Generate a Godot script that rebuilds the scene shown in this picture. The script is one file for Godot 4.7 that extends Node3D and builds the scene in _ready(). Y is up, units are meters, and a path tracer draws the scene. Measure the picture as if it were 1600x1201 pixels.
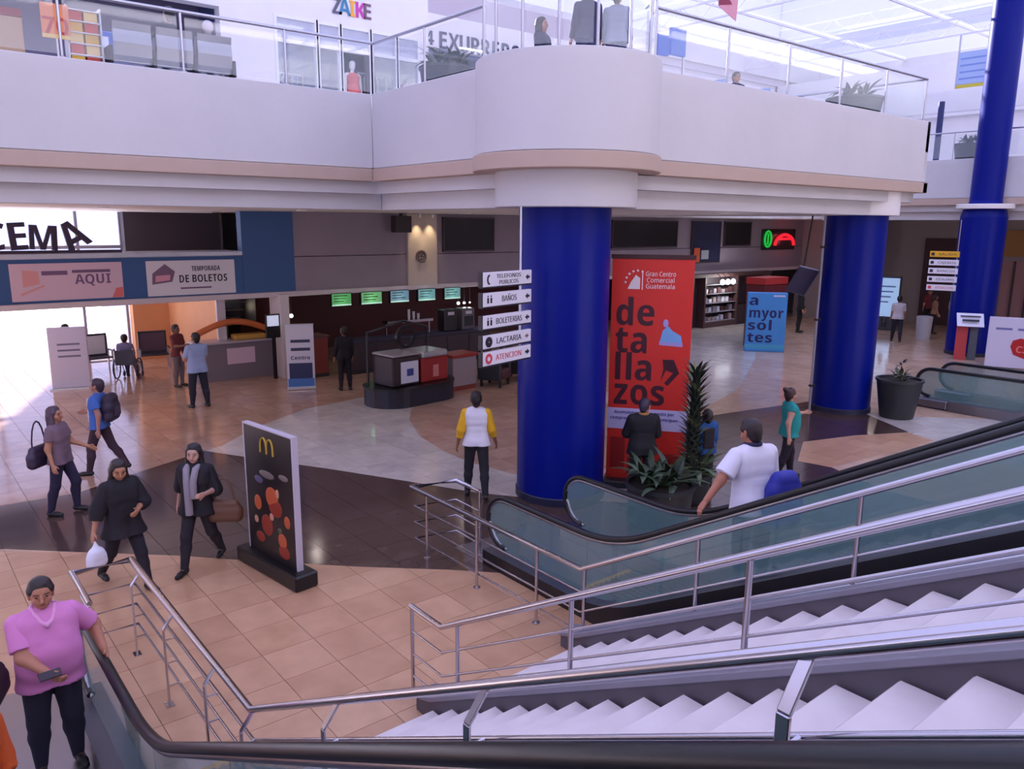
extends Node3D
# A two-storey shopping mall seen from a rising escalator: x runs along the shop fronts, z along the stairs, y up, metres.

const EYE := Vector3(0, 4.4, 0)
var cam: Camera3D
var rng := RandomNumberGenerator.new()

func _ready() -> void:
	rng.seed = 7
	cam = Camera3D.new()
	cam.name = "camera"
	add_child(cam)
	cam.position = EYE
	cam.basis = Basis(Vector3.UP, deg_to_rad(-39.1)) * Basis(Vector3.RIGHT, deg_to_rad(-11.5)) * Basis(Vector3.BACK, deg_to_rad(0.43))
	cam.fov = 2.0 * rad_to_deg(atan(600.5 / 1232.0))
	cam.near = 0.05
	cam.far = 400.0
	var we := WorldEnvironment.new()
	we.name = "environment"
	var en := Environment.new()
	en.background_mode = Environment.BG_COLOR
	en.background_color = Color(0.765, 0.785, 1.0)      # bright overcast, cool
	en.background_energy_multiplier = SKY_ENERGY
	en.tonemap_mode = Environment.TONE_MAPPER_LINEAR
	en.tonemap_exposure = 0.54
	en.sdfgi_enabled = true
	en.ssao_enabled = true
	en.ssil_enabled = true
	we.environment = en
	add_child(we)
	var sun := DirectionalLight3D.new()
	sun.name = "sun"
	sun.light_color = Color(0.97, 0.96, 1.0)
	sun.light_energy = 16.0
	sun.light_angular_distance = 0.8
	sun.shadow_enabled = true
	add_child(sun)
	sun.basis = Basis.looking_at(Vector3(-0.37, -0.36, 1.0).normalized(), Vector3.UP)
	build_floor()
	build_balcony()
	build_shell()
	build_columns()
	build_stairs()
	build_escalators()
	build_balustrades()
	build_upper_floor()
	build_back_shops()
	build_signs()
	build_kiosks()
	build_plants()
	build_people()

const SKY_ENERGY := 3.6

func sees(p: Vector3, margin := 0.0) -> bool:
	var q := cam.basis.inverse() * (p - EYE)
	if q.z > -0.5: return false
	return absf(q.x / -q.z) < 800.0 / 1232.0 + margin and absf(q.y / -q.z) < 600.5 / 1232.0 + margin

func poly(a: Array) -> PackedVector2Array:
	var o := PackedVector2Array()
	for i in range(0, a.size(), 2): o.append(Vector2(a[i], a[i + 1]))
	return o

func marbled(key: String, c: Color, c2: Color, rough: float, freq: float, spec := 0.5) -> StandardMaterial3D:
	if mats.has(key): return mats[key]
	var m := mat(key, Color.WHITE, rough)
	var nz := FastNoiseLite.new()
	nz.seed = key.hash() % 1000
	nz.frequency = freq
	nz.fractal_octaves = 4
	var t := NoiseTexture2D.new()
	t.width = 256; t.height = 256
	t.seamless = true
	t.noise = nz
	var g := Gradient.new()
	g.set_color(0, c); g.set_color(1, c2)
	t.color_ramp = g
	m.albedo_texture = t
	m.uv1_triplanar = true
	m.uv1_world_triplanar = true
	m.uv1_scale = Vector3.ONE * 0.37
	m.metallic_specular = spec
	return m

# ---------------------------------------------------------------- helpers
class MB:
	var v := PackedVector3Array()
	var n := PackedVector3Array()
	var ix := PackedInt32Array()
	func tri(a: Vector3, b: Vector3, c: Vector3) -> void:   # counter-clockwise seen from outside
		var m := (b - a).cross(c - a).normalized()
		var k := v.size()
		v.append(a); v.append(b); v.append(c)
		n.append(m); n.append(m); n.append(m)
		ix.append(k); ix.append(k + 2); ix.append(k + 1)
	func quad(a: Vector3, b: Vector3, c: Vector3, d: Vector3) -> void:
		var m := (c - a).cross(d - b).normalized()
		var k := v.size()
		v.append(a); v.append(b); v.append(c); v.append(d)
		n.append(m); n.append(m); n.append(m); n.append(m)
		ix.append_array(PackedInt32Array([k, k + 2, k + 1, k, k + 3, k + 2]))
	func box(c: Vector3, s: Vector3, b := Basis(), bev := 0.0) -> void:
		var h := s * 0.5
		if bev <= 0.0:
			for ax in 3:
				for sg in [-1.0, 1.0]:
					var e := [Vector3.ZERO, Vector3.ZERO, Vector3.ZERO]
					e[ax][ax] = h[ax] * sg
					var u := Vector3.ZERO; u[(ax + 1) % 3] = h[(ax + 1) % 3]
					var w := Vector3.ZERO; w[(ax + 2) % 3] = h[(ax + 2) % 3]
					if sg < 0: 
						var q := u; u = w; w = q
					var o: Vector3 = e[ax]
					quad(c + b * (o - u - w), c + b * (o + u - w), c + b * (o + u + w), c + b * (o - u + w))
			return
		var g := minf(bev, minf(h.x, minf(h.y, h.z)) * 0.9)
		for ax in 3:
			var p := (ax + 1) % 3
			var q := (ax + 2) % 3
			for sg in [-1.0, 1.0]:
				var pts := []
				for st in [[-1, -1], [1, -1], [1, 1], [-1, 1]]:
					var o := Vector3.ZERO
					o[ax] = h[ax] * sg
					o[p] = (h[p] - g) * st[0]
					o[q] = (h[q] - g) * st[1]
					pts.append(c + b * o)
				if sg > 0: quad(pts[0], pts[1], pts[2], pts[3])
				else: quad(pts[3], pts[2], pts[1], pts[0])
				for s2 in [-1.0, 1.0]:       # edge between face ax and face p
					var ed := []
					for st in [-1.0, 1.0]:
						var a := Vector3.ZERO
						a[ax] = h[ax] * sg; a[p] = (h[p] - g) * s2; a[q] = (h[q] - g) * st
						var d := Vector3.ZERO
						d[ax] = (h[ax] - g) * sg; d[p] = h[p] * s2; d[q] = (h[q] - g) * st
						ed.append(c + b * a); ed.append(c + b * d)
					if sg * s2 > 0: quad(ed[0], ed[1], ed[3], ed[2])
					else: quad(ed[2], ed[3], ed[1], ed[0])
		for sx in [-1.0, 1.0]:
			for sy in [-1.0, 1.0]:
				for sz in [-1.0, 1.0]:
					var a := c + b * Vector3(h.x * sx, (h.y - g) * sy, (h.z - g) * sz)
					var d := c + b * Vector3((h.x - g) * sx, h.y * sy, (h.z - g) * sz)
					var e := c + b * Vector3((h.x - g) * sx, (h.y - g) * sy, h.z * sz)
					if sx * sy * sz > 0: tri(a, d, e)
					else: tri(e, d, a)
	func lathe(prof: Array, segs: int, o := Vector3.ZERO, b := Basis(), a0 := 0.0, a1 := TAU) -> void:
		for i in prof.size() - 1:
			var p: Vector2 = prof[i]
			var q: Vector2 = prof[i + 1]
			var t := q - p
			if t.length() < 1e-6: continue
			var nn := Vector2(t.y, -t.x).normalized()
			var k := v.size()
			for j in segs + 1:
				var a := a0 + (a1 - a0) * j / segs
				var ca := cos(a); var sa := sin(a)
				v.append(o + b * Vector3(p.x * ca, p.y, p.x * sa))
				v.append(o + b * Vector3(q.x * ca, q.y, q.x * sa))
				var m := b * Vector3(nn.x * ca, nn.y, nn.x * sa)
				n.append(m); n.append(m)
			for j in segs:
				var e := k + j * 2
				ix.append_array(PackedInt32Array([e, e + 2, e + 1, e + 1, e + 2, e + 3]))
	func tube(pts: Array, r, segs := 10, caps := true, flat := 1.0) -> void:
		var up := Vector3.UP
		var k0 := v.size()
		var cnt := pts.size()
		var last := Vector3.ZERO
		for i in cnt:
			var d: Vector3
			if i == 0: d = (pts[1] - pts[0]).normalized()
			elif i == cnt - 1: d = (pts[i] - pts[i - 1]).normalized()
			else: d = ((pts[i] - pts[i - 1]).normalized() + (pts[i + 1] - pts[i]).normalized()).normalized()
			if i == 0:
				last = d.cross(up if absf(d.y) < 0.95 else Vector3.RIGHT).normalized()
			var side := (last - d * last.dot(d)).normalized()
			last = side
			var w := side.cross(d).normalized()
			var rr: float = r[i] if r is Array else r
			var sc := 1.0
			if i > 0 and i < cnt - 1:
				sc = 1.0 / maxf(0.5, d.dot((pts[i + 1] - pts[i]).normalized()))
			for j in segs:
				var a := TAU * j / segs
				var dirv := side * cos(a) + w * sin(a) * flat
				v.append(pts[i] + dirv * rr * (sc if sc < 1.5 else 1.5))
				n.append((side * cos(a) + w * sin(a)).normalized())
		for i in cnt - 1:
			for j in segs:
				var a := k0 + i * segs + j
				var e := k0 + i * segs + (j + 1) % segs
				ix.append_array(PackedInt32Array([a, e, a + segs, e, e + segs, a + segs]))
		if caps:
			for en in 2:
				var base := k0 if en == 0 else k0 + (cnt - 1) * segs
				var k := v.size()
				var m: Vector3 = (pts[0] - pts[1]).normalized() if en == 0 else (pts[cnt - 1] - pts[cnt - 2]).normalized()
				for j in segs:
					v.append(v[base + j]); n.append(m)
				for j in segs - 2:
					if en == 0: ix.append_array(PackedInt32Array([k, k + j + 2, k + j + 1]))
					else: ix.append_array(PackedInt32Array([k, k + j + 1, k + j + 2]))
	# polygon in the x-y plane of xf, pushed out along its z from d0 to d1
	func extr(poly: PackedVector2Array, d0: float, d1: float, xf := Transform3D(), sides := true, bottom := true) -> void:
		var pg := poly
		if Geometry2D.is_polygon_clockwise(pg):
			pg = pg.duplicate(); pg.reverse()
		var t := Geometry2D.triangulate_polygon(pg)
		for i in range(0, t.size(), 3):
			var a := pg[t[i]]; var c := pg[t[i + 1]]; var d := pg[t[i + 2]]
			if (c - a).cross(d - a) < 0:
				var q := c; c = d; d = q
			tri(xf * Vector3(a.x, a.y, d1), xf * Vector3(c.x, c.y, d1), xf * Vector3(d.x, d.y, d1))
			if bottom: tri(xf * Vector3(d.x, d.y, d0), xf * Vector3(c.x, c.y, d0), xf * Vector3(a.x, a.y, d0))
		if not sides: return
		for i in pg.size():
			var a := pg[i]
			var c := pg[(i + 1) % pg.size()]
			quad(xf * Vector3(a.x, a.y, d0), xf * Vector3(c.x, c.y, d0), xf * Vector3(c.x, c.y, d1), xf * Vector3(a.x, a.y, d1))
	# polygon of (x, z) points raised from y0 to y1
	func slab(poly: PackedVector2Array, y0: float, y1: float, bottom := true) -> void:
		extr(_flip(poly), y0, y1, Transform3D(Basis(Vector3.RIGHT, Vector3(0, 0, -1), Vector3.UP), Vector3.ZERO), true, bottom)
	func _flip(poly: PackedVector2Array) -> PackedVector2Array:
		var o := PackedVector2Array()
		for p in poly: o.append(Vector2(p.x, -p.y))
		return o
	func ball(c: Vector3, r: Vector3, segs := 10, b := Basis()) -> void:
		var k := v.size()
		var rings := maxi(4, segs / 2 + 1)
		for i in rings + 1:
			var th := PI * i / rings
			for j in segs + 1:
				var ph := TAU * j / segs
				var d := Vector3(sin(th) * cos(ph), cos(th), sin(th) * sin(ph))
				v.append(c + b * (d * r))
				n.append((b * (d / r)).normalized())
		for i in rings:
			for j in segs:
				var a := k + i * (segs + 1) + j
				ix.append_array(PackedInt32Array([a, a + segs + 1, a + 1, a + 1, a + segs + 1, a + segs + 2]))
	func mesh(m: Material) -> ArrayMesh:
		var arr := []
		arr.resize(Mesh.ARRAY_MAX)
		arr[Mesh.ARRAY_VERTEX] = v
		arr[Mesh.ARRAY_NORMAL] = n
		arr[Mesh.ARRAY_INDEX] = ix
		var am := ArrayMesh.new()
		am.add_surface_from_arrays(Mesh.PRIMITIVE_TRIANGLES, arr)
		am.surface_set_material(0, m)
		return am

var used := {}
var mats := {}

func numbered(called: String) -> String:
	if not used.has(called):
		used[called] = 0
		return called
	used[called] += 1
	return "%s_%03d" % [called, used[called]]

func rgb8(r: int, g: int, b: int) -> Color:
	return Color(r / 255.0, g / 255.0, b / 255.0)

func mat(key: String, c := Color.WHITE, rough := 0.6, metal := 0.0) -> StandardMaterial3D:
	if mats.has(key): return mats[key]
	var m := StandardMaterial3D.new()
	m.resource_name = key
	m.albedo_color = c
	m.roughness = rough
	m.metallic = metal
	mats[key] = m
	return m

func glass(key: String, c: Color, alpha: float) -> StandardMaterial3D:
	if mats.has(key): return mats[key]
	var m := mat(key, Color(c.r, c.g, c.b, alpha), 0.03)
	m.transparency = BaseMaterial3D.TRANSPARENCY_ALPHA
	return m

func glow(key: String, c := Color.WHITE, e := 1.0) -> StandardMaterial3D:
	if mats.has(key): return mats[key]
	var m := mat(key, c, 0.5)
	m.emission_enabled = true
	m.emission = c
	m.emission_energy_multiplier = e
	return m

func obj(called: String, mb: MB, m: Material, parent: Node3D = null) -> MeshInstance3D:
	var o := MeshInstance3D.new()
	o.mesh = mb.mesh(m)
	if parent == null:
		o.name = numbered(called)
		add_child(o)
	else:
		o.name = called
		parent.add_child(o, true)
	return o

func inst(called: String, me: Mesh, parent: Node3D, xf := Transform3D()) -> MeshInstance3D:
	var o := MeshInstance3D.new()
	o.mesh = me
	o.name = called
	parent.add_child(o, true)
	o.transform = xf
	return o

func tag(o: Node3D, label: String, category: String, group := "") -> Node3D:
	o.set_meta("label", label)
	o.set_meta("category", category)
	if group: o.set_meta("group", group)
	return o

func thing(called: String, label: String, category: String, at := Vector3.ZERO, turn := 0.0, group := "") -> Node3D:
	var o := Node3D.new()
	o.name = numbered(called)
	add_child(o)
	o.position = at
	o.rotation.y = turn
	return tag(o, label, category, group)

func struct(called: String, label := "", category := "") -> Node3D:
	var o := Node3D.new()
	o.name = called
	add_child(o)
	o.set_meta("kind", "structure")
	if label: tag(o, label, category)
	return o

func bx(called: String, lo: Vector3, hi: Vector3, m: Material, parent: Node3D = null, bev := 0.0) -> MeshInstance3D:
	var b := MB.new()
	b.box((lo + hi) * 0.5, hi - lo, Basis(), bev)
	return obj(called, b, m, parent)

func text(s: String, at: Vector3, turn: float, height: float, m: Material, parent: Node3D, bold := false, serif := false, width := 0.0, called := "lettering") -> MeshInstance3D:
	var t := TextMesh.new()
	var f := SystemFont.new()
	f.font_names = PackedStringArray(["Droid Serif" if serif else "Droid Sans"])
	f.font_weight = 700 if bold else 400
	t.font = f
	t.font_size = 48
	t.pixel_size = height / 36.0
	t.depth = 0.004
	t.curve_step = 3.0
	t.text = s
	t.material = m
	var o := MeshInstance3D.new()
	o.mesh = t
	o.name = called
	parent.add_child(o, true)
	o.position = at
	o.rotation.y = turn
	if width > 0.0:
		var w := t.get_aabb().size.x
		if w > 0.01: o.scale = Vector3(width / w, 1, 1)
	return o

# ---------------------------------------------------------------- bodies: smooth union of tapered capsules, meshed as surface nets
func nets(mb: MB, bones: Array, cell: float, k := 0.014, clips := []) -> void:
	var lo := Vector3(1e9, 1e9, 1e9)
	var hi := -lo
	for b in bones:
		var r := maxf(b[2], b[3]) + 2.5 * cell
		for p in [b[0], b[1]]:
			lo = lo.min(p - Vector3.ONE * r)
			hi = hi.max(p + Vector3.ONE * r)
	var nx := int((hi.x - lo.x) / cell) + 2
	var ny := int((hi.y - lo.y) / cell) + 2
	var nz := int((hi.z - lo.z) / cell) + 2
	var acc := PackedFloat32Array()
	acc.resize(nx * ny * nz)
	var pad := maxf(3.0 * k, 2.0 * cell)
	var ik := 1.0 / k
	for b in bones:
		var a: Vector3 = b[0]
		var ra: float = b[2]
		var rb: float = b[3]
		var ba: Vector3 = b[1] - a
		var il := 1.0 / maxf(ba.length_squared(), 1e-9)
		var r := maxf(ra, rb) + pad
		var l: Vector3 = (a.min(b[1]) - Vector3.ONE * r - lo) / cell
		var h: Vector3 = (a.max(b[1]) + Vector3.ONE * r - lo) / cell
		var x0 := maxi(0, int(l.x)); var x1 := mini(nx - 1, int(h.x) + 1)
		var y0 := maxi(0, int(l.y)); var y1 := mini(ny - 1, int(h.y) + 1)
		var z0 := maxi(0, int(l.z)); var z1 := mini(nz - 1, int(h.z) + 1)
		for x in range(x0, x1 + 1):
			for y in range(y0, y1 + 1):
				var base := (x * ny + y) * nz
				var p := Vector3(lo.x + x * cell, lo.y + y * cell, lo.z) - a
				for z in range(z0, z1 + 1):
					p.z = lo.z + z * cell - a.z
					var t := clampf(p.dot(ba) * il, 0.0, 1.0)
					var d := (p - ba * t).length() - (ra + (rb - ra) * t)
					if d < pad: acc[base + z] += exp(-maxf(d, -0.4) * ik)
	# value: positive inside
	for i in acc.size():
		var s := acc[i]
		acc[i] = k * log(s) if s > 1e-6 else -pad
	if clips.size() > 0:
		for x in nx:
			for y in ny:
				for z in nz:
					var i := (x * ny + y) * nz + z
					if acc[i] > -pad * 0.99:
						var p := Vector3(lo.x + x * cell, lo.y + y * cell, lo.z + z * cell)
						for c in clips:
							var e: float = c[1] - p.dot(c[0])
							if e < acc[i]: acc[i] = e
	var sx := ny * nz
	var idx := {}
	var v0 := mb.v.size()
	var offs := [0, 1, nz, nz + 1, sx, sx + 1, sx + nz, sx + nz + 1]
	var edges := [[0, 1], [0, 2], [0, 4], [1, 3], [1, 5], [2, 3], [2, 6], [3, 7], [4, 5], [4, 6], [5, 7], [6, 7]]
	for x in nx - 1:
		for y in ny - 1:
			var base := (x * ny + y) * nz
			for z in nz - 1:
				var i := base + z
				var f0 := acc[i] > 0.0
				if f0 == (acc[i + 1] > 0.0) and f0 == (acc[i + nz] > 0.0) and f0 == (acc[i + sx] > 0.0) and f0 == (acc[i + nz + 1] > 0.0) and f0 == (acc[i + sx + 1] > 0.0) and f0 == (acc[i + sx + nz] > 0.0) and f0 == (acc[i + sx + nz + 1] > 0.0):
					continue
				var s := Vector3.ZERO
				var cnt := 0
				for e in edges:
					var fa: float = acc[i + offs[e[0]]]
					var fb: float = acc[i + offs[e[1]]]
					if (fa > 0.0) != (fb > 0.0):
						var t := fa / (fa - fb)
						var a := Vector3((e[0] >> 2) & 1, (e[0] >> 1) & 1, e[0] & 1)
						var c := Vector3((e[1] >> 2) & 1, (e[1] >> 1) & 1, e[1] & 1)
						s += a.lerp(c, t)
						cnt += 1
				s /= cnt
				var g := Vector3(
					acc[i + sx] + acc[i + sx + 1] + acc[i + sx + nz] + acc[i + sx + nz + 1] - acc[i] - acc[i + 1] - acc[i + nz] - acc[i + nz + 1],
					acc[i + nz] + acc[i + nz + 1] + acc[i + sx + nz] + acc[i + sx + nz + 1] - acc[i] - acc[i + 1] - acc[i + sx] - acc[i + sx + 1],
					acc[i + 1] + acc[i + nz + 1] + acc[i + sx + 1] + acc[i + sx + nz + 1] - acc[i] - acc[i + nz] - acc[i + sx] - acc[i + sx + nz])
				idx[i] = mb.v.size()
				mb.v.append(lo + (Vector3(x, y, z) + s) * cell)
				mb.n.append(-g.normalized())
	for i in idx:
		var f0: bool = acc[i] > 0.0
		for ax in [[sx, nz, 1], [nz, 1, sx], [1, sx, nz]]:
			var e: int = i + ax[0]
			if e >= acc.size() or f0 == (acc[e] > 0.0): continue
			var a = idx.get(i); var b = idx.get(i - ax[1]); var c = idx.get(i - ax[1] - ax[2]); var d = idx.get(i - ax[2])
			if a == null or b == null or c == null or d == null: continue
			if f0: mb.ix.append_array(PackedInt32Array([a, c, b, a, d, c]))
			else: mb.ix.append_array(PackedInt32Array([a, b, c, a, c, d]))

func arm_ik(s: Vector3, t: Vector3, l1: float, l2: float, pole: Vector3) -> Vector3:
	var d := t - s
	var len := clampf(d.length(), 0.05, (l1 + l2) * 0.999)
	var u := d.normalized()
	var ca := (l1 * l1 + len * len - l2 * l2) / (2.0 * l1 * len)
	var w := (pole - u * pole.dot(u)).normalized()
	return s + u * l1 * ca + w * l1 * sqrt(maxf(0.0, 1.0 - ca * ca))

# o: height, girth, skin/top/bottom/hair/shoe colours, pose entries
func person(label: String, at: Vector3, yaw: float, o: Dictionary, group := "") -> Node3D:
	var root := thing("person", label, "person", at, yaw, group)
	var sc: float = o.get("h", 1.66) / 1.66
	var g: float = o.get("girth", 1.0)
	var cell: float = o.get("cell", 0.016)
	var fine: float = o.get("fine", 0.006)
	var lean: float = deg_to_rad(o.get("lean", 0.0))
	var drop: float = o.get("drop", 0.0)
	var hipy := 0.88 - drop
	var up := Transform3D(Basis(Vector3.RIGHT, lean), Vector3(0, hipy, 0))
	var U := func(x: float, y: float, z: float) -> Vector3: return up * Vector3(x, y - 0.88, z)
	var torso := []
	var belly: float = o.get("belly", 0.0)
	var wd: float = o.get("wide", 1.0)
	torso.append([U.call(-0.075 * wd, 0.9, -0.01), U.call(0.075 * wd, 0.9, -0.01), 0.105 * g, 0.105 * g])
	torso.append([U.call(-0.07 * wd, 1.0, 0.01 + belly * 0.4), U.call(0.07 * wd, 1.0, 0.01 + belly * 0.4), 0.1 * g + belly * 0.4, 0.1 * g + belly * 0.4])
	torso.append([U.call(-0.065 * wd, 1.1, 0.01 + belly * 0.5), U.call(0.065 * wd, 1.1, 0.01 + belly * 0.5), 0.096 * g + belly * 0.5, 0.096 * g + belly * 0.5])
	torso.append([U.call(-0.085 * wd, 1.22, 0.01), U.call(0.085 * wd, 1.22, 0.01), 0.102 * g, 0.102 * g])
	torso.append([U.call(-0.1 * wd, 1.31, 0.0), U.call(0.1 * wd, 1.31, 0.0), 0.092 * g, 0.092 * g])
	for s in [-1.0, 1.0]: torso.append([U.call(0.03 * s, 1.395, -0.015), U.call(0.15 * s * wd, 1.345, -0.015), 0.05 * g, 0.052 * g])
	var bust: float = o.get("bust", 0.0)
	if bust > 0.0:
		for s in [-1.0, 1.0]:
			torso.append([U.call(0.075 * s * wd, 1.235, 0.07), U.call(0.08 * s * wd, 1.21, 0.085), 0.05 + bust, 0.052 + bust])
	var limbs := {}
	for s in [1.0, -1.0]:
		var sd := "l" if s > 0 else "r"     # facing +z, the left side is +x
		var sh: Vector3 = U.call(0.165 * s * wd, 1.355, -0.015)
		var arm: Array = o.get("arm_" + sd, [8.0, 8.0, 15.0])
		var el: Vector3
		var wr: Vector3
		if arm[0] is Vector3:
			wr = arm[0] / sc
			var pole: Vector3 = arm[1] if arm.size() > 1 else Vector3(s * 0.6, -0.5, -1.0)
			el = arm_ik(sh, wr, 0.275, 0.245, pole)
			wr = el + (wr - el).normalized() * 0.245
		else:
			var sw := deg_to_rad(arm[0]) ; var ab := deg_to_rad(arm[1]) ; var be := deg_to_rad(arm[2])
			el = sh + Vector3(sin(ab) * s, -cos(ab) * cos(sw), cos(ab) * sin(sw)) * 0.275
			var inw: float = deg_to_rad(arm[3]) if arm.size() > 3 else 0.0
			wr = el + Vector3(sin(ab) * s * cos(inw) - sin(inw) * s, -cos(ab) * cos(sw + be) * cos(inw), cos(ab) * sin(sw + be) * cos(inw)).normalized() * 0.245
		limbs["ua" + sd] = [[sh, el, 0.052 * g, 0.042 * g]]
		limbs["fa" + sd] = [[el, wr, 0.041 * g, 0.027 * g]]
		limbs["hand" + sd] = [wr, (wr - el).normalized()]
		var leg: Array = o.get("leg_" + sd, [0.0, 4.0, 3.0])   # swing, knee bend, spread
		var hp := Vector3(0.088 * s * wd, hipy, 0)
		var hs := deg_to_rad(leg[0]); var kb := deg_to_rad(leg[1]); var sp := deg_to_rad(leg[2])
		var kn := hp + Vector3(sin(sp) * s, -cos(hs) * cos(sp), sin(hs)) * 0.41
		var an := kn + Vector3(sin(sp) * s * 0.6, -cos(hs - kb), sin(hs - kb)) * 0.4
		limbs["th" + sd] = [[hp, kn, 0.085 * g, 0.058 * g]]
		limbs["sk" + sd] = [[kn, kn.lerp(an, 0.35) + Vector3(0, 0, -0.015), 0.052 * g, 0.053 * g], [kn.lerp(an, 0.35) + Vector3(0, 0, -0.015), an, 0.053 * g, 0.035]]
		var fp := deg_to_rad(leg[3]) if leg.size() > 3 else 0.0
		var fd := Vector3(0.12 * s, -sin(fp), cos(fp)).normalized()
		limbs["ft" + sd] = [[an + Vector3(0, -0.035, -0.03), an + Vector3(0, -0.045, 0) + fd * 0.1, 0.036, 0.03], [an + Vector3(0, -0.045, 0) + fd * 0.1, an + Vector3(0, -0.05, 0) + fd * 0.165, 0.03, 0.023]]
	# drop the figure so that its lower foot stands on the ground
	var low := 1e9
	for sd in ["l", "r"]:
		for b in limbs["ft" + sd]: low = minf(low, minf(b[0].y - b[2], b[1].y - b[3]))
	if o.get("seated", false): low = o.get("low", 0.0)
	var sh2 := Vector3(0, -low + 0.004, 0)
	var X := func(bs: Array, add := 0.0) -> Array:
		var r := []
		for b in bs: r.append([(b[0] + sh2) * sc, (b[1] + sh2) * sc, (b[2] + add) * sc, (b[3] + add) * sc])
		return r
	# head
	var tilt: Vector3 = o.get("look", Vector3.ZERO)      # pitch, yaw, roll in degrees
	var hb := up.basis * Basis.from_euler(Vector3(deg_to_rad(tilt.x), deg_to_rad(tilt.y), deg_to_rad(tilt.z)))
	var neck: Vector3 = U.call(0, 1.43, -0.012)
	var hd := Transform3D(hb, neck + sh2)
	var Hd := func(x: float, y: float, z: float) -> Vector3: return (hd * (Vector3(x, y, z) * 1.1)) * sc
	var body := MB.new()
	var bb := X.call(torso)
	for key in ["ual", "uar", "fal", "far", "thl", "thr", "skl", "skr", "ftl", "ftr"]: bb.append_array(X.call(limbs[key]))
	bb.append([(U.call(0, 1.36, -0.02) + sh2) * sc, Hd.call(0, 0.05, 0.0), 0.055 * sc * sqrt(g), 0.048 * sc])
	nets(body, bb, cell, 0.014)
	var cr: float = 0.074 * sc
	var face := [[Hd.call(0, 0.145, -0.018), Hd.call(0, 0.14, 0.012), cr, cr * 0.95], [Hd.call(0, 0.09, 0.02), Hd.call(0, 0.065, 0.035), 0.056 * sc, 0.044 * sc], [Hd.call(0, 0.05, 0.055), Hd.call(0, 0.05, 0.06), 0.022 * sc, 0.02 * sc],
		[Hd.call(0, 0.125, 0.085), Hd.call(0, 0.095, 0.1), 0.008 * sc, 0.013 * sc], [Hd.call(0, 0.0, -0.005), Hd.call(0, 0.07, 0.0), 0.047 * sc, 0.045 * sc],
		[Hd.call(-0.04, 0.092, 0.05), Hd.call(-0.03, 0.08, 0.055), 0.024 * sc, 0.022 * sc], [Hd.call(0.04, 0.092, 0.05), Hd.call(0.03, 0.08, 0.055), 0.024 * sc, 0.022 * sc]]
	for s in [-1.0, 1.0]: face.append([Hd.call(0.076 * s, 0.125, -0.012), Hd.call(0.074 * s, 0.09, -0.006), 0.013 * sc, 0.01 * sc])
	for b in face:
		b[2] *= 1.1
		b[3] *= 1.1
	nets(body, face, fine, 0.007)
	for s in ["l", "r"]:
		var sg := 1.0 if s == "l" else -1.0
		var w: Vector3 = limbs["hand" + s][0] + sh2
		var d: Vector3 = limbs["hand" + s][1]
		var across := d.cross(Vector3(sg, 0.0, 0.0)).normalized()      # palm faces the thigh: fingers spread front to back
		if absf(d.x) > 0.8: across = Vector3(0, 0, 1)
		var nrm := d.cross(across).normalized() * sg
		if nrm.dot(Vector3(-sg, -0.3, 0)) < 0: nrm = -nrm
		if across.z < 0: across = -across
		var hb2 := [[w, w + d * 0.05, 0.026, 0.024]]
		for q in [-0.024, -0.008, 0.008, 0.024]: hb2.append([w + d * 0.03 + across * q * 0.8, w + d * 0.085 + across * q, 0.014, 0.011])
		var curl: float = o.get("curl", 0.5)
		for q in 4:
			var root2: Vector3 = w + d * 0.085 + across * (-0.024 + 0.016 * q)
			var ln: float = [0.058, 0.07, 0.075, 0.068][q]
			var d1 := (d * cos(curl * 0.6) + nrm * sin(curl * 0.6)).normalized()
			var d2 := (d * cos(curl * 1.6) + nrm * sin(curl * 1.6)).normalized()
			hb2.append([root2, root2 + d1 * ln * 0.5, 0.0088, 0.008])
			hb2.append([root2 + d1 * ln * 0.5, root2 + d1 * ln * 0.5 + d2 * ln * 0.5, 0.008, 0.0068])
		var tb := w + d * 0.025 + across * 0.024
		var td := (d * 0.75 + across * 0.6 + nrm * 0.35).normalized()
		hb2.append([tb, tb + td * 0.035, 0.0115, 0.01])
		hb2.append([tb + td * 0.035, tb + td * 0.035 + (td + d * 0.4).normalized() * 0.03, 0.0095, 0.0075])
		for b in hb2:
			b[0] *= sc; b[1] *= sc; b[2] *= sc; b[3] *= sc
		nets(body, hb2, fine * 0.85, 0.004)
	var skin: Color = o.get("skin", rgb8(178, 124, 96))
	obj("body", body, mat("skin" + skin.to_html(), skin, 0.55), root)
	# face marks
	var fm := MB.new()
	for s in [-1.0, 1.0]:
		fm.ball(Hd.call(0.031 * s, 0.125, 0.073), Vector3(0.012, 0.007, 0.006) * sc, 8, hb)
		fm.tube([Hd.call(0.016 * s, 0.144, 0.083), Hd.call(0.034 * s, 0.149, 0.079), Hd.call(0.05 * s, 0.143, 0.066)], 0.0035 * sc, 5)
	obj("eyes", fm, mat("eyes", rgb8(30, 20, 18), 0.3), root)
	var mo := MB.new()
	mo.tube([Hd.call(-0.022, 0.064, 0.074), Hd.call(0, 0.066, 0.082), Hd.call(0.022, 0.064, 0.074)], 0.0055 * sc, 6)
	obj("mouth", mo, mat("lips", rgb8(140, 70, 68), 0.5), root)
	# clothes
	var top: Color = o.get("top", Color.GRAY)
	var tk: float = o.get("cloth", 0.014)
	var sleeve: float = o.get("sleeve", 1.0)       # 0..1 upper arm, 1..2 fore arm
	var hem: float = o.get("hem", 0.84)
	var tb2 := X.call(torso, tk)
	tb2.append([(U.call(-0.06, 1.385, -0.02) + sh2) * sc, (U.call(0.06, 1.385, -0.02) + sh2) * sc, 0.058 * sc, 0.058 * sc])
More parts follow.
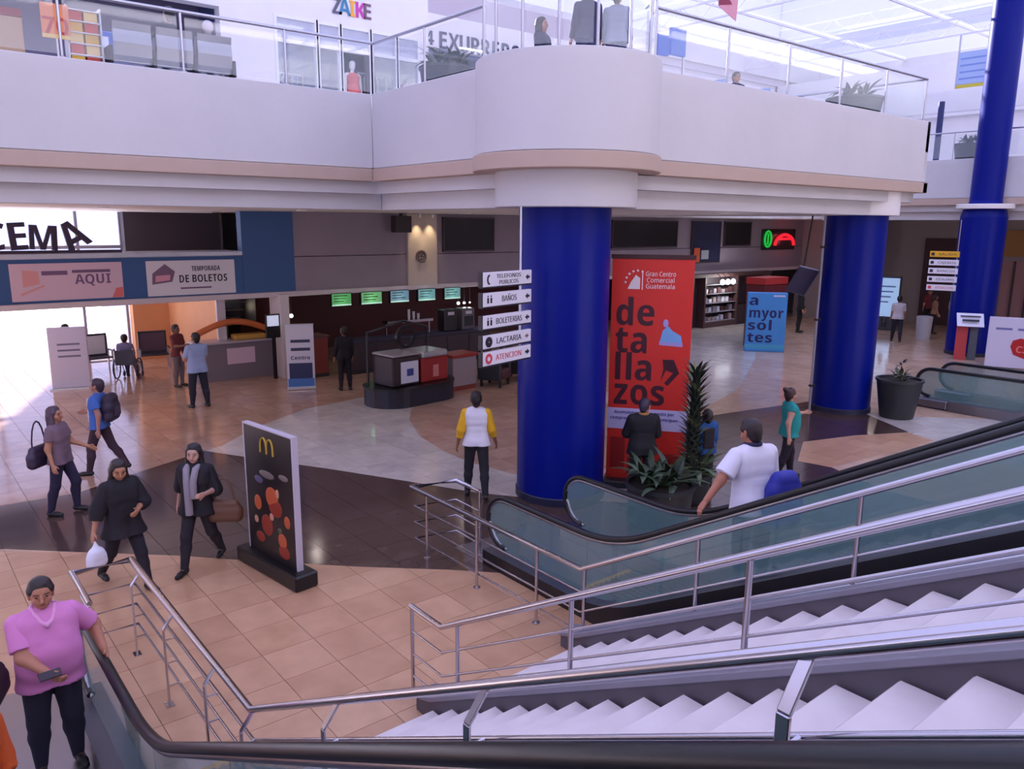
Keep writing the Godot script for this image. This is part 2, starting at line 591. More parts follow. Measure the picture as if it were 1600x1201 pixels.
	if hem < 0.86:
		var flare: float = o.get("flare", 0.02)
		tb2.append([(U.call(-0.08 * wd, 0.9, 0.0) + sh2) * sc, (U.call(-0.085 * wd, hem, 0.0) + sh2) * sc, (0.105 * g + tk) * sc, (0.105 * g + tk + flare) * sc])
		tb2.append([(U.call(0.08 * wd, 0.9, 0.0) + sh2) * sc, (U.call(0.085 * wd, hem, 0.0) + sh2) * sc, (0.105 * g + tk) * sc, (0.105 * g + tk + flare) * sc])
	var clips := [[Vector3(0, -1, 0), -(hem + sh2.y - drop) * sc]]
	var tm := MB.new()
	nets(tm, tb2, cell, 0.012, clips)
	var sm2 := tm if not o.has("sleeve_color") else MB.new()
	for s in ["l", "r"]:
		var sleeves := []
		var ua: Array = limbs["ua" + s][0]
		var f1 := minf(sleeve, 1.0)
		if f1 < 0.05: continue
		var dirv: Vector3 = (ua[1] - ua[0]).normalized()
		var stop: Vector3 = ua[0].lerp(ua[1], f1)
		var r1: float = lerpf(ua[2], ua[3], f1) + tk * (1.2 + o.get("loose", 0.3))
		sleeves.append([ua[0], stop + (dirv * r1 if sleeve <= 1.0 else Vector3.ZERO), ua[2] + tk * 1.1, r1])
		if sleeve > 1.0:
			var fa: Array = limbs["fa" + s][0]
			var f2 := sleeve - 1.0
			dirv = (fa[1] - fa[0]).normalized()
			stop = fa[0].lerp(fa[1], f2)
			var r2: float = lerpf(fa[2], fa[3], f2) + tk * (1.0 + o.get("loose", 0.3) * 0.6)
			sleeves.append([fa[0], stop + dirv * r2, maxf(fa[2] + tk, r2), r2])
		nets(sm2, X.call(sleeves, 0.003), cell, 0.012, [[dirv, ((stop + sh2) * sc).dot(dirv)]])
	if o.has("sleeve_color"): obj("sleeve", sm2, mat("cloth" + o.sleeve_color.to_html(), o.sleeve_color, 0.85), root)
	obj(o.get("top_name", "shirt"), tm, mat("cloth" + top.to_html(), top, 0.85), root)
	var bm := MB.new()
	var pb := X.call([torso[0], torso[1]], 0.007)
	for key in ["thl", "thr", "skl", "skr"]: pb.append_array(X.call(limbs[key], o.get("trouser", 0.014)))
	nets(bm, pb, cell, 0.012)
	var bc: Color = o.get("bottom", rgb8(40, 40, 60))
	obj("trousers", bm, mat("cloth" + bc.to_html(), bc, 0.85), root)
	var shc: Color = o.get("shoe", rgb8(30, 28, 30))
	for s in ["l", "r"]:
		var sm := MB.new()
		nets(sm, X.call(limbs["ft" + s], 0.008), cell * 0.8, 0.008)
		obj("shoe", sm, mat("shoe" + shc.to_html(), shc, 0.5), root)
	if o.has("collar"):
		var cm := MB.new()
		var ring := []
		for i in 13:
			var a := TAU * i / 12.0
			ring.append((U.call(0.072 * cos(a) * sqrt(g), 1.452 - (0.025 + o.get("vneck", 0.0)) * pow(maxf(0.0, sin(a)), 2.0), -0.008 + (0.076 + o.get("vneck", 0.0) * 0.45 * maxf(0.0, sin(a))) * sin(a) * sqrt(g)) + sh2) * sc)
		cm.tube(ring, 0.02 * sc, 8, false)
		obj("collar", cm, mat("cloth" + o.collar.to_html(), o.collar, 0.85), root)
	# hair
	var style: String = o.get("hair_style", "short")
	var hc: Color = o.get("hair", rgb8(32, 24, 24))
	var hr := [[Hd.call(0, 0.16, -0.035), Hd.call(0, 0.168, -0.012), cr * 1.06, cr * 1.0], [Hd.call(0, 0.12, -0.045), Hd.call(0, 0.15, -0.035), cr * 0.92, cr * 0.98]]
	for s in [-1.0, 1.0]: hr.append([Hd.call(0.022 * s, 0.178, 0.0), Hd.call(0.045 * s, 0.155, 0.014), cr * 0.78, cr * 0.5])
	if style == "short":
		hr.append([Hd.call(0, 0.07, -0.05), Hd.call(0, 0.11, -0.045), cr * 0.7, cr * 0.86])
	elif style == "bun" or style == "tied":
		hr.append([Hd.call(0, 0.06, -0.05), Hd.call(0, 0.11, -0.045), cr * 0.62, cr * 0.86])
		for s in [-1.0, 1.0]: hr.append([Hd.call(0.058 * s, 0.15, -0.012), Hd.call(0.052 * s, 0.1, -0.035), 0.03 * sc, 0.032 * sc])
		var by := 0.21 if style == "bun" else 0.12
		hr.append([Hd.call(0, by, -0.11), Hd.call(0, by + 0.01, -0.12), 0.042 * sc, 0.04 * sc])
	elif style == "long":
		for s in [-1.0, 1.0]:
			hr.append([Hd.call(0.055 * s, 0.15, -0.01), Hd.call(0.075 * s, 0.02, -0.005), 0.035 * sc, 0.03 * sc])
			hr.append([Hd.call(0.075 * s, 0.02, -0.005), Hd.call(0.075 * s, -0.09, 0.01), 0.032 * sc, 0.022 * sc])
		hr.append([Hd.call(-0.04, 0.1, -0.05), Hd.call(-0.045, -0.14, -0.06), 0.055 * sc, 0.03 * sc])
		hr.append([Hd.call(0.04, 0.1, -0.05), Hd.call(0.045, -0.14, -0.06), 0.055 * sc, 0.03 * sc])
	elif style == "full":
		for s in [-1.0, 1.0]:
			hr.append([Hd.call(0.06 * s, 0.16, -0.02), Hd.call(0.07 * s, 0.06, -0.02), 0.038 * sc, 0.034 * sc])
		hr.append([Hd.call(0, 0.04, -0.055), Hd.call(0, 0.12, -0.05), cr * 0.85, cr * 1.0])
	for b in hr:
		b[2] *= 1.1
		b[3] *= 1.1
	var hm := MB.new()
	nets(hm, hr, fine * 1.2, 0.008)
	obj("hair", hm, mat("hair" + hc.to_html(), hc, 0.5), root)
	return root

# ---------------------------------------------------------------- the setting
func build_floor() -> void:
	var fl := struct("floor")
	bx("floor_bed", Vector3(-14, -0.4, -40), Vector3(50, -0.012, 14), mat("grout", rgb8(112, 92, 86), 0.9), fl)
	# inlaid fields of the tiled floor, first match wins: [name, outline, colours]
	var regions := [
		["orange", poly([0.94, -12.12, 1.88, -11.36, 2.80, -10.51, 3.54, -9.71, 4.52, -8.72, 5.39, -7.92, 5.74, -7.56, 7.0, -6.2, 8.0, -3.0, 8.0, 13.5, -13.5, 13.5, -13.5, -13.6, -0.5, -13.1])],
		["dark", poly([1.0, -12.2, 1.88, -11.36, 2.80, -10.51, 3.54, -9.71, 4.52, -8.72, 5.39, -7.92, 5.74, -7.56, 7.0, -6.2, 9.4, -7.9, 7.9, -9.5, 7.50, -10.05, 6.89, -11.28, 6.15, -12.73, 5.31, -14.23, 4.72, -15.34, 3.32, -14.68, 2.25, -14.13, 1.20, -14.2, -3, -15.2, -13.5, -16.5, -13.5, -13.5, -0.6, -13.0])],
		["brown", poly([11.84, -17.32, 10.68, -16.79, 9.77, -15.88, 9.24, -15.08, 8.66, -13.77, 8.42, -12.56, 8.39, -11.55, 8.57, -10.53, 9.4, -9.4, 11.2, -10.2, 13.4, -12.2, 14.6, -14.6, 14.4, -16.6, 13.4, -17.6])],
		["grey", poly([4.72, -15.34, 5.08, -15.47, 6.21, -16.52, 7.85, -17.50, 9.38, -17.78, 11.84, -17.5, 11.84, -17.2, 13.4, -17.5, 15.2, -16.0, 15.0, -12.0, 12, -10, 9.3, -8.5, 7.0, -9.6, 6.0, -12.0])],
		["dark", poly([14.35, -11.19, 15.89, -10.97, 18.37, -10.50, 18.39, -9.24, 17.29, -7.49, 16.07, -8.09, 14.72, -8.48, 13.4, -7.8, 13.53, -7.18, 13.03, -5.96, 13.07, -5.14, 10.43, -5.64, 9.6, -7.6, 10.6, -9.4, 12.4, -10.6])],
		["orange", poly([14.72, -8.48, 16.07, -8.09, 17.24, -7.47, 17.03, -6.84, 13.53, -7.18, 13.4, -7.8])],
		["orange", poly([13.03, -5.96, 16.35, -5.26, 16.16, -4.66, 13.07, -5.14])],
		["grey", poly([18.20, -9.21, 18.55, -8.37, 20.17, -6.74, 22, -5, 16.3, -4.6, 16.82, -6.88, 17.29, -7.49])],
		["grey", poly([31, -24.5, 33.5, -22.3, 22.99, -15.25, 18.31, -12.6, 14.2, -11.2, 14.6, -12.4, 17.5, -15.5])],
		["brown", poly([-13.8, -39, 16, -39, 16, -16.5, 13, -17.2, 9, -17.5, 5, -15.4, 2, -14.1, -13.8, -16.2])],
		["beige", poly([-13.8, -39.8, 49.8, -39.8, 49.8, 13.8, -13.8, 13.8])]]
	var tones := {"orange": [rgb8(207, 158, 122), rgb8(200, 151, 116), rgb8(212, 164, 128)], "dark": [rgb8(80, 59, 54), rgb8(77, 56, 51), rgb8(83, 62, 57)],
		"brown": [rgb8(198, 160, 138), rgb8(192, 154, 133), rgb8(203, 166, 143)], "grey": [rgb8(214, 204, 196), rgb8(209, 199, 192), rgb8(218, 208, 200)], "beige": [rgb8(214, 178, 150), rgb8(208, 172, 146), rgb8(219, 184, 156)]}
	var fields := {}
	var singles := []
	var step := 0.57
	var gx := 3.27 - step * 30
	var gz := -6.82 - step * 60
	for i in 112:
		for j in 95:
			var x0 := gx + step * i
			var z0 := gz + step * j
			if x0 > 49 or z0 > 13 or (x0 < 9.3 and z0 < -27.7): continue
			var c := Vector3(x0 + step / 2, 0, z0 + step / 2)
			var shown := sees(c, 0.12)
			if not shown and (x0 > 37.5 or z0 < -27 or x0 < -13.8): continue
			var e := 0.003
			var left := [PackedVector2Array([Vector2(x0 + e, z0 + e), Vector2(x0 + step - e, z0 + e), Vector2(x0 + step - e, z0 + step - e), Vector2(x0 + e, z0 + step - e)])]
			for r in regions:
				var rest := []
				for pc in left:
					for hit in Geometry2D.intersect_polygons(pc, r[1]):
						if Geometry2D.is_polygon_clockwise(hit) and hit.size() < 3: continue
						var key: String = r[0] + str(rng.randi() % 3)
						if shown and sees(c) and c.x > 1.2 and c.x < 5.7 and c.z > -12.2 and c.z < -4.8: singles.append([c.distance_to(EYE), hit, key])
						else:
							if not fields.has(key): fields[key] = []
							fields[key].append(hit)
					for q in Geometry2D.clip_polygons(pc, r[1]): rest.append(q)
				left = rest
				if left.is_empty(): break
	singles.sort_custom(func(a, b): return a[0] < b[0])
	for i in singles.size():
		var s: Array = singles[i]
		if i >= 290:
			if not fields.has(s[2]): fields[s[2]] = []
			fields[s[2]].append(s[1])
			continue
		var mb := MB.new()
		mb.slab(s[1], -0.012, 0.0, false)
		if mb.v.size(): obj("tile", mb, tile_mat(s[2], tones), fl)
	for key in fields:
		var mb := MB.new()
		for pg in fields[key]: mb.slab(pg, -0.012, 0.0, false)
		var f := obj("tile_field", mb, tile_mat(key, tones), fl)
		f.set_meta("kind", "stuff")

func tile_mat(key: String, tones: Dictionary) -> StandardMaterial3D:
	var nm := key.left(key.length() - 1)
	var c: Color = tones[nm][int(key.right(1))]
	return marbled("tile_" + key, c.darkened(0.09), c.lightened(0.06), 0.13 if nm != "orange" else 0.28, 0.02, 0.6)

const SOFFIT := 4.65
const DECK := 6.6
const RIM := 6.75

func white() -> StandardMaterial3D: return marbled("white_paint", rgb8(232, 228, 228), rgb8(237, 234, 234), 0.55, 0.006)
func fascia_paint() -> StandardMaterial3D: return marbled("fascia_paint", rgb8(203, 200, 204), rgb8(208, 205, 209), 0.6, 0.006)
func cream() -> StandardMaterial3D: return marbled("cream_band", rgb8(186, 162, 148), rgb8(193, 169, 155), 0.6, 0.01)

func run_profile(mb_list: Array, a: Vector2, b: Vector2, out: Vector2, ea := 1.0, eb := 1.0) -> void:
	# fascia, band and two beam faces along an edge from a to b, out points to the atrium
	var mid := (a + b) * 0.5
	var along := (b - a)
	var bas := Basis(Vector3(along.normalized().x, 0, along.normalized().y), Vector3.UP, Vector3(along.normalized().x, 0, along.normalized().y).cross(Vector3.UP))
	var rows := [[5.41, RIM, 0.0, 0.16, 0.012], [5.395, 5.42, -0.03, 0.14, 0.0], [5.17, 5.4, 0.045, 0.2, 0.01], [4.95, 5.175, -0.16, 0.3, 0.0], [SOFFIT, 4.96, -0.38, 0.3, 0.01]]
	for i in rows.size():
		var r: Array = rows[i]
		var o: float = r[2]
		var th: float = r[3]
		var c := mid + out * (o - th * 0.5) + along.normalized() * o * (eb - ea) * 0.5
		mb_list[i].box(Vector3(c.x, (r[0] + r[1]) * 0.5, c.y), Vector3(along.length() + o * (ea + eb), r[1] - r[0], th), bas, r[4])

func build_balcony() -> void:
	var bal := struct("balcony_slab", "white curved balcony of the upper storey with a cream band along its foot", "balcony")
	var body := MB.new()
	body.slab(poly([-13.8, -14.3, 8.3, -14.3, 8.3, -9.2, 18.65, -9.2, 18.65, -18.6, 30.8, -18.6, 30.8, -4, 49.8, -4, 49.8, -39.8, 9.6, -39.8, 9.6, -27.9, -13.8, -27.9]), SOFFIT + 0.05, DECK)
	obj("slab", body, white(), bal)
	var names := ["fascia", "groove", "band", "upper_beam", "lower_beam"]
	var ms := [fascia_paint(), mat("groove", rgb8(150, 120, 105), 0.8), cream(), fascia_paint(), fascia_paint()]
	var runs := [[Vector2(-13.8, -13.7), Vector2(7.7, -13.7), Vector2(0, 1), 1.0, -1.0], [Vector2(7.7, -13.7), Vector2(7.7, -9.5), Vector2(-1, 0), -1.0, 0.0], [Vector2(8.8, -8.6), Vector2(19.25, -8.6), Vector2(0, 1), 0.0, 1.0], [Vector2(19.25, -8.6), Vector2(19.25, -18), Vector2(1, 0), 1.0, 0.0]]
	for r in runs:
		var l := []
		for i in 5: l.append(MB.new())
		run_profile(l, r[0], r[1], r[2], r[3], r[4])
		for i in 5: obj(names[i], l[i], ms[i], bal)
	# rounded bay above the first column
	var o := Vector3(8.58, 0, -9.27)
	var rows := [[1.40, 5.41, RIM, 0], [1.37, 5.39, 5.42, 1], [1.445, 5.17, 5.4, 2], [1.1, SOFFIT, 5.19, 4]]
	for r in rows:
		var b := MB.new()
		b.lathe([Vector2(0.01, r[1]), Vector2(r[0] - 0.01, r[1]), Vector2(r[0], r[1] + 0.01), Vector2(r[0], r[2] - 0.01), Vector2(r[0] - 0.01, r[2]), Vector2(0.01, r[2])], 64, o)
		obj("rounded_" + names[r[3]], b, ms[r[3]], bal)
	var b2 := MB.new()
	b2.lathe([Vector2(0.01, SOFFIT), Vector2(0.84, SOFFIT), Vector2(0.85, 4.66), Vector2(0.85, 5.17)], 48, Vector3(18.2, 0, -9.55))
	obj("rounded_lower_beam", b2, white(), bal)
	# far wing across the hall
	var far := struct("balcony_far", "white balcony of the far wing behind the third blue column", "balcony")
	var l := []
	for i in 5: l.append(MB.new())
	run_profile(l, Vector2(30.2, -18), Vector2(30.2, 6), Vector2(-1, 0))
	for i in 5: obj(names[i], l[i], ms[i], far)

func build_shell() -> void:
	var w := white()
	# outer walls with thickness
	var wl := struct("wall_left")
	bx("wall_panel", Vector3(-14.2, 0, -27.8), Vector3(-13.9, 12.2, -13.6), w, wl)
	bx("wall_panel", Vector3(-14.2, 0, 5.0), Vector3(-13.9, 12.2, 14), w, wl)
	bx("wall_panel", Vector3(-14.2, 10.8, -13.6), Vector3(-13.9, 12.2, 5.0), w, wl)
	# tall glazed front on the street side, left of the picture
	var sf := struct("window_6")
	var fr := mat("facade_frame", rgb8(205, 205, 212), 0.4)
	var pn := glass("facade_glass", Color(0.95, 0.97, 1.0), 0.06)
	for i in 7: bx("mullion", Vector3(-14.12, 0, -13.6 + 3.1 * i - 0.05), Vector3(-13.98, 10.8, -13.6 + 3.1 * i + 0.05), fr, sf)
	for k in 4: bx("transom", Vector3(-14.1, 2.7 * k, -13.6), Vector3(-14.0, 2.7 * k + 0.1, 5.0), fr, sf)
	for i in 6:
		for k in 4: bx("pane", Vector3(-14.06, 2.7 * k + 0.1, -13.55 + 3.1 * i), Vector3(-14.045, 2.7 * k + 2.7, -10.55 + 3.1 * i), pn, sf)
	bx("wall_behind", Vector3(-14, 0, 14), Vector3(50, 12.2, 14.3), w).set_meta("kind", "structure")
	bx("wall_right", Vector3(50, 0, -40), Vector3(50.3, 12.2, 14), w).set_meta("kind", "structure")
	bx("wall_back", Vector3(9.4, 0, -40.3), Vector3(50, 12.2, -40), w).set_meta("kind", "structure")
	bx("wall_entrance_side", Vector3(9.3, 0, -40), Vector3(9.6, 4.7, -27.6), w).set_meta("kind", "structure")
	bx("wall_back_upper", Vector3(-14, 6.6, -28.0), Vector3(9.5, 12.2, -27.7), w).set_meta("kind", "structure")
	# upper landing of the stairs behind the photographer
	bx("floor_landing", Vector3(-13.9, 6.2, 6.6), Vector3(30, DECK, 14), w).set_meta("kind", "structure")
	# roof: solid over the shops, glazed over the hall
	var roof := struct("ceiling")
	var m := mat("ceiling_paint", rgb8(224, 218, 224), 0.8)
	bx("ceiling_panel", Vector3(-14.2, 11.2, -40.3), Vector3(50.3, 11.5, -23.9), m, roof)
	bx("ceiling_panel", Vector3(40, 11.2, -23.9), Vector3(50.3, 11.5, 14.3), m, roof)
	bx("ceiling_panel", Vector3(-14.2, 11.2, -23.9), Vector3(-8.0, 11.5, 3.1), m, roof)
	bx("ceiling_panel", Vector3(-14.2, 11.2, 3.1), Vector3(40, 11.5, 14.3), m, roof)
	for z in [-23.9, 3.1]: bx("skylight_curb", Vector3(-14.0, 11.5, z - 0.15), Vector3(40, 12.3, z + 0.15), w, roof)
	for x in [-14.05, 40.0]: bx("skylight_curb", Vector3(x - 0.15, 11.5, -23.9), Vector3(x + 0.15, 12.3, 3.1), w, roof)
	var steel := mat("white_steel", rgb8(240, 240, 242), 0.5)
	for i in 6:
		var x := -11.75 + 9.0 * i
		var b := MB.new()
		b.box(Vector3(x, 12.15, -10.4), Vector3(0.07, 0.07, 27.0))
		b.box(Vector3(x, 11.55, -10.4), Vector3(0.06, 0.06, 27.0))
		for k in 18:
			var z := -23.9 + 1.5 * k
			b.tube([Vector3(x, 11.55, z), Vector3(x, 12.15, z + 0.75), Vector3(x, 11.55, z + 1.5)], 0.014, 6)
		obj("roof_truss", b, steel, roof)
	for k in 7: bx("glazing_bar", Vector3(-14, 12.2, -23.9 + 4.5 * k), Vector3(40, 12.28, -23.82 + 4.5 * k), steel, roof)
	var gp := glass("roof_glass", Color(0.95, 0.97, 1.0), 0.06)
	for i in 9:
		for k in 6:
			bx("roof_pane", Vector3(-13.95 + 6.0 * i, 12.29, -23.8 + 4.5 * k), Vector3(-8.0 + 6.0 * i, 12.305, -19.35 + 4.5 * k), gp, roof)
	# recessed lamps in the soffit of the ground floor
	var n := 0
	for q in [[4.2, -15.6], [8.6, -15.6], [13.2, -13.2], [17.6, -13.2], [4.2, -19.4], [8.8, -19.4], [13.4, -18.6], [18.0, -18.0], [23.0, -19.6], [28.0, -18.4], [33.5, -16.2], [33.5, -10.5]]:
		var t := thing("recessed_lamp", "small recessed ceiling lamp under the balcony, %s" % LAMP_PLACES[n], "lamp", Vector3(q[0], SOFFIT + 0.05, q[1]), 0, "recessed soffit lamps")
		n += 1
		var rg := MB.new()
		rg.lathe([Vector2(0.1, -0.001), Vector2(0.1, -0.02), Vector2(0.14, -0.02), Vector2(0.14, 0.0)], 20)
		obj("ring", rg, mat("lamp_housing", rgb8(220, 220, 225), 0.5), t)
		var dsc := MB.new()
		dsc.lathe([Vector2(0.1, -0.006), Vector2(0.005, -0.006)], 20)
		obj("lamp_face", dsc, glow("soffit_lamp_glow", Color(1.0, 0.95, 0.9), 3.0), t)
		lamp_area(t, Vector3(0, -0.03, 0), Vector2(0.18, 0.18), 1.1, Color(1.0, 0.93, 0.9), Vector3.DOWN)

	# ground outside the entrance
	bx("ground_outside", Vector3(-60, -0.4, -90), Vector3(9.3, -0.004, -27.75), mat("pavement", rgb8(232, 228, 222), 0.8)).set_meta("kind", "structure")
	bx("ground_street", Vector3(-60, -0.4, -27.75), Vector3(-14.2, -0.004, 30), mat("pavement", rgb8(232, 228, 222), 0.8)).set_meta("kind", "structure")

const LAMP_PLACES := ["over the dark floor band", "over the grey floor by the column", "behind the thick column", "between the two columns", "before the entrance", "over the white roll-up banner", "over the oval kiosk", "before the wall screens", "before the shelf shop", "over the blue stand", "in the far wing", "behind the tall column"]

func build_columns() -> void:
	var blue := mat("column_blue", rgb8(8, 24, 126), 0.3)
	blue.metallic_specular = 0.25
	var dark := mat("column_foot", rgb8(28, 30, 60), 0.5)
	var spec := [["thick glossy blue round column beside the red banner", Vector3(8.58, 0, -9.27), 0.72, SOFFIT], ["glossy blue round column beyond the woman in teal, next to the dark planter", Vector3(18.2, 0, -9.6), 0.68, SOFFIT]]
	for s in spec:
		var t := thing("column", s[0], "column", s[1], 0, "blue columns")
		var b := MB.new()
		b.lathe([Vector2(s[2], 0.12), Vector2(s[2], s[3])], 56)
		obj("shaft", b, blue, t)
		var f := MB.new()
		f.lathe([Vector2(s[2] + 0.02, 0.0), Vector2(s[2] + 0.02, 0.115), Vector2(s[2] + 0.005, 0.13), Vector2(s[2] - 0.05, 0.13)], 56)
		obj("foot", f, dark, t)
	var t3 := thing("column", "tall blue column narrowing above its shoulder at the far wing", "column", Vector3(30.0, 0, -11.3), 0, "blue columns")
	var b := MB.new()
	b.lathe([Vector2(0.72, 0.12), Vector2(0.72, 4.75), Vector2(0.66, 5.0), Vector2(0.52, 5.2), Vector2(0.5, 5.3)], 48)
	obj("lower_shaft", b, blue, t3)
	var u := MB.new()
	u.lathe([Vector2(0.5, 5.28), Vector2(0.5, 12.1)], 40)
	obj("upper_shaft", u, blue, t3)
	var f := MB.new()
	f.lathe([Vector2(0.74, 0.0), Vector2(0.74, 0.115), Vector2(0.72, 0.13), Vector2(0.67, 0.13)], 48)
	obj("foot", f, dark, t3)
	var cap := MB.new()
	cap.lathe([Vector2(0.55, 5.02), Vector2(0.86, 5.02), Vector2(0.88, 5.04), Vector2(0.88, 5.16), Vector2(0.86, 5.18), Vector2(0.52, 5.18)], 40)
	obj("collar", cap, white(), t3)

# ---------------------------------------------------------------- stairs, railings, escalators
const RISE := 0.17
const RUN := 0.3
const FOOT_Z := -5.3        # where all flights leave the ground
const SLOPE := RISE / RUN

func climb(z: float) -> float:      # height of the nosing line
	return clampf((z - FOOT_Z) * SLOPE, 0.0, DECK)

func build_stairs() -> void:
	var st := thing("staircase", "wide pale marble staircase in two lanes between grey stringers", "staircase")
	var marble := marbled("stair_marble", rgb8(214, 202, 202), rgb8(226, 216, 216), 0.4, 0.03)
	var curb := marbled("stringer_grey", rgb8(128, 124, 136), rgb8(138, 134, 146), 0.35, 0.02)
	var side := mat("stringer_side", rgb8(92, 86, 94), 0.5)
	for lane in [[1.86, 3.44], [3.7, 5.24]]:
		var b := MB.new()
		b.box(Vector3(0, -0.085, 0.16), Vector3(lane[1] - lane[0], 0.17, 0.34), Basis(), 0.012)
		var me := b.mesh(marble)
		for i in 39:
			inst("step", me, st, Transform3D(Basis(), Vector3((lane[0] + lane[1]) / 2, RISE * (i + 1), FOOT_Z + RUN * i)))
	for x in [[1.66, 1.86], [3.44, 3.7], [5.24, 5.5]]:
		var zt := FOOT_Z + DECK / SLOPE
		var pg := PackedVector2Array([Vector2(-FOOT_Z + 0.32, 0), Vector2(-FOOT_Z + 0.32, 0.12), Vector2(-FOOT_Z + 0.1, 0.2), Vector2(-zt, DECK + 0.2), Vector2(-zt - 0.1, DECK), Vector2(-zt - 0.1, DECK - 0.5), Vector2(-FOOT_Z - 1.4, 0)])
		var xf := Transform3D(Basis(Vector3(0, 0, -1), Vector3.UP, Vector3.RIGHT), Vector3(x[0] + 0.02, 0, 0))
		var b := MB.new()
		b.extr(pg, 0.0, x[1] - x[0] - 0.04, xf)
		obj("stringer", b, side, st)
		var c := MB.new()
		var cap := [Vector3((x[0] + x[1]) / 2, 0.13, FOOT_Z - 0.34), Vector3((x[0] + x[1]) / 2, 0.2, FOOT_Z - 0.1), Vector3((x[0] + x[1]) / 2, DECK + 0.2, zt)]
		for i in 2:
			var d: Vector3 = cap[i + 1] - cap[i]
			c.box((cap[i] + cap[i + 1]) / 2 + Vector3(0, 0.015, 0), Vector3(x[1] - x[0], 0.05, d.length() + 0.01), Basis.looking_at(d.normalized()), 0.008)
		obj("stringer_cap", c, curb, st)
	railing("stainless railing wrapping round beside the near escalator and up the stairs", 1.8, [Vector3(1.24, 0, -7.75), Vector3(1.24, 0, -8.58), Vector3(1.8, 0, -8.57)], -5.22, true)
	railing("stainless middle railing starting with a short level end at the stair foot", 3.57, [Vector3(3.57, 0, -5.87)], -5.36, false)
	railing("stainless railing between the stairs and the far escalator with a bent-back end", 5.38, [Vector3(6.0, 0, -8.05), Vector3(6.02, 0, -8.62), Vector3(5.38, 0, -8.75)], -5.46, false)

func railing(label: String, x: float, lead: Array, zb: float, flat_posts: bool) -> void:
	var steel := mat("stainless", rgb8(196, 190, 196), 0.2, 1.0)
	var t := thing("stair_railing", label, "railing", Vector3.ZERO, 0, "stair railings")
	var zt := FOOT_Z + 10.6
	var foot := func(z: float) -> float: return 0.0 if z < zb else (z - zb) * SLOPE
	for h in [0.9, 0.65, 0.42, 0.19]:
		var pts := []
		for p in lead: pts.append(p + Vector3(0, h, 0))
		if h < 0.9 and lead.size() > 1:
			# lower bars turn in a loop short of the hand rail
			var r := []
			for i in pts.size():
				var p: Vector3 = pts[i]
				r.append(p + Vector3(0.05 if p.x < x - 0.1 else (-0.05 if p.x > x + 0.1 else 0.0), 0, 0.06))
			pts = r
		pts.append(Vector3(x, h, zb))
		pts.append(Vector3(x, h + foot.call(zt), zt))
		var b := MB.new()
		b.tube(pts, 0.026 if h > 0.8 else 0.011, 12 if h > 0.8 else 8)
		obj("handrail" if h > 0.8 else "rail", b, steel, t)
	var zs := []
	var z: float = lead[lead.size() - 1].z + (0.35 if lead.size() > 1 else 0.02)
	while z < zb - 0.4:
		zs.append(z)
		z += 1.12
	z = zb + (0.25 if lead.size() == 1 else 0.05)
	while z < 5.0:
		zs.append(z)
		z += 1.4
	var posts := []
	for q in zs: posts.append(Vector3(x, foot.call(q), q))
	if lead.size() > 1: posts.append(lead[0])
	for p in posts:
		var b := MB.new()
		var y0: float = p.y if p.z < FOOT_Z - 0.35 else climb(p.z) + 0.2
		if flat_posts:
			# bar of flat steel cranked towards the hand rail at its head
			var top: float = p.y + 0.9
			var off := Vector3(-0.1, 0, 0)
			b.box(Vector3(p.x - 0.1, (y0 + top - 0.14) / 2, p.z), Vector3(0.016, top - 0.14 - y0, 0.04), Basis(), 0.003)
			var a: Vector3 = Vector3(p.x, top - 0.14, p.z) + off
			var e := Vector3(p.x - 0.005, top - 0.015, p.z)
			var d := e - a
			b.box((a + e) / 2, Vector3(0.016, d.length(), 0.04), Basis(Vector3(0, 0, 1), -atan2(d.x, d.y)), 0.003)
			b.box(Vector3(p.x - 0.1, y0 + 0.006, p.z), Vector3(0.07, 0.012, 0.1))
			for h in [0.65, 0.42, 0.19]:
				if p.y + h > y0: b.box(Vector3(p.x - 0.05, p.y + h, p.z), Vector3(0.1, 0.012, 0.012))
		else:
			b.tube([Vector3(p.x, y0, p.z), Vector3(p.x, p.y + 0.9, p.z)], 0.019, 10)
			b.lathe([Vector2(0.045, 0.0), Vector2(0.045, 0.01), Vector2(0.02, 0.014)], 14, Vector3(p.x, y0, p.z))
		obj("post", b, steel, t)

func esc_path(h: float, zn: float, zb: float) -> Array:
	# points (z, y) of a line h above the treads from the lower newel to the upper landing
	var out := []
	out.append(Vector2(zn, h))
	out.append(Vector2(zb - 0.55, h))
	for i in range(1, 7):
		var t := i / 7.0
		var a := Vector2(zb - 0.55, h); var c := Vector2(zb, h); var d := Vector2(zb + 0.5, h + 0.5 * SLOPE)
		out.append(a.lerp(c, t).lerp(c.lerp(d, t), t))
	out.append(Vector2(zb + 0.5, h + 0.5 * SLOPE))
	var ze := zb + DECK / SLOPE
	for i in range(1, 11): out.append(Vector2(lerpf(zb + 0.5, ze, i / 10.0), h + (lerpf(zb + 0.5, ze, i / 10.0) - zb) * SLOPE))
	out.append(Vector2(ze + 2.5, h + DECK))
	return out

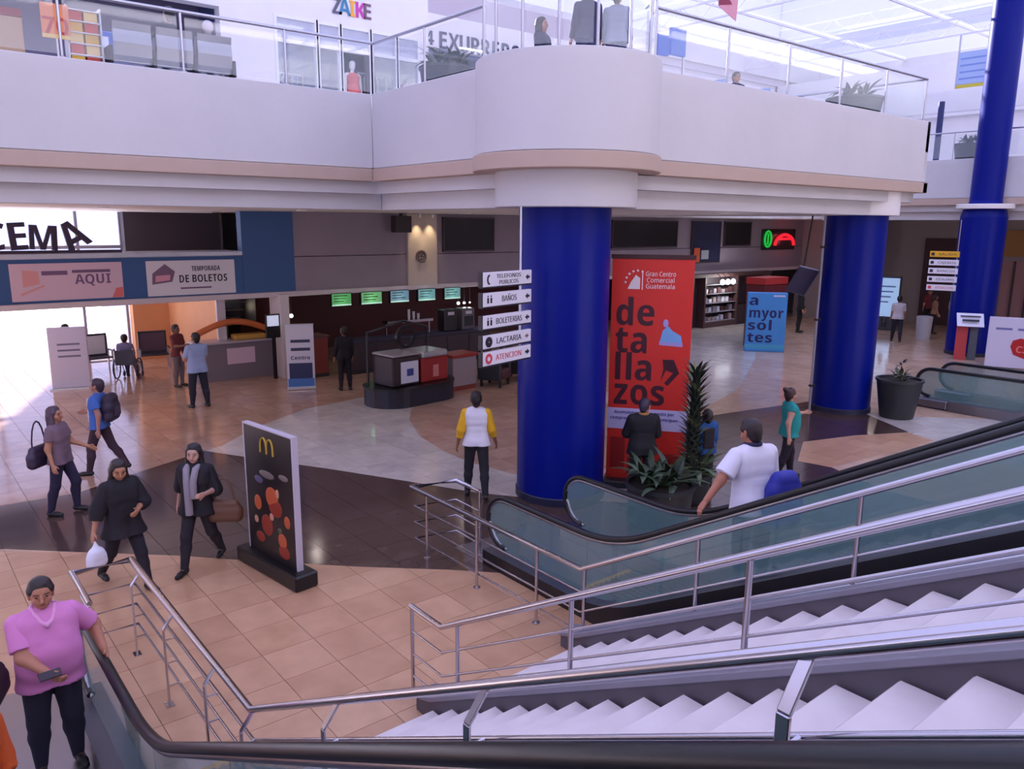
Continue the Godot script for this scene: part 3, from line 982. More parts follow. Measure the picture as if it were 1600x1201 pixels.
func escalator(label: String, xl: float, xr: float, zn: float, zb: float, glass_mat: Material) -> Node3D:
	var t := thing("escalator", label, "escalator", Vector3.ZERO, 0, "escalators")
	var rubber := mat("handrail_rubber", rgb8(24, 24, 28), 0.35)
	var metal := mat("brushed_metal", rgb8(170, 168, 176), 0.3, 1.0)
	var deckm := mat("escalator_deck", rgb8(120, 118, 128), 0.35, 0.8)
	var black := mat("cladding_black", rgb8(30, 28, 33), 0.4)
	var hr := 0.95
	for s in [-1.0, 1.0]:
		var x: float = xl if s < 0 else xr
		var top := esc_path(hr, zn + 0.35, zb)
		var pts := []
		var n := 12
		for i in n + 1:               # newel: half circle from the foot up and over
			var a := -PI / 2 - PI * i / n
			pts.append(Vector3(x, hr - 0.34 + 0.34 * sin(a), zn + 0.35 + 0.35 * cos(a)))
		for i in range(1, top.size()): pts.append(Vector3(x, top[i].y, top[i].x))
		var b := MB.new()
		b.tube(pts, 0.042, 10, true, 0.75)
		obj("handrail", b, rubber, t)
		var g := MB.new()
		var gp := []
		for p in pts: gp.append(p - Vector3(0, 0.045, 0) if p.y > 0.6 else p + Vector3(0, 0.0, 0.045))
		g.tube(gp, 0.02, 6)
		obj("handrail_guide", g, metal, t)
		# glass in panels
		var low := esc_path(0.22, zn + 0.35, zb)
		var hi := esc_path(hr - 0.05, zn + 0.35, zb)
		var cuts := [0, 2, 5, 9, 11, 13, 15, 17, 19]
		for k in cuts.size() - 1:
			var a: int = cuts[k]
			var e: int = cuts[k + 1]
			var pg := PackedVector2Array()
			if a == 0:
				for i in range(1, 12):
					var an := -PI / 2 - PI * i / 12.0
					pg.append(Vector2(-(zn + 0.35 + 0.31 * cos(an)), hr - 0.36 + 0.31 * sin(an)))
			for i in range(a, e + 1): pg.append(Vector2(-hi[i].x, hi[i].y) + Vector2(0.006 if i == e else 0.0, 0))
			for i in range(e, a - 1, -1): pg.append(Vector2(-low[i].x, low[i].y) + Vector2(0.006 if i == e else 0.0, 0))
			var pb := MB.new()
			pb.extr(pg, -0.005, 0.005, Transform3D(Basis(Vector3(0, 0, -1), Vector3.UP, Vector3.RIGHT), Vector3(x, 0, 0)))
			obj("glass_panel", pb, glass_mat, t)
		# decking, skirt and outer cladding follow the slope
		var dk := MB.new()
		var sk := MB.new()
		var cl := MB.new()
		var line := esc_path(0.2, zn + 0.05, zb)
		for i in line.size() - 1:
			var p: Vector2 = line[i]; var q: Vector2 = line[i + 1]
			var x0 := x - 0.14; var x1 := x + 0.14
			dk.quad(Vector3(x0, p.y, p.x), Vector3(x1, p.y, p.x), Vector3(x1, q.y, q.x), Vector3(x0, q.y, q.x)) if false else dk.quad(Vector3(x0, q.y, q.x), Vector3(x1, q.y, q.x), Vector3(x1, p.y, p.x), Vector3(x0, p.y, p.x))
			for xx in [x0, x1]:
				var drop := 0.26
				var outer: bool = (xx - x) * s > 0
				var mbx := cl if outer else sk
				if outer: drop = 1.25
				var y0 := maxf(0.0, p.y - drop); var y1 := maxf(0.0, q.y - drop)
				if xx > x: mbx.quad(Vector3(xx, y0, p.x), Vector3(xx, p.y, p.x), Vector3(xx, q.y, q.x), Vector3(xx, y1, q.x))
				else: mbx.quad(Vector3(xx, y1, q.x), Vector3(xx, q.y, q.x), Vector3(xx, p.y, p.x), Vector3(xx, y0, p.x))
		# rounded nose of the deck
		dk.box(Vector3(x, 0.1, zn + 0.06), Vector3(0.28, 0.2, 0.06), Basis(), 0.02)
		obj("deck", dk, deckm, t)
		obj("skirt", sk, metal, t)
		obj("cladding", cl, black, t)
	# underside of the truss
	var un := MB.new()
	var ln := esc_path(-1.02, zn + 0.4, zb)
	for i in ln.size() - 1:
		var p: Vector2 = ln[i]; var q: Vector2 = ln[i + 1]
		if q.y < 0.02: continue
		un.quad(Vector3(xl - 0.13, maxf(0, p.y), p.x), Vector3(xr + 0.13, maxf(0, p.y), p.x), Vector3(xr + 0.13, q.y, q.x), Vector3(xl - 0.13, q.y, q.x))
	obj("truss_underside", un, black, t)
	# steps
	var stm := mat("step_metal", rgb8(86, 84, 92), 0.45, 0.7)
	var wid := xr - xl - 0.3
	var sb := MB.new()
	sb.box(Vector3(0, -0.02, 0), Vector3(wid, 0.04, 0.4))
	for k in 12: sb.box(Vector3((k - 5.5) * wid / 12.0, 0.006, 0), Vector3(wid / 26.0, 0.012, 0.39))
	sb.quad(Vector3(-wid / 2, -0.24, -0.2), Vector3(wid / 2, -0.24, -0.2), Vector3(wid / 2, 0, -0.2), Vector3(-wid / 2, 0, -0.2))
	var me := sb.mesh(stm)
	for i in 30:
		var z := zb - 0.6 + 0.405 * i
		var y := clampf((z - zb) * SLOPE, 0.012, DECK)
		if z < zb + 0.4: y = maxf(0.012, (z - zb + 0.15) * SLOPE * 0.7 + 0.012)
		inst("step", me, t, Transform3D(Basis(), Vector3((xl + xr) / 2, y, z)))
	bx("floor_plate", Vector3(xl - 0.14, 0.001, zn - 0.6), Vector3(xr + 0.14, 0.008, zb - 0.8), metal, t)
	var comb := mat("comb_yellow", rgb8(190, 150, 40), 0.5)
	bx("comb", Vector3(xl + 0.16, 0.008, zb - 0.86), Vector3(xr - 0.16, 0.016, zb - 0.78), comb, t)
	return t

func build_escalators() -> void:
	var g := glass("escalator_glass", rgb8(120, 160, 160), 0.38)
	escalator("escalator with black handrails that the woman in pink is riding", -0.2, 1.1, -7.6, -5.15, g)
	escalator("escalator that the man in the white shirt is riding, beside the stairs", 6.0, 7.38, -7.85, -5.6, g)
	var far := thing("escalator", "far escalator landing with black handrail loops behind the dark planter", "escalator", Vector3.ZERO, 0, "escalators")
	var rubber := mat("handrail_rubber")
	var metal := mat("brushed_metal")
	for s in 2:
		var x := 20.2 + 1.35 * s
		var pts := []
		for i in 13:
			var a := -PI / 2 - PI * i / 12.0
			pts.append(Vector3(x, 0.62 + 0.34 * sin(a), -8.35 + 0.35 * cos(a)))
		for i in range(1, 20):
			var z := -8.35 + i * 0.5
			var u := maxf(0.0, z + 6.4)
			pts.append(Vector3(x, 0.96 + u * SLOPE * minf(1.0, u / 0.8), z))
		var b := MB.new()
		b.tube(pts, 0.045, 8)
		obj("handrail", b, rubber, far)
		var pg := PackedVector2Array()
		for p in pts: pg.append(Vector2(-p.z, p.y - 0.03))
		var hi := pts.size() - 1
		for i in range(hi, 12, -1): pg.append(Vector2(-pts[i].z, maxf(0.2, pts[i].y - 0.75)))
		var gb := MB.new()
		gb.extr(pg, -0.006, 0.006, Transform3D(Basis(Vector3(0, 0, -1), Vector3.UP, Vector3.RIGHT), Vector3(x, 0, 0)))
		obj("glass_panel", gb, g, far)
		var dk := MB.new()
		for i in range(13, hi):
			var p: Vector3 = pts[i]; var q: Vector3 = pts[i + 1]
			var y0 := maxf(0.24, p.y - 0.72); var y1 := maxf(0.24, q.y - 0.72)
			dk.quad(Vector3(x - 0.16, y1, q.z), Vector3(x + 0.16, y1, q.z), Vector3(x + 0.16, y0, p.z), Vector3(x - 0.16, y0, p.z))
			for e in [-0.16, 0.16]: dk.quad(Vector3(x + e, 0, p.z), Vector3(x + e, y0, p.z), Vector3(x + e, y1, q.z), Vector3(x + e, 0, q.z))
		dk.box(Vector3(x, 0.12, -8.3), Vector3(0.32, 0.24, 0.9), Basis(), 0.04)
		obj("deck", dk, mat("escalator_deck"), far)
	var stm := mat("step_metal")
	for i in 12:
		var z := -7.0 + 0.405 * i
		bx("step", Vector3(20.36, maxf(0.0, (z + 6.4) * SLOPE) - 0.0, z - 0.2), Vector3(21.39, maxf(0.02, (z + 6.4) * SLOPE + 0.02), z + 0.2), stm, far)
	bx("floor_plate", Vector3(20.04, 0.001, -9.0), Vector3(21.71, 0.01, -7.2), metal, far)

# ---------------------------------------------------------------- glass balustrades of the upper floor
func balustrade(label: String, pts: Array, base := RIM, panel := 1.7) -> void:
	var t := thing("glass_balustrade", label, "balustrade", Vector3.ZERO, 0, "upper balustrades")
	var steel := mat("satin_steel", rgb8(190, 190, 200), 0.3, 1.0)
	var g := glass("clear_glass", rgb8(225, 238, 240), 0.1)
	var rail := []
	for p in pts: rail.append(Vector3(p.x, base + 0.92, p.y))
	var b := MB.new()
	b.tube(rail, 0.028, 10)
	obj("handrail", b, steel, t)
	for i in pts.size() - 1:
		var a: Vector2 = pts[i]
		var c: Vector2 = pts[i + 1]
		var n := maxi(1, int(round(a.distance_to(c) / panel)))
		var d := (c - a).normalized()
		for k in n:
			var p := a.lerp(c, k / float(n))
			var q := a.lerp(c, (k + 1) / float(n))
			var pb := MB.new()
			pb.tube([Vector3(p.x, base, p.y), Vector3(p.x, base + 0.92, p.y)], 0.022, 8)
			pb.lathe([Vector2(0.06, 0), Vector2(0.06, 0.012), Vector2(0.025, 0.03)], 12, Vector3(p.x, base, p.y))
			obj("post", pb, steel, t)
			var m := (p + q) / 2
			var gb := MB.new()
			var ax := Vector3(d.x, 0, d.y)
			gb.box(Vector3(m.x, base + 0.45, m.y), Vector3(p.distance_to(q) - 0.12, 0.78, 0.012), Basis(ax, Vector3.UP, ax.cross(Vector3.UP)))
			obj("glass_panel", gb, g, t)

func build_balustrades() -> void:
	balustrade("glass balustrade in front of the metal bench and the sale shop", [Vector2(-13, -13.8), Vector2(7.82, -13.8)], RIM, 1.78)
	balustrade("glass balustrade running towards the rounded bay with a leafy plant behind", [Vector2(7.82, -13.8), Vector2(7.82, -10.3)])
	var arc := []
	for i in 9:
		var a := deg_to_rad(220.0 - 190.0 * i / 8.0 - 10.0)
		arc.append(Vector2(8.58 + 1.28 * cos(a), -9.27 + 1.28 * sin(a)))
	balustrade("curved glass balustrade on the rounded bay above the thick blue column", arc, RIM, 1.0)
	balustrade("long glass balustrade on the bay side reaching to the second column", [Vector2(9.9, -8.72), Vector2(19.1, -8.72)])
	balustrade("glass balustrade end turning back over the second column", [Vector2(19.1, -8.72), Vector2(19.1, -17.8)])
	balustrade("far wing balustrade behind the tall narrowing blue column", [Vector2(30.35, -17.8), Vector2(30.35, -4.2)])

# ---------------------------------------------------------------- upper floor
func lamp_area(parent: Node3D, at: Vector3, size: Vector2, e: float, c: Color, look: Vector3) -> void:
	var l := AreaLight3D.new()
	l.name = "lamp_light"
	l.area_size = size
	l.light_energy = e
	l.light_color = c
	l.shadow_enabled = true
	l.area_range = 30.0
	parent.add_child(l, true)
	l.position = at
	l.basis = Basis.looking_at(look, Vector3.UP if absf(look.y) < 0.9 else Vector3.RIGHT)

func tube_lamp(label: String, at: Vector3, size: Vector3, e := 3.0) -> void:
	var t := thing("ceiling_lamp", label, "lamp", at, 0, "shop ceiling lamps")
	bx("housing", Vector3(-size.x / 2 - 0.03, 0.0, -size.z / 2 - 0.03), Vector3(size.x / 2 + 0.03, 0.06, size.z / 2 + 0.03), mat("lamp_housing", rgb8(220, 220, 225), 0.5), t)
	bx("lamp_tube", Vector3(-size.x / 2, -0.04, -size.z / 2), Vector3(size.x / 2, 0.0, size.z / 2), glow("lamp_glow", Color(0.95, 0.97, 1.0), 2.2), t)
	lamp_area(t, Vector3(0, -0.06, 0), Vector2(size.x, size.z), e, Color(0.93, 0.95, 1.0), Vector3.DOWN)

func build_upper_floor() -> void:
	var w := white()
	# white shop front with coloured letters
	var zf := -18.0
	var wl := struct("wall_shop_front")
	bx("pier", Vector3(6.5, DECK, zf - 0.3), Vector3(7.7, 8.97, zf), w, wl)
	bx("header", Vector3(6.5, 8.97, zf - 0.3), Vector3(11.8, 11.2, zf), w, wl)
	bx("return_wall", Vector3(11.5, DECK, -21), Vector3(11.8, 11.2, zf - 0.3), w, wl)
	bx("pier", Vector3(11.5, DECK, zf - 0.3), Vector3(11.8, 8.97, zf), w, wl)
	var frame := mat("white_frame", rgb8(236, 236, 240), 0.4)
	var g := glass("shop_glass", rgb8(215, 228, 238), 0.12)
	var xs := [7.7, 8.72, 9.32, 10.12, 10.85, 11.5]
	for i in xs.size() - 1:
		var wn := struct("window_%d" % (i + 1))
		var x0: float = xs[i]; var x1: float = xs[i + 1]
		bx("jamb", Vector3(x0, DECK, zf - 0.12), Vector3(x0 + 0.07, 8.97, zf + 0.02), frame, wn)
		bx("jamb", Vector3(x1 - 0.03, DECK, zf - 0.12), Vector3(x1 + 0.04, 8.97, zf + 0.02), frame, wn)
		bx("rail", Vector3(x0 + 0.07, 8.38, zf - 0.1), Vector3(x1 - 0.03, 8.46, zf), frame, wn)
		bx("rail", Vector3(x0 + 0.07, 8.9, zf - 0.1), Vector3(x1 - 0.03, 8.97, zf), frame, wn)
		bx("transom_pane", Vector3(x0 + 0.07, 8.46, zf - 0.055), Vector3(x1 - 0.03, 8.9, zf - 0.045), glass("frosted_pane", rgb8(222, 226, 240), 0.55), wn)
		if i != 2:
			bx("rail", Vector3(x0 + 0.07, DECK, zf - 0.1), Vector3(x1 - 0.03, DECK + 0.12, zf), frame, wn)
			bx("pane", Vector3(x0 + 0.07, DECK + 0.12, zf - 0.055), Vector3(x1 - 0.03, 8.38, zf - 0.045), g, wn)
		else:
			bx("door_post", Vector3(x1 - 0.12, DECK, zf - 0.1), Vector3(x1 - 0.05, 8.38, zf), mat("dark_frame", rgb8(52, 52, 66), 0.4), wn)
	var inn := struct("wall_shop_interior")
	var navy := mat("shop_navy", rgb8(70, 78, 120), 0.7)
	bx("back_panel", Vector3(6.6, DECK, -20.9), Vector3(11.5, 9.4, -20.7), navy, inn)
	bx("side_panel", Vector3(6.5, DECK, -20.9), Vector3(6.7, 9.4, zf - 0.3), navy, inn)
	bx("shop_ceiling", Vector3(6.5, 9.3, -20.9), Vector3(11.5, 9.4, zf - 0.3), mat("shop_ceiling", rgb8(110, 118, 150), 0.8), inn)
	tube_lamp("short fluorescent lamp high behind the first pane of the white shop front", Vector3(8.2, 9.2, -18.9), Vector3(0.75, 0, 0.18), 4.0)
	tube_lamp("longer fluorescent lamp deeper behind the first pane of the white shop front", Vector3(8.75, 9.2, -19.9), Vector3(1.0, 0, 0.18), 4.0)
	# letters on the header
	var sg := thing("shop_sign", "coloured wall letters above the white shop windows", "sign", Vector3(9.62, 9.35, zf + 0.02))
	var cols := [rgb8(90, 90, 110), rgb8(60, 130, 170), rgb8(240, 170, 60), rgb8(200, 60, 170), rgb8(120, 90, 110)]
	var chs := ["Z", "A", "I", "K", "E"]
	for i in 5: text(chs[i], Vector3(-0.36 + 0.2 * i, 0, 0), 0, 0.36, mat("letter_%d" % i, cols[i], 0.5), sg, true)
	# dummy with a red dress in the doorway
	var mq := thing("mannequin", "white mannequin in a coral red dress in the shop doorway", "mannequin", Vector3(9.75, DECK, -18.25))
	var mb := MB.new()
	nets(mb, [[Vector3(0, 1.25, 0), Vector3(0, 1.4, 0), 0.06, 0.045], [Vector3(0, 1.5, 0), Vector3(0, 1.58, 0.01), 0.07, 0.075], [Vector3(-0.15, 1.32, 0), Vector3(0.15, 1.32, 0), 0.05, 0.05], [Vector3(-0.19, 1.3, 0), Vector3(-0.22, 0.8, 0.05), 0.04, 0.025], [Vector3(0.19, 1.3, 0), Vector3(0.22, 0.8, 0.05), 0.04, 0.025], [Vector3(-0.08, 0.7, 0), Vector3(-0.09, 0.05, 0), 0.06, 0.035], [Vector3(0.08, 0.7, 0), Vector3(0.09, 0.05, 0), 0.06, 0.035]], 0.02)
	obj("body", mb, mat("mannequin_white", rgb8(235, 232, 232), 0.4), mq)
	var dr := MB.new()
	dr.lathe([Vector2(0.11, 1.36), Vector2(0.17, 1.28), Vector2(0.15, 1.1), Vector2(0.2, 0.9), Vector2(0.3, 0.62), Vector2(0.28, 0.6)], 20)
	obj("dress", dr, mat("coral_cloth", rgb8(214, 106, 104), 0.85), mq)
	bx("stand", Vector3(-0.2, 0, -0.2), Vector3(0.2, 0.03, 0.2), mat("lamp_housing"), mq)
	clothes_rack("rack of teal and grey clothes behind the last shop pane", Vector3(10.8, DECK, -18.8), [rgb8(90, 130, 140), rgb8(170, 180, 190), rgb8(60, 90, 110), rgb8(190, 90, 110), rgb8(110, 150, 160)])
	clothes_rack("rack of blue clothes under the fluorescent lamps", Vector3(8.7, DECK, -20.1), [rgb8(60, 80, 130), rgb8(120, 130, 170), rgb8(80, 60, 90), rgb8(70, 100, 150)])
	# dark sale shop further left
	var sh := struct("wall_sale_shop")
	bx("back_panel", Vector3(-13, DECK, -19.6), Vector3(6.5, 9.6, -19.3), mat("shop_plum", rgb8(104, 96, 122), 0.7), sh)
	bx("header", Vector3(-13, 8.9, -18.3), Vector3(6.5, 11.2, -18.0), w, sh)
	bx("shop_ceiling", Vector3(-13, 9.5, -19.4), Vector3(6.5, 9.6, -18.2), mat("shop_ceiling"), sh)
	for i in 2: tube_lamp("slanted pair of fluorescent lamps over the sale shop, %s one" % ["first", "second"][i], Vector3(2.62 + 0.35 * i, 8.78, -17.2), Vector3(0.12, 0, 0.9), 2.0)
	var board := thing("display_board", "tan board with dark marks at the edge of the sale shop", "board", Vector3(2.0, DECK, -15.6))
	bx("panel", Vector3(-1.3, 0.0, -0.04), Vector3(0.42, 1.0, 0.04), mat("tan_board", rgb8(188, 160, 130), 0.7), board, 0.01)
	bx("top_strip", Vector3(-1.3, 1.0, -0.05), Vector3(0.42, 1.12, 0.05), mat("brick_red", rgb8(140, 50, 50), 0.7), board)
	for q in [[-0.1, 0.72, 0.2], [0.12, 0.42, 0.16], [-0.75, 0.6, 0.2]]:
		var mk := MB.new()
		mk.ball(Vector3(q[0], q[1], 0.04), Vector3(q[2] * 0.5, 0.035, 0.004), 10)
		obj("mark", mk, mat("board_mark", rgb8(70, 56, 56), 0.8), board)
	var ss := thing("sale_sign", "orange sale card with a big 70 behind the glass balustrade", "sign", Vector3(2.79, 7.24, -15.0))
	bx("card", Vector3(-0.2, 0, -0.015), Vector3(0.2, 0.52, 0.015), mat("sale_orange", rgb8(232, 142, 92), 0.6), ss, 0.005)
	text("70", Vector3(0, 0.18, 0.018), 0, 0.26, mat("sale_red", rgb8(190, 70, 60), 0.6), ss, true)
	bx("price_strip", Vector3(-0.2, 0.0, 0.015), Vector3(0.2, 0.06, 0.018), mat("pale_yellow", rgb8(232, 200, 120), 0.6), ss)
	bx("stem", Vector3(-0.015, -0.64, -0.012), Vector3(0.015, 0.0, 0.012), mat("satin_steel", rgb8(190, 190, 200), 0.3, 1.0), ss)
	bx("foot_plate", Vector3(-0.15, -0.64, -0.12), Vector3(0.15, -0.62, 0.12), mat("satin_steel"), ss)
	var yb := thing("display_stand", "stand of yellow and red boxes between the balustrade post and bench", "display", Vector3(3.22, DECK, -15.2))
	for i in 5:
		for k in 2:
			bx("product_box", Vector3(-0.22 + 0.23 * k, 0.3 + 0.17 * i, -0.1), Vector3(-0.02 + 0.23 * k, 0.45 + 0.17 * i, 0.1), mat("product_%d" % ((i + k) % 3), [rgb8(222, 176, 70), rgb8(196, 76, 60), rgb8(230, 200, 130)][(i + k) % 3], 0.6), yb, 0.006)
	for i in 6: bx("shelf", Vector3(-0.26, 0.28 + 0.17 * i, -0.13), Vector3(0.26, 0.297 + 0.17 * i, 0.13), mat("lamp_housing"), yb)
	for s in [-1.0, 1.0]: bx("upright", Vector3(0.25 * s - 0.012, 0, -0.13), Vector3(0.25 * s + 0.012, 1.2, 0.13), mat("lamp_housing"), yb)
	var bb := thing("blue_display", "bright blue display with white flashes behind the bench", "display", Vector3(3.95, DECK, -17.0))
	bx("panel", Vector3(-0.5, 0.0, -0.1), Vector3(0.5, 1.25, 0.1), mat("display_blue", rgb8(60, 104, 190), 0.5), bb, 0.02)
	for i in 3: bx("flash", Vector3(-0.4 + 0.3 * i, 0.95, 0.1), Vector3(-0.25 + 0.3 * i, 1.15, 0.105), mat("display_white", rgb8(225, 230, 240), 0.5), bb)
	# three-seat metal bench, seen from behind
	var bn := thing("metal_bench", "three-seat steel bench seen from behind at the balustrade", "bench", Vector3(4.57, DECK, -14.85))
	var st := mat("bench_steel", rgb8(150, 152, 164), 0.32, 1.0)
	var blk := mat("bench_black", rgb8(36, 36, 44), 0.5)
	for i in 3:
		var x := -0.68 + 0.68 * i
		var b := MB.new()
		var prof := [Vector2(0.0, 1.02), Vector2(-0.03, 0.9), Vector2(-0.01, 0.7), Vector2(-0.05, 0.5), Vector2(-0.14, 0.42)]
		for k in 4:
			var p: Vector2 = prof[k]; var q: Vector2 = prof[k + 1]
			b.quad(Vector3(x - 0.3, q.y, q.x), Vector3(x + 0.3, q.y, q.x), Vector3(x + 0.3, p.y, p.x), Vector3(x - 0.3, p.y, p.x))
			b.quad(Vector3(x + 0.3, q.y, q.x - 0.03), Vector3(x - 0.3, q.y, q.x - 0.03), Vector3(x - 0.3, p.y, p.x - 0.03), Vector3(x + 0.3, p.y, p.x - 0.03))
		obj("backrest", b, st, bn)
		bx("seat", Vector3(x - 0.3, 0.4, -0.6), Vector3(x + 0.3, 0.44, -0.12), st, bn, 0.01)
	for i in 4:
		var x := -1.02 + 0.68 * i
		bx("arm", Vector3(x - 0.025, 0.36, -0.58), Vector3(x + 0.025, 0.64, -0.02), blk, bn, 0.008)
		if i != 1: bx("leg", Vector3(x - 0.025, 0.0, -0.5), Vector3(x + 0.025, 0.36, -0.1), blk, bn)
	# letters EXURRERS on a white strip, dark shop under it
	var ex := struct("wall_letter_shop")
	bx("strip", Vector3(11.8, 9.55, -21.2), Vector3(21, 10.5, -21.0), w, ex)
	bx("upper_panel", Vector3(11.8, 10.5, -21.4), Vector3(21, 11.2, -21.1), mat("lilac_grey", rgb8(196, 186, 196), 0.8), ex)
	bx("shop_back", Vector3(11.8, DECK, -23.6), Vector3(21, 9.55, -23.4), mat("shop_dark", rgb8(70, 64, 78), 0.7), ex)
	bx("shop_ceiling", Vector3(11.8, 9.45, -23.5), Vector3(21, 9.55, -21.2), mat("shop_ceiling"), ex)
	var es := thing("shop_letters", "navy letters reading EXURRERS on the white strip above the dark shop", "sign", Vector3(15.7, 9.78, -20.98))
	var word := "EXURRERS"
	for i in word.length(): text(word[i], Vector3(-1.42 + 0.4 * i, 0, 0), 0, 0.5, mat("navy_letter", rgb8(30, 36, 66), 0.5), es, true)
	text("4", Vector3(-1.9, 0.02, 0), 0, 0.4, mat("navy_letter"), es, true)
	tube_lamp("bright strip lamp inside the dark shop under the navy letters", Vector3(15.2, 8.6, -22.4), Vector3(1.3, 0, 0.16), 2.0)
	# bright upper rooms further right
	bx("wall_upper_back", Vector3(21, DECK, -24.3), Vector3(49.9, 11.2, -24.0), w).set_meta("kind", "structure")
	bx("wall_upper_pier", Vector3(21, DECK, -24), Vector3(21.3, 11.2, -21), w).set_meta("kind", "structure")
	bx("wall_wing_back", Vector3(36.5, DECK, -23.9), Vector3(36.8, 9.0, 13.9), w).set_meta("kind", "structure")
	var hd := bx("wall_wing_header", Vector3(36.3, 9.0, -23.9), Vector3(36.8, 11.2, 13.9), w)
	hd.set_meta("kind", "structure")
	var kb := thing("blue_kiosk", "small blue kiosk with hanging panels on the bright upper floor", "kiosk", Vector3(13.95, DECK, -11.9))
	bx("counter", Vector3(-0.5, 0, -0.3), Vector3(0.5, 0.95, 0.3), mat("kiosk_white", rgb8(226, 228, 236), 0.5), kb, 0.02)
	bx("panel", Vector3(-0.5, 1.35, -0.05), Vector3(-0.05, 1.75, 0.05), mat("display_blue"), kb, 0.01)
	bx("panel", Vector3(0.02, 1.4, -0.05), Vector3(0.5, 1.95, 0.05), mat("display_blue"), kb, 0.01)
	for s in [-0.48, 0.48]: bx("pole", Vector3(s - 0.02, 0.95, -0.02), Vector3(s + 0.02, 1.95, 0.02), mat("satin_steel"), kb)
	for q in [[Vector3(15.6, DECK, -11.2), "round white cafe table beside the blue kiosk"], [Vector3(17.2, DECK, -12.4), "round white cafe table further along the upper floor"]]:
		var tb := thing("cafe_table", q[1], "table", q[0], 0, "upper cafe tables")
		var tm := MB.new()
		tm.lathe([Vector2(0.01, 0.72), Vector2(0.38, 0.72), Vector2(0.4, 0.735), Vector2(0.38, 0.75), Vector2(0.01, 0.75)], 24)
		obj("tabletop", tm, mat("kiosk_white"), tb)
		var ls := MB.new()
		ls.lathe([Vector2(0.25, 0), Vector2(0.24, 0.02), Vector2(0.03, 0.05), Vector2(0.03, 0.72)], 16)
		obj("pedestal", ls, mat("satin_steel"), tb)
		for s in [-1.0, 1.0]:
			var ch := thing("cafe_chair", "pale blue cafe chair on the %s side of the %s" % ["left" if s < 0 else "right", "first cafe table" if q[0].x < 16 else "second cafe table"], "chair", q[0] + Vector3(0.68 * s, 0, 0), 0, "upper cafe chairs")
			bx("seat", Vector3(-0.2, 0.42, -0.2), Vector3(0.2, 0.46, 0.2), mat("chair_pale", rgb8(170, 186, 214), 0.5), ch, 0.01)
			bx("backrest", Vector3(0.17 * s - 0.015, 0.55, -0.2), Vector3(0.17 * s + 0.015, 0.88, 0.2), mat("chair_pale"), ch, 0.008)
			for lx in [-0.17, 0.17]:
				for lz in [-0.17, 0.17]: bx("leg", Vector3(lx - 0.012, 0, lz - 0.012), Vector3(lx + 0.012, 0.88 if lx * s > 0 else 0.42, lz + 0.012), mat("satin_steel"), ch)
	# pink banner hanging from the roof
	var pbn := thing("hanging_banner", "pink and maroon banner hanging high over the bay balustrade", "banner", Vector3(16.05, 9.1, -12.0), 0.25)
	var bm := MB.new()
	bm.extr(PackedVector2Array([Vector2(-0.55, 0.12), Vector2(0.5, 0.0), Vector2(0.62, 1.0), Vector2(-0.6, 1.0)]), -0.008, 0.008)
	obj("cloth", bm, mat("banner_pink", rgb8(214, 150, 164), 0.8), pbn)
	var bm2 := MB.new()
	bm2.extr(PackedVector2Array([Vector2(-0.56, 0.13), Vector2(0.2, 0.3), Vector2(-0.1, 0.42), Vector2(-0.57, 0.4)]), 0.009, 0.014)
	obj("print", bm2, mat("banner_maroon", rgb8(140, 50, 76), 0.8), pbn)
	for s in [-0.5, 0.5]:
		var cb := MB.new()
		cb.tube([Vector3(s, 1.0, 0), Vector3(s, 2.45, 0)], 0.006, 5)
		obj("cable", cb, mat("satin_steel"), pbn)
	# hanging board and blue post on the far wing
	var hb := thing("hanging_board", "pale blue notice board with a yellow foot on the far wing", "board", Vector3(33.25, 9.6, -13.5), -PI / 2)
	bx("panel", Vector3(-0.6, 0.12, -0.03), Vector3(0.6, 1.3, 0.03), mat("board_pale_blue", rgb8(176, 196, 232), 0.4), hb, 0.01)
	bx("foot_strip", Vector3(-0.6, 0.0, -0.03), Vector3(0.6, 0.12, 0.035), mat("board_yellow", rgb8(214, 196, 70), 0.5), hb)
	for i in 4: bx("stripe", Vector3(-0.5, 0.3 + 0.24 * i, 0.03), Vector3(0.5, 0.36 + 0.24 * i, 0.034), mat("board_line", rgb8(130, 156, 214), 0.5), hb)
	for s in [-0.6, 0.6]:
		bx("frame", Vector3(s - 0.02, 0, -0.04), Vector3(s + 0.02, 1.92, 0.04), mat("satin_steel"), hb)
	var po := thing("wing_post", "thin dark blue post standing on the far wing behind its balustrade", "post", Vector3(33.4, DECK, -14.6))
	var pm := MB.new()
	pm.lathe([Vector2(0.11, 0.05), Vector2(0.11, 2.6)], 16)
	obj("shaft", pm, mat("post_blue", rgb8(36, 44, 96), 0.5), po)
	var pf := MB.new()
	pf.lathe([Vector2(0.16, 0), Vector2(0.16, 0.05), Vector2(0.1, 0.06)], 16)
	obj("foot", pf, mat("post_blue"), po)
	bx("wall_wing_lintel", Vector3(34.2, 8.9, -23.9), Vector3(34.6, 9.7, 13.9), w).set_meta("kind", "structure")

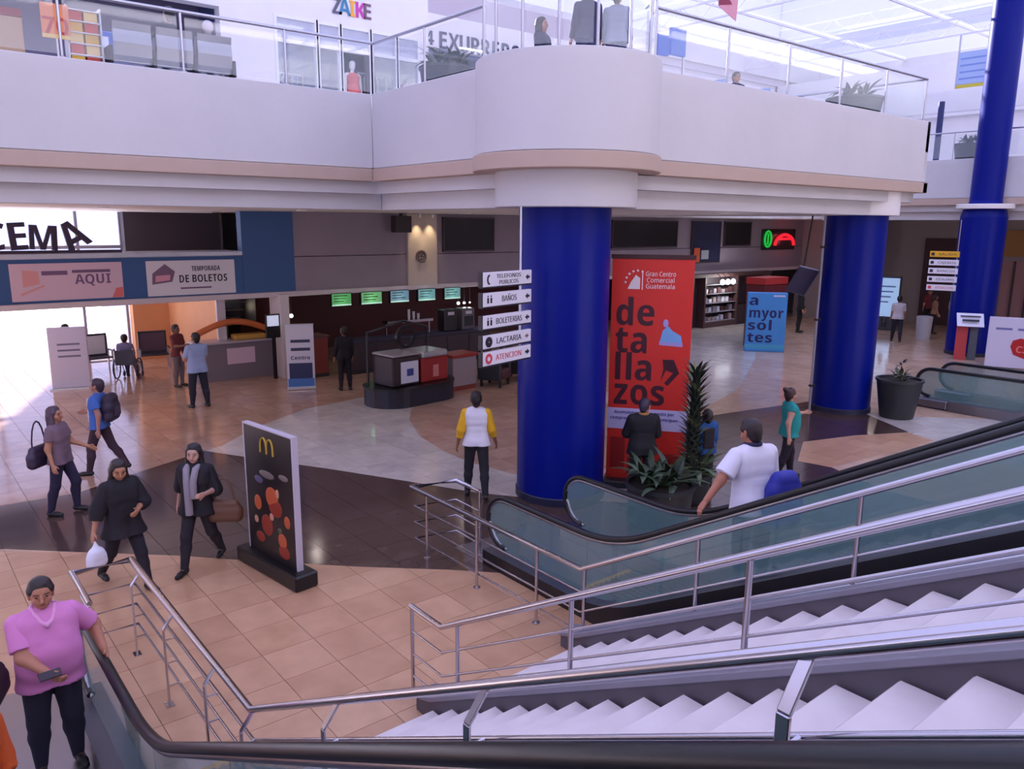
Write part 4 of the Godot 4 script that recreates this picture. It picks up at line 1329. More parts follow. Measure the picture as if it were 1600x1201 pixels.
func clothes_rack(label: String, at: Vector3, cols: Array) -> void:
	var t := thing("clothes_rack", label, "clothes rack", at, 0, "clothes racks")
	var m := mat("satin_steel", rgb8(190, 190, 200), 0.3, 1.0)
	var b := MB.new()
	b.tube([Vector3(-0.6, 0, 0), Vector3(-0.6, 1.5, 0), Vector3(0.6, 1.5, 0), Vector3(0.6, 0, 0)], 0.016, 8)
	for s in [-0.6, 0.6]: b.box(Vector3(s, 0.015, 0), Vector3(0.04, 0.03, 0.5))
	obj("frame", b, m, t)
	for i in 9:
		var g := MB.new()
		var x := -0.5 + 0.125 * i
		g.extr(PackedVector2Array([Vector2(-0.06, 1.46), Vector2(-0.22, 1.36), Vector2(-0.26, 1.05), Vector2(-0.19, 1.04), Vector2(-0.2, 0.62), Vector2(0.2, 0.62), Vector2(0.19, 1.04), Vector2(0.26, 1.05), Vector2(0.22, 1.36), Vector2(0.06, 1.46)]), -0.025, 0.025, Transform3D(Basis(Vector3.UP, 0.9), Vector3(x, 0, 0)))
		var c: Color = cols[i % cols.size()]
		obj("garment", g, mat("cloth" + c.to_html(), c, 0.85), t)

# ---------------------------------------------------------------- shops at the back of the ground floor
func build_back_shops() -> void:
	var taupe := marbled("taupe_wall", rgb8(142, 129, 142), rgb8(148, 135, 148), 0.7, 0.01)
	var z := -21.7
	# wall hanging over the shop openings
	var wl := struct("wall_hanging")
	bx("wall_panel", Vector3(9.55, 3.45, z - 0.3), Vector3(36, SOFFIT + 0.04, z), taupe, wl)
	bx("wall_panel", Vector3(9.55, 2.45, z - 0.3), Vector3(36, 3.43, z + 0.03), taupe, wl, 0.008)
	bx("ledge", Vector3(-13.8, 2.32, z - 0.35), Vector3(36, 2.46, z + 0.1), marbled("ledge_paint", rgb8(196, 184, 190), rgb8(204, 192, 198), 0.6, 0.01), wl, 0.01)
	bx("pilaster", Vector3(13.3, 2.46, z), Vector3(14.4, SOFFIT + 0.04, z + 0.1), marbled("pilaster_paint", rgb8(190, 176, 166), rgb8(198, 184, 174), 0.6, 0.01), wl, 0.01)
	var em := thing("wall_emblem", "dark round emblem on the lit pale pilaster", "emblem", Vector3(13.77, 3.37, z + 0.1))
	var eb := MB.new()
	eb.lathe([Vector2(0.01, 0.03), Vector2(0.14, 0.03), Vector2(0.17, 0.045), Vector2(0.2, 0.03), Vector2(0.2, 0.0), Vector2(0.01, 0.0)], 28, Vector3.ZERO, Basis(Vector3.RIGHT, PI / 2))
	obj("disc", eb, mat("emblem_brown", rgb8(92, 78, 80), 0.5), em)
	var es := MB.new()
	for i in 5:
		var a := TAU * i / 5 + PI / 2
		es.ball(Vector3(0.08 * cos(a), 0.08 * sin(a), 0.032), Vector3(0.03, 0.03, 0.006), 8)
	obj("relief", es, mat("emblem_light", rgb8(130, 114, 110), 0.5), em)
	for i in 2:
		var sp := thing("spot_lamp", "small ceiling spotlight washing the pilaster, %s of two" % ["first", "second"][i], "lamp", Vector3(13.62 + 0.48 * i, SOFFIT + 0.04, z + 0.32), 0, "pilaster spotlights")
		var b := MB.new()
		b.lathe([Vector2(0.04, 0.0), Vector2(0.04, -0.1), Vector2(0.035, -0.1), Vector2(0.035, -0.02)], 14)
		obj("can", b, mat("lamp_housing", rgb8(220, 220, 225), 0.5), sp)
		var lb := MB.new()
		lb.ball(Vector3(0, -0.085, 0), Vector3(0.025, 0.02, 0.025), 10)
		obj("bulb", lb, glow("warm_bulb", Color(1.0, 0.86, 0.66), 4.0), sp)
		var l := SpotLight3D.new()
		l.name = "lamp_light"
		l.light_color = Color(1.0, 0.88, 0.7)
		l.light_energy = 2.2
		l.spot_angle = 34.0
		l.spot_range = 12.0
		l.light_size = 0.03
		l.shadow_enabled = true
		sp.add_child(l)
		l.position = Vector3(0, -0.12, 0)
		l.basis = Basis.looking_at(Vector3(0, -1, -0.2).normalized(), Vector3.BACK)
	# blue cinema front on the far left
	var bf := struct("wall_cinema_front")
	var blue := mat("cinema_blue", rgb8(44, 84, 138), 0.5)
	bx("front_panel", Vector3(-13.8, 2.46, z - 0.3), Vector3(8.05, 3.5, z), blue, bf)
	bx("end_panel", Vector3(8.05, 2.46, z - 0.3), Vector3(9.55, SOFFIT + 0.04, z + 0.02), blue, bf)
	bx("top_ledge", Vector3(-13.8, 3.5, z - 1.2), Vector3(8.05, 3.62, z + 0.05), marbled("ledge_pale", rgb8(176, 184, 204), rgb8(190, 196, 214), 0.25, 0.02), bf, 0.02)
	bx("back_wall", Vector3(6.4, 3.2, -27.6), Vector3(9.4, SOFFIT + 0.04, -27.2), mat("shop_dark", rgb8(70, 64, 78), 0.7), bf)
	for q in [[5.1, 3.62, 3.9, 2.2], [6.6, 3.62, 3.86, 1.0], [5.9, 3.62, 4.2, 0.5]]: 
		pass
	# letters seen against the daylight
	var lt := thing("cinema_letters", "dark letters C E M A standing on the ledge against the daylight", "sign", Vector3(3.2, 3.64, z - 0.45))
	var dk := mat("letter_plum", rgb8(62, 46, 72), 0.6)
	var bold := func(s: String, x: float, h: float, r: float) -> void:
		var b := text(s, Vector3(x, h * 0.5 + 0.04, 0), 0, h, dk, lt, true)
		(b.mesh as TextMesh).depth = 0.12
		b.rotation.z = r
	bold.call("C", -0.85, 0.66, 0.0)
	bold.call("E", -0.34, 0.66, 0.06)
	bold.call("M", 0.2, 0.6, -0.05)
	bold.call("A", 0.84, 0.7, 0.5)
	bx("base_bar", Vector3(-1.3, -0.02, -0.08), Vector3(1.9, 0.05, 0.08), dk, lt)
	# banners on the blue front
	var b1 := thing("cinema_banner", "faded pink banner on the blue cinema front", "banner", Vector3(3.75, 2.5, z + 0.012))
	bx("sheet", Vector3(-1.2, 0.02, -0.01), Vector3(1.22, 0.9, 0.01), mat("banner_faded", rgb8(206, 178, 196), 0.5), b1)
	text("AQUI", Vector3(0.55, 0.5, 0.014), 0, 0.24, mat("banner_ink_faded", rgb8(110, 84, 120), 0.6), b1, true)
	bx("text_bar", Vector3(-0.55, 0.62, 0.011), Vector3(0.0, 0.72, 0.014), mat("banner_ink_faded"), b1)
	bx("text_bar", Vector3(0.1, 0.66, 0.011), Vector3(0.95, 0.73, 0.014), mat("banner_ink_faded"), b1)
	var p1 := MB.new()
	p1.extr(PackedVector2Array([Vector2(-0.95, 0.35), Vector2(-0.6, 0.42), Vector2(-0.62, 0.72), Vector2(-0.95, 0.75)]), 0.011, 0.015)
	p1.extr(PackedVector2Array([Vector2(-1.0, 0.15), Vector2(-0.5, 0.36), Vector2(-0.52, 0.4), Vector2(-1.02, 0.2)]), 0.011, 0.015)
	obj("picture", p1, mat("banner_peach", rgb8(210, 150, 150), 0.6), b1)
	var p1b := MB.new()
	p1b.extr(PackedVector2Array([Vector2(0.95, 0.03), Vector2(1.21, 0.03), Vector2(1.21, 0.28), Vector2(1.05, 0.26)]), 0.011, 0.015)
	obj("corner_patch", p1b, mat("banner_red_patch", rgb8(214, 110, 110), 0.6), b1)
	var b2 := thing("cinema_banner", "white banner about tickets beside the dark blue end panel", "banner", Vector3(6.66, 2.5, z + 0.012))
	bx("sheet", Vector3(-1.12, 0.0, -0.01), Vector3(1.15, 0.9, 0.01), mat("banner_white", rgb8(214, 210, 220), 0.5), b2)
	text("TEMPORADA", Vector3(0.38, 0.68, 0.014), 0, 0.13, mat("banner_ink", rgb8(40, 36, 52), 0.6), b2, true, false, 0.75)
	text("DE BOLETOS", Vector3(0.3, 0.42, 0.014), 0, 0.2, mat("banner_ink"), b2, true, false, 1.25)
	bx("text_bar", Vector3(-0.3, 0.16, 0.011), Vector3(0.5, 0.2, 0.014), mat("banner_ink_faded"), b2)
	var p2 := MB.new()
	p2.extr(PackedVector2Array([Vector2(-1.0, 0.3), Vector2(-0.5, 0.36), Vector2(-0.42, 0.62), Vector2(-0.66, 0.82), Vector2(-0.98, 0.58)]), 0.011, 0.015)
	obj("picture", p2, mat("ticket_mauve", rgb8(120, 92, 120), 0.6), b2)
	var p2b := MB.new()
	p2b.extr(PackedVector2Array([Vector2(-0.92, 0.36), Vector2(-0.56, 0.4), Vector2(-0.54, 0.54), Vector2(-0.9, 0.52)]), 0.015, 0.018)
	obj("picture_detail", p2b, mat("ticket_pink", rgb8(210, 150, 170), 0.6), b2)
	# entrance: glazed opening to the daylight
	var dr := struct("door_1")
	var alu := mat("door_frame_grey", rgb8(150, 150, 170), 0.4)
	for x in [-9.0, -6.0, -3.0, 0.0, 2.6, 5.15, 6.4]: bx("mullion", Vector3(x - 0.04, 0, -27.75), Vector3(x + 0.04, SOFFIT + 0.04, -27.65), alu, dr)
	bx("transom", Vector3(-13.8, 3.55, -27.76), Vector3(6.4, 3.65, -27.64), alu, dr)
	bx("transom", Vector3(-13.8, 2.5, -27.76), Vector3(6.4, 2.62, -27.64), alu, dr)
	# orange wall right of the entrance
	var ow := struct("wall_orange")
	var orange := marbled("orange_paint", rgb8(226, 160, 112), rgb8(232, 168, 120), 0.7, 0.01)
	bx("wall_panel", Vector3(6.45, 0, -27.6), Vector3(9.4, 3.2, -27.2), orange, ow)
	bx("wall_panel", Vector3(7.55, 0, -27.2), Vector3(7.75, 2.9, -22.6), orange, ow)
	bx("trim", Vector3(7.53, 0, -22.6), Vector3(7.77, 2.9, -22.5), mat("trim_pale", rgb8(214, 204, 206), 0.6), ow)
	var pic := thing("wall_unit", "white slanted air unit high on the orange wall", "air conditioner", Vector3(7.5, 2.15, -25.2), -PI / 2)
	bx("casing", Vector3(-0.5, 0, -0.04), Vector3(0.5, 0.3, 0.2), mat("lamp_housing"), pic, 0.03)
	bx("grille", Vector3(-0.45, 0.03, 0.2), Vector3(0.45, 0.1, 0.205), mat("bench_black", rgb8(36, 36, 44), 0.5), pic)
	# food counters, from the orange wall to the column
	var fcs := thing("juice_counter", "dark food counter with an orange arched hood near the entrance", "counter", Vector3(8.1, 0, -22.4))
	var wood := mat("counter_plum", rgb8(86, 56, 60), 0.5)
	bx("body", Vector3(-1.3, 0, -0.4), Vector3(0.9, 1.05, 0.3), mat("counter_grey", rgb8(120, 108, 118), 0.5), fcs, 0.01)
	bx("worktop", Vector3(-1.35, 1.05, -0.45), Vector3(0.95, 1.1, 0.38), mat("worktop_pale", rgb8(176, 166, 176), 0.3), fcs, 0.01)
	bx("front_picture", Vector3(-0.5, 0.45, 0.3), Vector3(0.3, 0.9, 0.31), mat("banner_faded"), fcs)
	var ar := MB.new()
	var arcp := []
	for i in 11: arcp.append(Vector3(-1.2 + 0.2 * i, 1.35 + 0.28 * sin(PI * i / 10.0), 0.1))
	ar.tube(arcp, 0.09, 8)
	obj("hood", ar, mat("hood_orange", rgb8(206, 110, 56), 0.5), fcs)
	bx("fruit_tray", Vector3(-0.2, 1.1, -0.2), Vector3(0.7, 1.24, 0.2), mat("tray_yellow", rgb8(196, 150, 70), 0.6), fcs, 0.02)
	var ms := thing("menu_screen", "large dark menu screen over the arched counter", "screen", Vector3(8.4, 1.85, -23.4))
	bx("panel", Vector3(-0.6, -0.45, -0.04), Vector3(0.6, 0.5, 0.04), mat("screen_dark", rgb8(38, 36, 40), 0.2), ms, 0.02)
	for i in 3: bx("menu_line", Vector3(-0.5, -0.25 + 0.22 * i, 0.041), Vector3(0.1 + 0.1 * i, -0.21 + 0.22 * i, 0.044), mat("menu_ink", rgb8(96, 84, 70), 0.5), ms)
	bx("bracket", Vector3(-0.05, 0.5, -0.03), Vector3(0.05, 0.65, 0.03), mat("bench_black"), ms)
	var ps := thing("price_screen", "small lit white price screen beside the reddish pillar", "screen", Vector3(8.75, 1.5, -21.5))
	bx("casing", Vector3(-0.22, -0.32, -0.06), Vector3(0.2, 0.36, 0.0), mat("screen_dark"), ps, 0.01)
	bx("screen_face", Vector3(-0.18, 0.02, 0.001), Vector3(0.16, 0.32, 0.006), glow("screen_white", Color(0.86, 0.9, 1.0), 0.8), ps)
	bx("stand", Vector3(-0.05, -1.5, -0.05), Vector3(0.05, -0.32, 0.0), mat("screen_dark"), ps)
	# reddish pillar blocks between the counters
	bx("wall_counter_pier", Vector3(8.95, 0, -22.2), Vector3(9.2, 2.4, -21.4), mat("trim_pale")).set_meta("kind", "structure")
	var rp := thing("brick_red_counter", "brick red panelled counter beside the white roll-up banner", "counter", Vector3(9.75, 0, -21.3))
	bx("body", Vector3(-0.5, 0, -0.35), Vector3(0.4, 1.15, 0.3), mat("red_panel", rgb8(124, 50, 44), 0.45), rp, 0.01)
	bx("worktop", Vector3(-0.55, 1.15, -0.4), Vector3(0.45, 1.2, 0.35), wood, rp)
	bx("kickplate", Vector3(-0.5, 0, 0.3), Vector3(0.4, 0.1, 0.31), mat("bench_black"), rp)
	# recessed restaurant with menu lightboxes
	var rec := struct("wall_restaurant")
	bx("back_panel", Vector3(9.6, 0, -26.2), Vector3(36, 2.5, -26.0), mat("restaurant_maroon", rgb8(92, 48, 54), 0.7), rec)
	bx("restaurant_ceiling", Vector3(9.6, 2.46, -26), Vector3(36, 2.5, z - 0.3), mat("restaurant_dark", rgb8(74, 68, 74), 0.8), rec)
	bx("side_panel", Vector3(9.45, 0, -26), Vector3(9.6, 2.5, -22.3), mat("restaurant_maroon"), rec)
	bx("side_panel", Vector3(22.3, 0, -26), Vector3(22.5, 2.5, -22.0), mat("restaurant_maroon"), rec)
	bx("side_panel", Vector3(26.9, 0, -26), Vector3(27.1, 2.5, -22.0), mat("restaurant_dark"), rec)
	var cols := [Color(0.34, 0.62, 0.38), Color(0.42, 0.68, 0.46), Color(0.42, 0.55, 0.62), Color(0.42, 0.60, 0.62), Color(0.44, 0.62, 0.62)]
	var says := ["green", "pale green", "grey blue", "teal", "small teal"]
	var xs := [[10.62, 11.25], [11.6, 12.3], [12.62, 13.28], [13.64, 14.28], [14.66, 15.28]]
	for i in 5:
		var lb := thing("menu_lightbox", "%s glowing menu lightbox over the restaurant counter" % says[i], "lightbox", Vector3((xs[i][0] + xs[i][1]) / 2, 2.14, z + 0.12), 0, "menu lightboxes")
		var hw: float = (xs[i][1] - xs[i][0]) / 2
		bx("casing", Vector3(-hw - 0.02, -0.2, -0.1), Vector3(hw + 0.02, 0.2, 0.0), mat("screen_dark"), lb)
		bx("light_face", Vector3(-hw, -0.18, 0.0), Vector3(hw, 0.18, 0.006), glow("menu_glow_%d" % i, cols[i], 0.8), lb)
		bx("light_edge", Vector3(-hw, -0.18, 0.006), Vector3(hw, -0.135, 0.01), glow("menu_edge", Color(0.75, 0.92, 0.82), 0.9), lb)
		for k in 3: bx("menu_line", Vector3(-hw * 0.8, -0.06 + 0.08 * k, 0.006), Vector3(hw * (0.2 + 0.2 * ((k + i) % 3)), -0.03 + 0.08 * k, 0.009), mat("menu_dark_ink", cols[i].darkened(0.5), 0.5), lb)
		var l := OmniLight3D.new()
		l.name = "lamp_light"
		l.light_color = cols[i].lightened(0.4)
		l.light_energy = 0.12
		l.light_size = 0.15
		l.omni_range = 20
		l.shadow_enabled = true
		lb.add_child(l)
		l.position = Vector3(0, 0, 0.12)
	# counters inside the restaurant
	var rc := thing("restaurant_counter", "long dark serving counter with a pale steel shelf under the menu lightboxes", "counter", Vector3(13.3, 0, -21.0))
	bx("body", Vector3(-2.6, 0, -0.35), Vector3(2.6, 0.95, 0.25), mat("counter_dark", rgb8(52, 44, 52), 0.4), rc, 0.01)
	bx("worktop", Vector3(-2.65, 0.95, -0.4), Vector3(2.65, 1.0, 0.3), mat("counter_navy", rgb8(58, 58, 86), 0.3), rc, 0.01)
	bx("steel_shelf", Vector3(-1.2, 1.38, -0.2), Vector3(0.45, 1.46, 0.1), mat("stainless", rgb8(196, 190, 196), 0.2, 1.0), rc)
	for x in [-1.15, 0.4]: bx("shelf_leg", Vector3(x - 0.02, 1.0, -0.1), Vector3(x + 0.02, 1.38, -0.06), mat("stainless"), rc)
	for i in 6: bx("front_panel", Vector3(-2.55 + 0.86 * i, 0.12, 0.25), Vector3(-1.75 + 0.86 * i, 0.85, 0.265), mat("counter_dark2", rgb8(62, 50, 58), 0.4), rc)
	for i in 3:
		var cp := thing("cup_stack", ["tall white cup stack on the steel shelf", "second white cup stack on the steel shelf", "short cup stack by the shelf end"][i], "cups", Vector3(12.95 + 0.17 * i, 1.46, -21.05), 0, "cup stacks")
		for k in 4 - i:
			var cm := MB.new()
			cm.lathe([Vector2(0.03, 0.0), Vector2(0.042, 0.1), Vector2(0.045, 0.1)], 12, Vector3(0, 0.07 * k, 0))
			obj("cup", cm, mat("cup_white", rgb8(206, 204, 214), 0.5), cp)
	for i in 2:
		var mc := thing("drink_machine", ["black drink machine on the restaurant counter", "grey drink machine at the end of the restaurant counter"][i], "machine", Vector3(14.4 + 0.7 * i, 1.0, -21.05))
		bx("body", Vector3(-0.25, 0, -0.22), Vector3(0.25, 0.7, 0.2), mat("machine_%d" % i, [rgb8(40, 36, 42), rgb8(96, 92, 100)][i], 0.35), mc, 0.03)
		bx("nozzle_bay", Vector3(-0.18, 0.12, 0.2), Vector3(0.18, 0.45, 0.206), mat("bench_black"), mc)
		bx("badge", Vector3(-0.12, 0.52, 0.2), Vector3(0.12, 0.62, 0.207), mat("cup_white"), mc)
	for i in 3:
		var bl := thing("counter_lamp", "small bright counter lamp by the arrow sign, %s of three" % ["first", "second", "third"][i], "lamp", Vector3(15.3 + 0.24 * i, 1.78, -21.72), 0, "small counter lamps")
		var lm := MB.new()
		lm.ball(Vector3.ZERO, Vector3.ONE * (0.055 - 0.012 * i), 12)
		obj("bulb", lm, glow("white_bulb", Color(0.95, 0.97, 1.0), 4.0), bl)
		var rod := MB.new()
		rod.tube([Vector3(0, 0.05, 0), Vector3(0, 0.54, 0)], 0.008, 6)
		obj("rod", rod, mat("bench_black"), bl)
		var l := OmniLight3D.new()
		l.name = "lamp_light"
		l.light_energy = 0.35
		l.light_size = 0.05
		l.omni_range = 20
		l.shadow_enabled = true
		bl.add_child(l)
	var pl := thing("pendant_lamp", "single warm pendant bulb over the brick red counter", "lamp", Vector3(9.38, 1.75, -21.7))
	var pm := MB.new()
	pm.ball(Vector3.ZERO, Vector3.ONE * 0.06, 12)
	obj("bulb", pm, glow("white_bulb"), pl)
	var pr := MB.new()
	pr.tube([Vector3(0, 0.05, 0), Vector3(0, 0.575, 0)], 0.01, 6)
	obj("rod", pr, mat("bench_black"), pl)
	var ol := OmniLight3D.new()
	ol.name = "lamp_light"
	ol.light_energy = 0.5
	ol.light_color = Color(1, 0.9, 0.75)
	ol.light_size = 0.06
	ol.omni_range = 20
	ol.shadow_enabled = true
	pl.add_child(ol)
	# dark panels on the hanging wall
	for q in [[14.65, 16.75, 3.5, 4.6, "dark framed wall screen left of the thick blue column"], [22.5, 26.4, 3.5, 4.58, "long dark wall panel above the red banner"], [27.35, 29.35, 2.8, 4.58, "tall navy wall panel over the shelf shop"], [29.6, 31.6, 3.5, 4.58, "square dark wall panel next to the navy one"]]:
		var t := thing("wall_screen", q[4], "screen", Vector3((q[0] + q[1]) / 2, q[2], z + 0.04))
		var hw: float = (q[1] - q[0]) / 2
		bx("panel", Vector3(-hw + 0.04, 0.04, -0.03), Vector3(hw - 0.04, q[3] - q[2] - 0.04, 0.03), mat("panel_navy", rgb8(44, 46, 74), 0.3) if q[0] == 27.35 else mat("screen_dark"), t)
		for s in [[-hw, 0.0, -hw + 0.05, q[3] - q[2]], [hw - 0.05, 0.0, hw, q[3] - q[2]], [-hw, 0.0, hw, 0.05], [-hw, q[3] - q[2] - 0.05, hw, q[3] - q[2]]]:
			bx("frame", Vector3(s[0], s[1], -0.03), Vector3(s[2], s[3], 0.05), mat("frame_plum", rgb8(66, 54, 62), 0.5), t)
	var ob := thing("orange_poster", "small orange and white poster at the foot of the navy wall panel", "poster", Vector3(28.0, 2.85, z + 0.1))
	bx("sheet", Vector3(-0.5, 0.0, -0.01), Vector3(-0.1, 0.6, 0.01), mat("poster_orange", rgb8(196, 84, 50), 0.5), ob)
	bx("sheet", Vector3(0.0, 0.12, -0.01), Vector3(0.5, 0.5, 0.01), mat("poster_pale", rgb8(150, 156, 170), 0.5), ob)
	# hanging box by the pilaster
	var hx := thing("hanging_speaker", "small dark box hanging from the ceiling left of the pilaster", "speaker", Vector3(12.83, 4.12, -21.2))
	bx("casing", Vector3(-0.28, 0, -0.15), Vector3(0.28, 0.5, 0.15), mat("speaker_brown", rgb8(48, 30, 36), 0.5), hx, 0.01)
	for i in 5: bx("grille_bar", Vector3(-0.24, 0.05 + 0.09 * i, 0.15), Vector3(0.24, 0.09 + 0.09 * i, 0.16), mat("bench_black"), hx)
	bx("bracket", Vector3(-0.04, 0.5, -0.04), Vector3(0.04, 0.58, 0.04), mat("bench_black"), hx)
	# shelf shop on the right
	var shp := thing("shelf_shop", "dark shop unit with lit shelves of goods beyond the red banner", "shop unit", Vector3(30.0, 0, -21.3))
	bx("back", Vector3(-2.8, 0, -0.5), Vector3(2.9, 2.35, -0.4), mat("unit_dark", rgb8(54, 42, 48), 0.6), shp)
	for i in 5: bx("shelf", Vector3(-1.9, 0.25 + 0.4 * i, -0.4), Vector3(0.3, 0.28 + 0.4 * i, 0.0), mat("unit_shelf", rgb8(150, 146, 156), 0.4), shp)
	for x in [-2.8, -1.95, 0.35, 2.85]: bx("upright", Vector3(x - 0.05, 0, -0.4), Vector3(x + 0.05, 2.35, 0.02), mat("unit_wood", rgb8(82, 58, 58), 0.5), shp)
	bx("valance", Vector3(-2.85, 2.2, -0.4), Vector3(2.9, 2.35, 0.06), mat("unit_wood"), shp)
	bx("base_cabinet", Vector3(-1.9, 0, -0.4), Vector3(0.3, 0.25, 0.0), mat("unit_wood"), shp)
	bx("base_cabinet", Vector3(0.4, 0, -0.4), Vector3(2.8, 0.9, 0.0), mat("unit_dark"), shp)
	for i in 4:
		for k in 7:
			var hgt := 0.14 + 0.14 * rng.randf()
			var col := rng.randi() % 4
			var it := bx("shelf_goods", Vector3(-0.1, 0, -0.08), Vector3(0.1, hgt, 0.08), mat("goods_%d" % col, [rgb8(214, 212, 220), rgb8(150, 140, 150), rgb8(90, 60, 60), rgb8(190, 170, 160)][col], 0.5), null, 0.01)
			it.position = Vector3(28.3 + 0.3 * k, 0.28 + 0.4 * i, -21.5)
			tag(it, "small pale packet standing on the lit shelves of the dark shop", "packet", "goods on the shelves")
	for i in 3:
		var dl := thing("shop_lamp", "bright round lamp over the lit shelves, %s of three" % ["first", "middle", "last"][i], "lamp", Vector3(28.75 + 0.38 * i, 2.0, -20.95), 0, "shelf lamps")
		var lm := MB.new()
		lm.ball(Vector3.ZERO, Vector3(0.11, 0.13, 0.11), 12)
		obj("bulb", lm, glow("white_bulb"), dl)
		var rod := MB.new()
		rod.tube([Vector3(0, 0.1, 0), Vector3(0, 0.35, -0.3)], 0.012, 6)
		obj("rod", rod, mat("bench_black"), dl)
		var l := OmniLight3D.new()
		l.name = "lamp_light"
		l.light_energy = 1.0
		l.light_size = 0.1
		l.omni_range = 20
		l.shadow_enabled = true
		dl.add_child(l)
	# neon sign: green ring and red arch
	var nt := thing("neon_sign", "green ring and red arch neon sign high on the back wall", "neon sign", Vector3(33.9, 3.75, z + 0.12))
	bx("backing", Vector3(-1.4, -0.45, -0.1), Vector3(1.35, 0.5, -0.05), mat("screen_dark"), nt)
	var gr := MB.new()
	var ring := []
	for i in 17: ring.append(Vector3(-1.0 + 0.26 * cos(TAU * i / 16), 0.05 + 0.36 * sin(TAU * i / 16), 0))
	gr.tube(ring, 0.05, 8)
	gr.tube([Vector3(-1.0, -0.2, 0), Vector3(-1.0, 0.3, 0)], 0.04, 8)
	obj("neon_ring", gr, glow("neon_green", Color(0.1, 0.8, 0.3), 1.0), nt)
	var rr := MB.new()
	var ra := []
	for i in 11:
		var a := PI * i / 10.0
		ra.append(Vector3(0.38 - 0.8 * cos(a), -0.25 + 0.5 * sin(a), 0))
	rr.tube(ra, 0.075, 8)
	rr.tube([Vector3(-0.25, 0.05, 0), Vector3(1.0, 0.05, 0)], 0.06, 8)
	obj("neon_arch", rr, glow("neon_red", Color(1.0, 0.16, 0.24), 1.2), nt)
	var nl := OmniLight3D.new()
	nl.name = "lamp_light"
	nl.light_color = Color(1, 0.35, 0.4)
	nl.light_energy = 0.4
	nl.omni_range = 20
	nl.light_size = 0.3
	nl.shadow_enabled = true
	nt.add_child(nl)
	nl.position = Vector3(0.2, 0, 0.25)
	# far wing, ground floor
	var fw := struct("wall_far_wing")
	bx("wall_panel", Vector3(38.0, 0, -34), Vector3(38.3, SOFFIT + 0.04, 6), mat("far_taupe", rgb8(146, 134, 136), 0.7), fw)
	bx("wall_panel", Vector3(36.0, 0, -21.9), Vector3(36.3, SOFFIT + 0.04, -18.5), mat("far_taupe"), fw)
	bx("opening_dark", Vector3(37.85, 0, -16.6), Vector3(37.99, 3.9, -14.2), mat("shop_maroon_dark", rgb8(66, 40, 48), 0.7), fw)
	bx("shop_front", Vector3(37.9, 0.2, -13.6), Vector3(37.99, 3.0, -11.6), mat("shop_pinkish", rgb8(160, 120, 124), 0.6), fw)
	bx("shop_front", Vector3(37.9, 0.0, -10.6), Vector3(37.99, 3.4, -5.0), mat("far_pale", rgb8(190, 180, 190), 0.5), fw)
	bx("yellow_panel", Vector3(37.9, 3.2, -14.1), Vector3(37.99, 4.3, -11.8), mat("ochre_panel", rgb8(150, 108, 60), 0.6), fw)
	for i in 4: bx("upright", Vector3(37.8, 0, -13.4 + 0.55 * i), Vector3(37.92, 3.0, -13.34 + 0.55 * i), mat("frame_plum"), fw)
	var ts := thing("advert_screen", "tall lit pale blue advertising screen behind the distant man", "screen", Vector3(34.0, 0, -16.3), -PI / 2 + 0.3)
	bx("casing", Vector3(-0.55, 0.0, -0.1), Vector3(0.55, 2.35, 0.0), mat("screen_dark"), ts, 0.02)
	bx("screen_face", Vector3(-0.48, 0.6, 0.001), Vector3(0.48, 2.25, 0.008), glow("screen_pale_blue", Color(0.66, 0.80, 0.95), 0.85), ts)
	for i in 4: bx("screen_line", Vector3(-0.4, 1.2 + 0.22 * i, 0.008), Vector3(0.1 + 0.08 * i, 1.26 + 0.22 * i, 0.012), mat("screen_line", rgb8(120, 150, 190), 0.5), ts)
	lamp_area(ts, Vector3(0, 1.4, 0.03), Vector2(0.9, 1.5), 0.3, Color(0.7, 0.85, 1.0), Vector3(0, 0, 1))

# ---------------------------------------------------------------- signs and banners
func arrow(dir: float, at: Vector3, s: float, m: Material, parent: Node3D) -> void:
	var b := MB.new()
	b.extr(PackedVector2Array([Vector2(dir * s, 0), Vector2(0, s * 0.75), Vector2(0, s * 0.3), Vector2(-dir * s * 0.8, s * 0.3), Vector2(-dir * s * 0.8, -s * 0.3), Vector2(0, -s * 0.3), Vector2(0, -s * 0.75)]), 0.0, 0.004, Transform3D(Basis(), at))
	obj("arrow", b, m, parent)

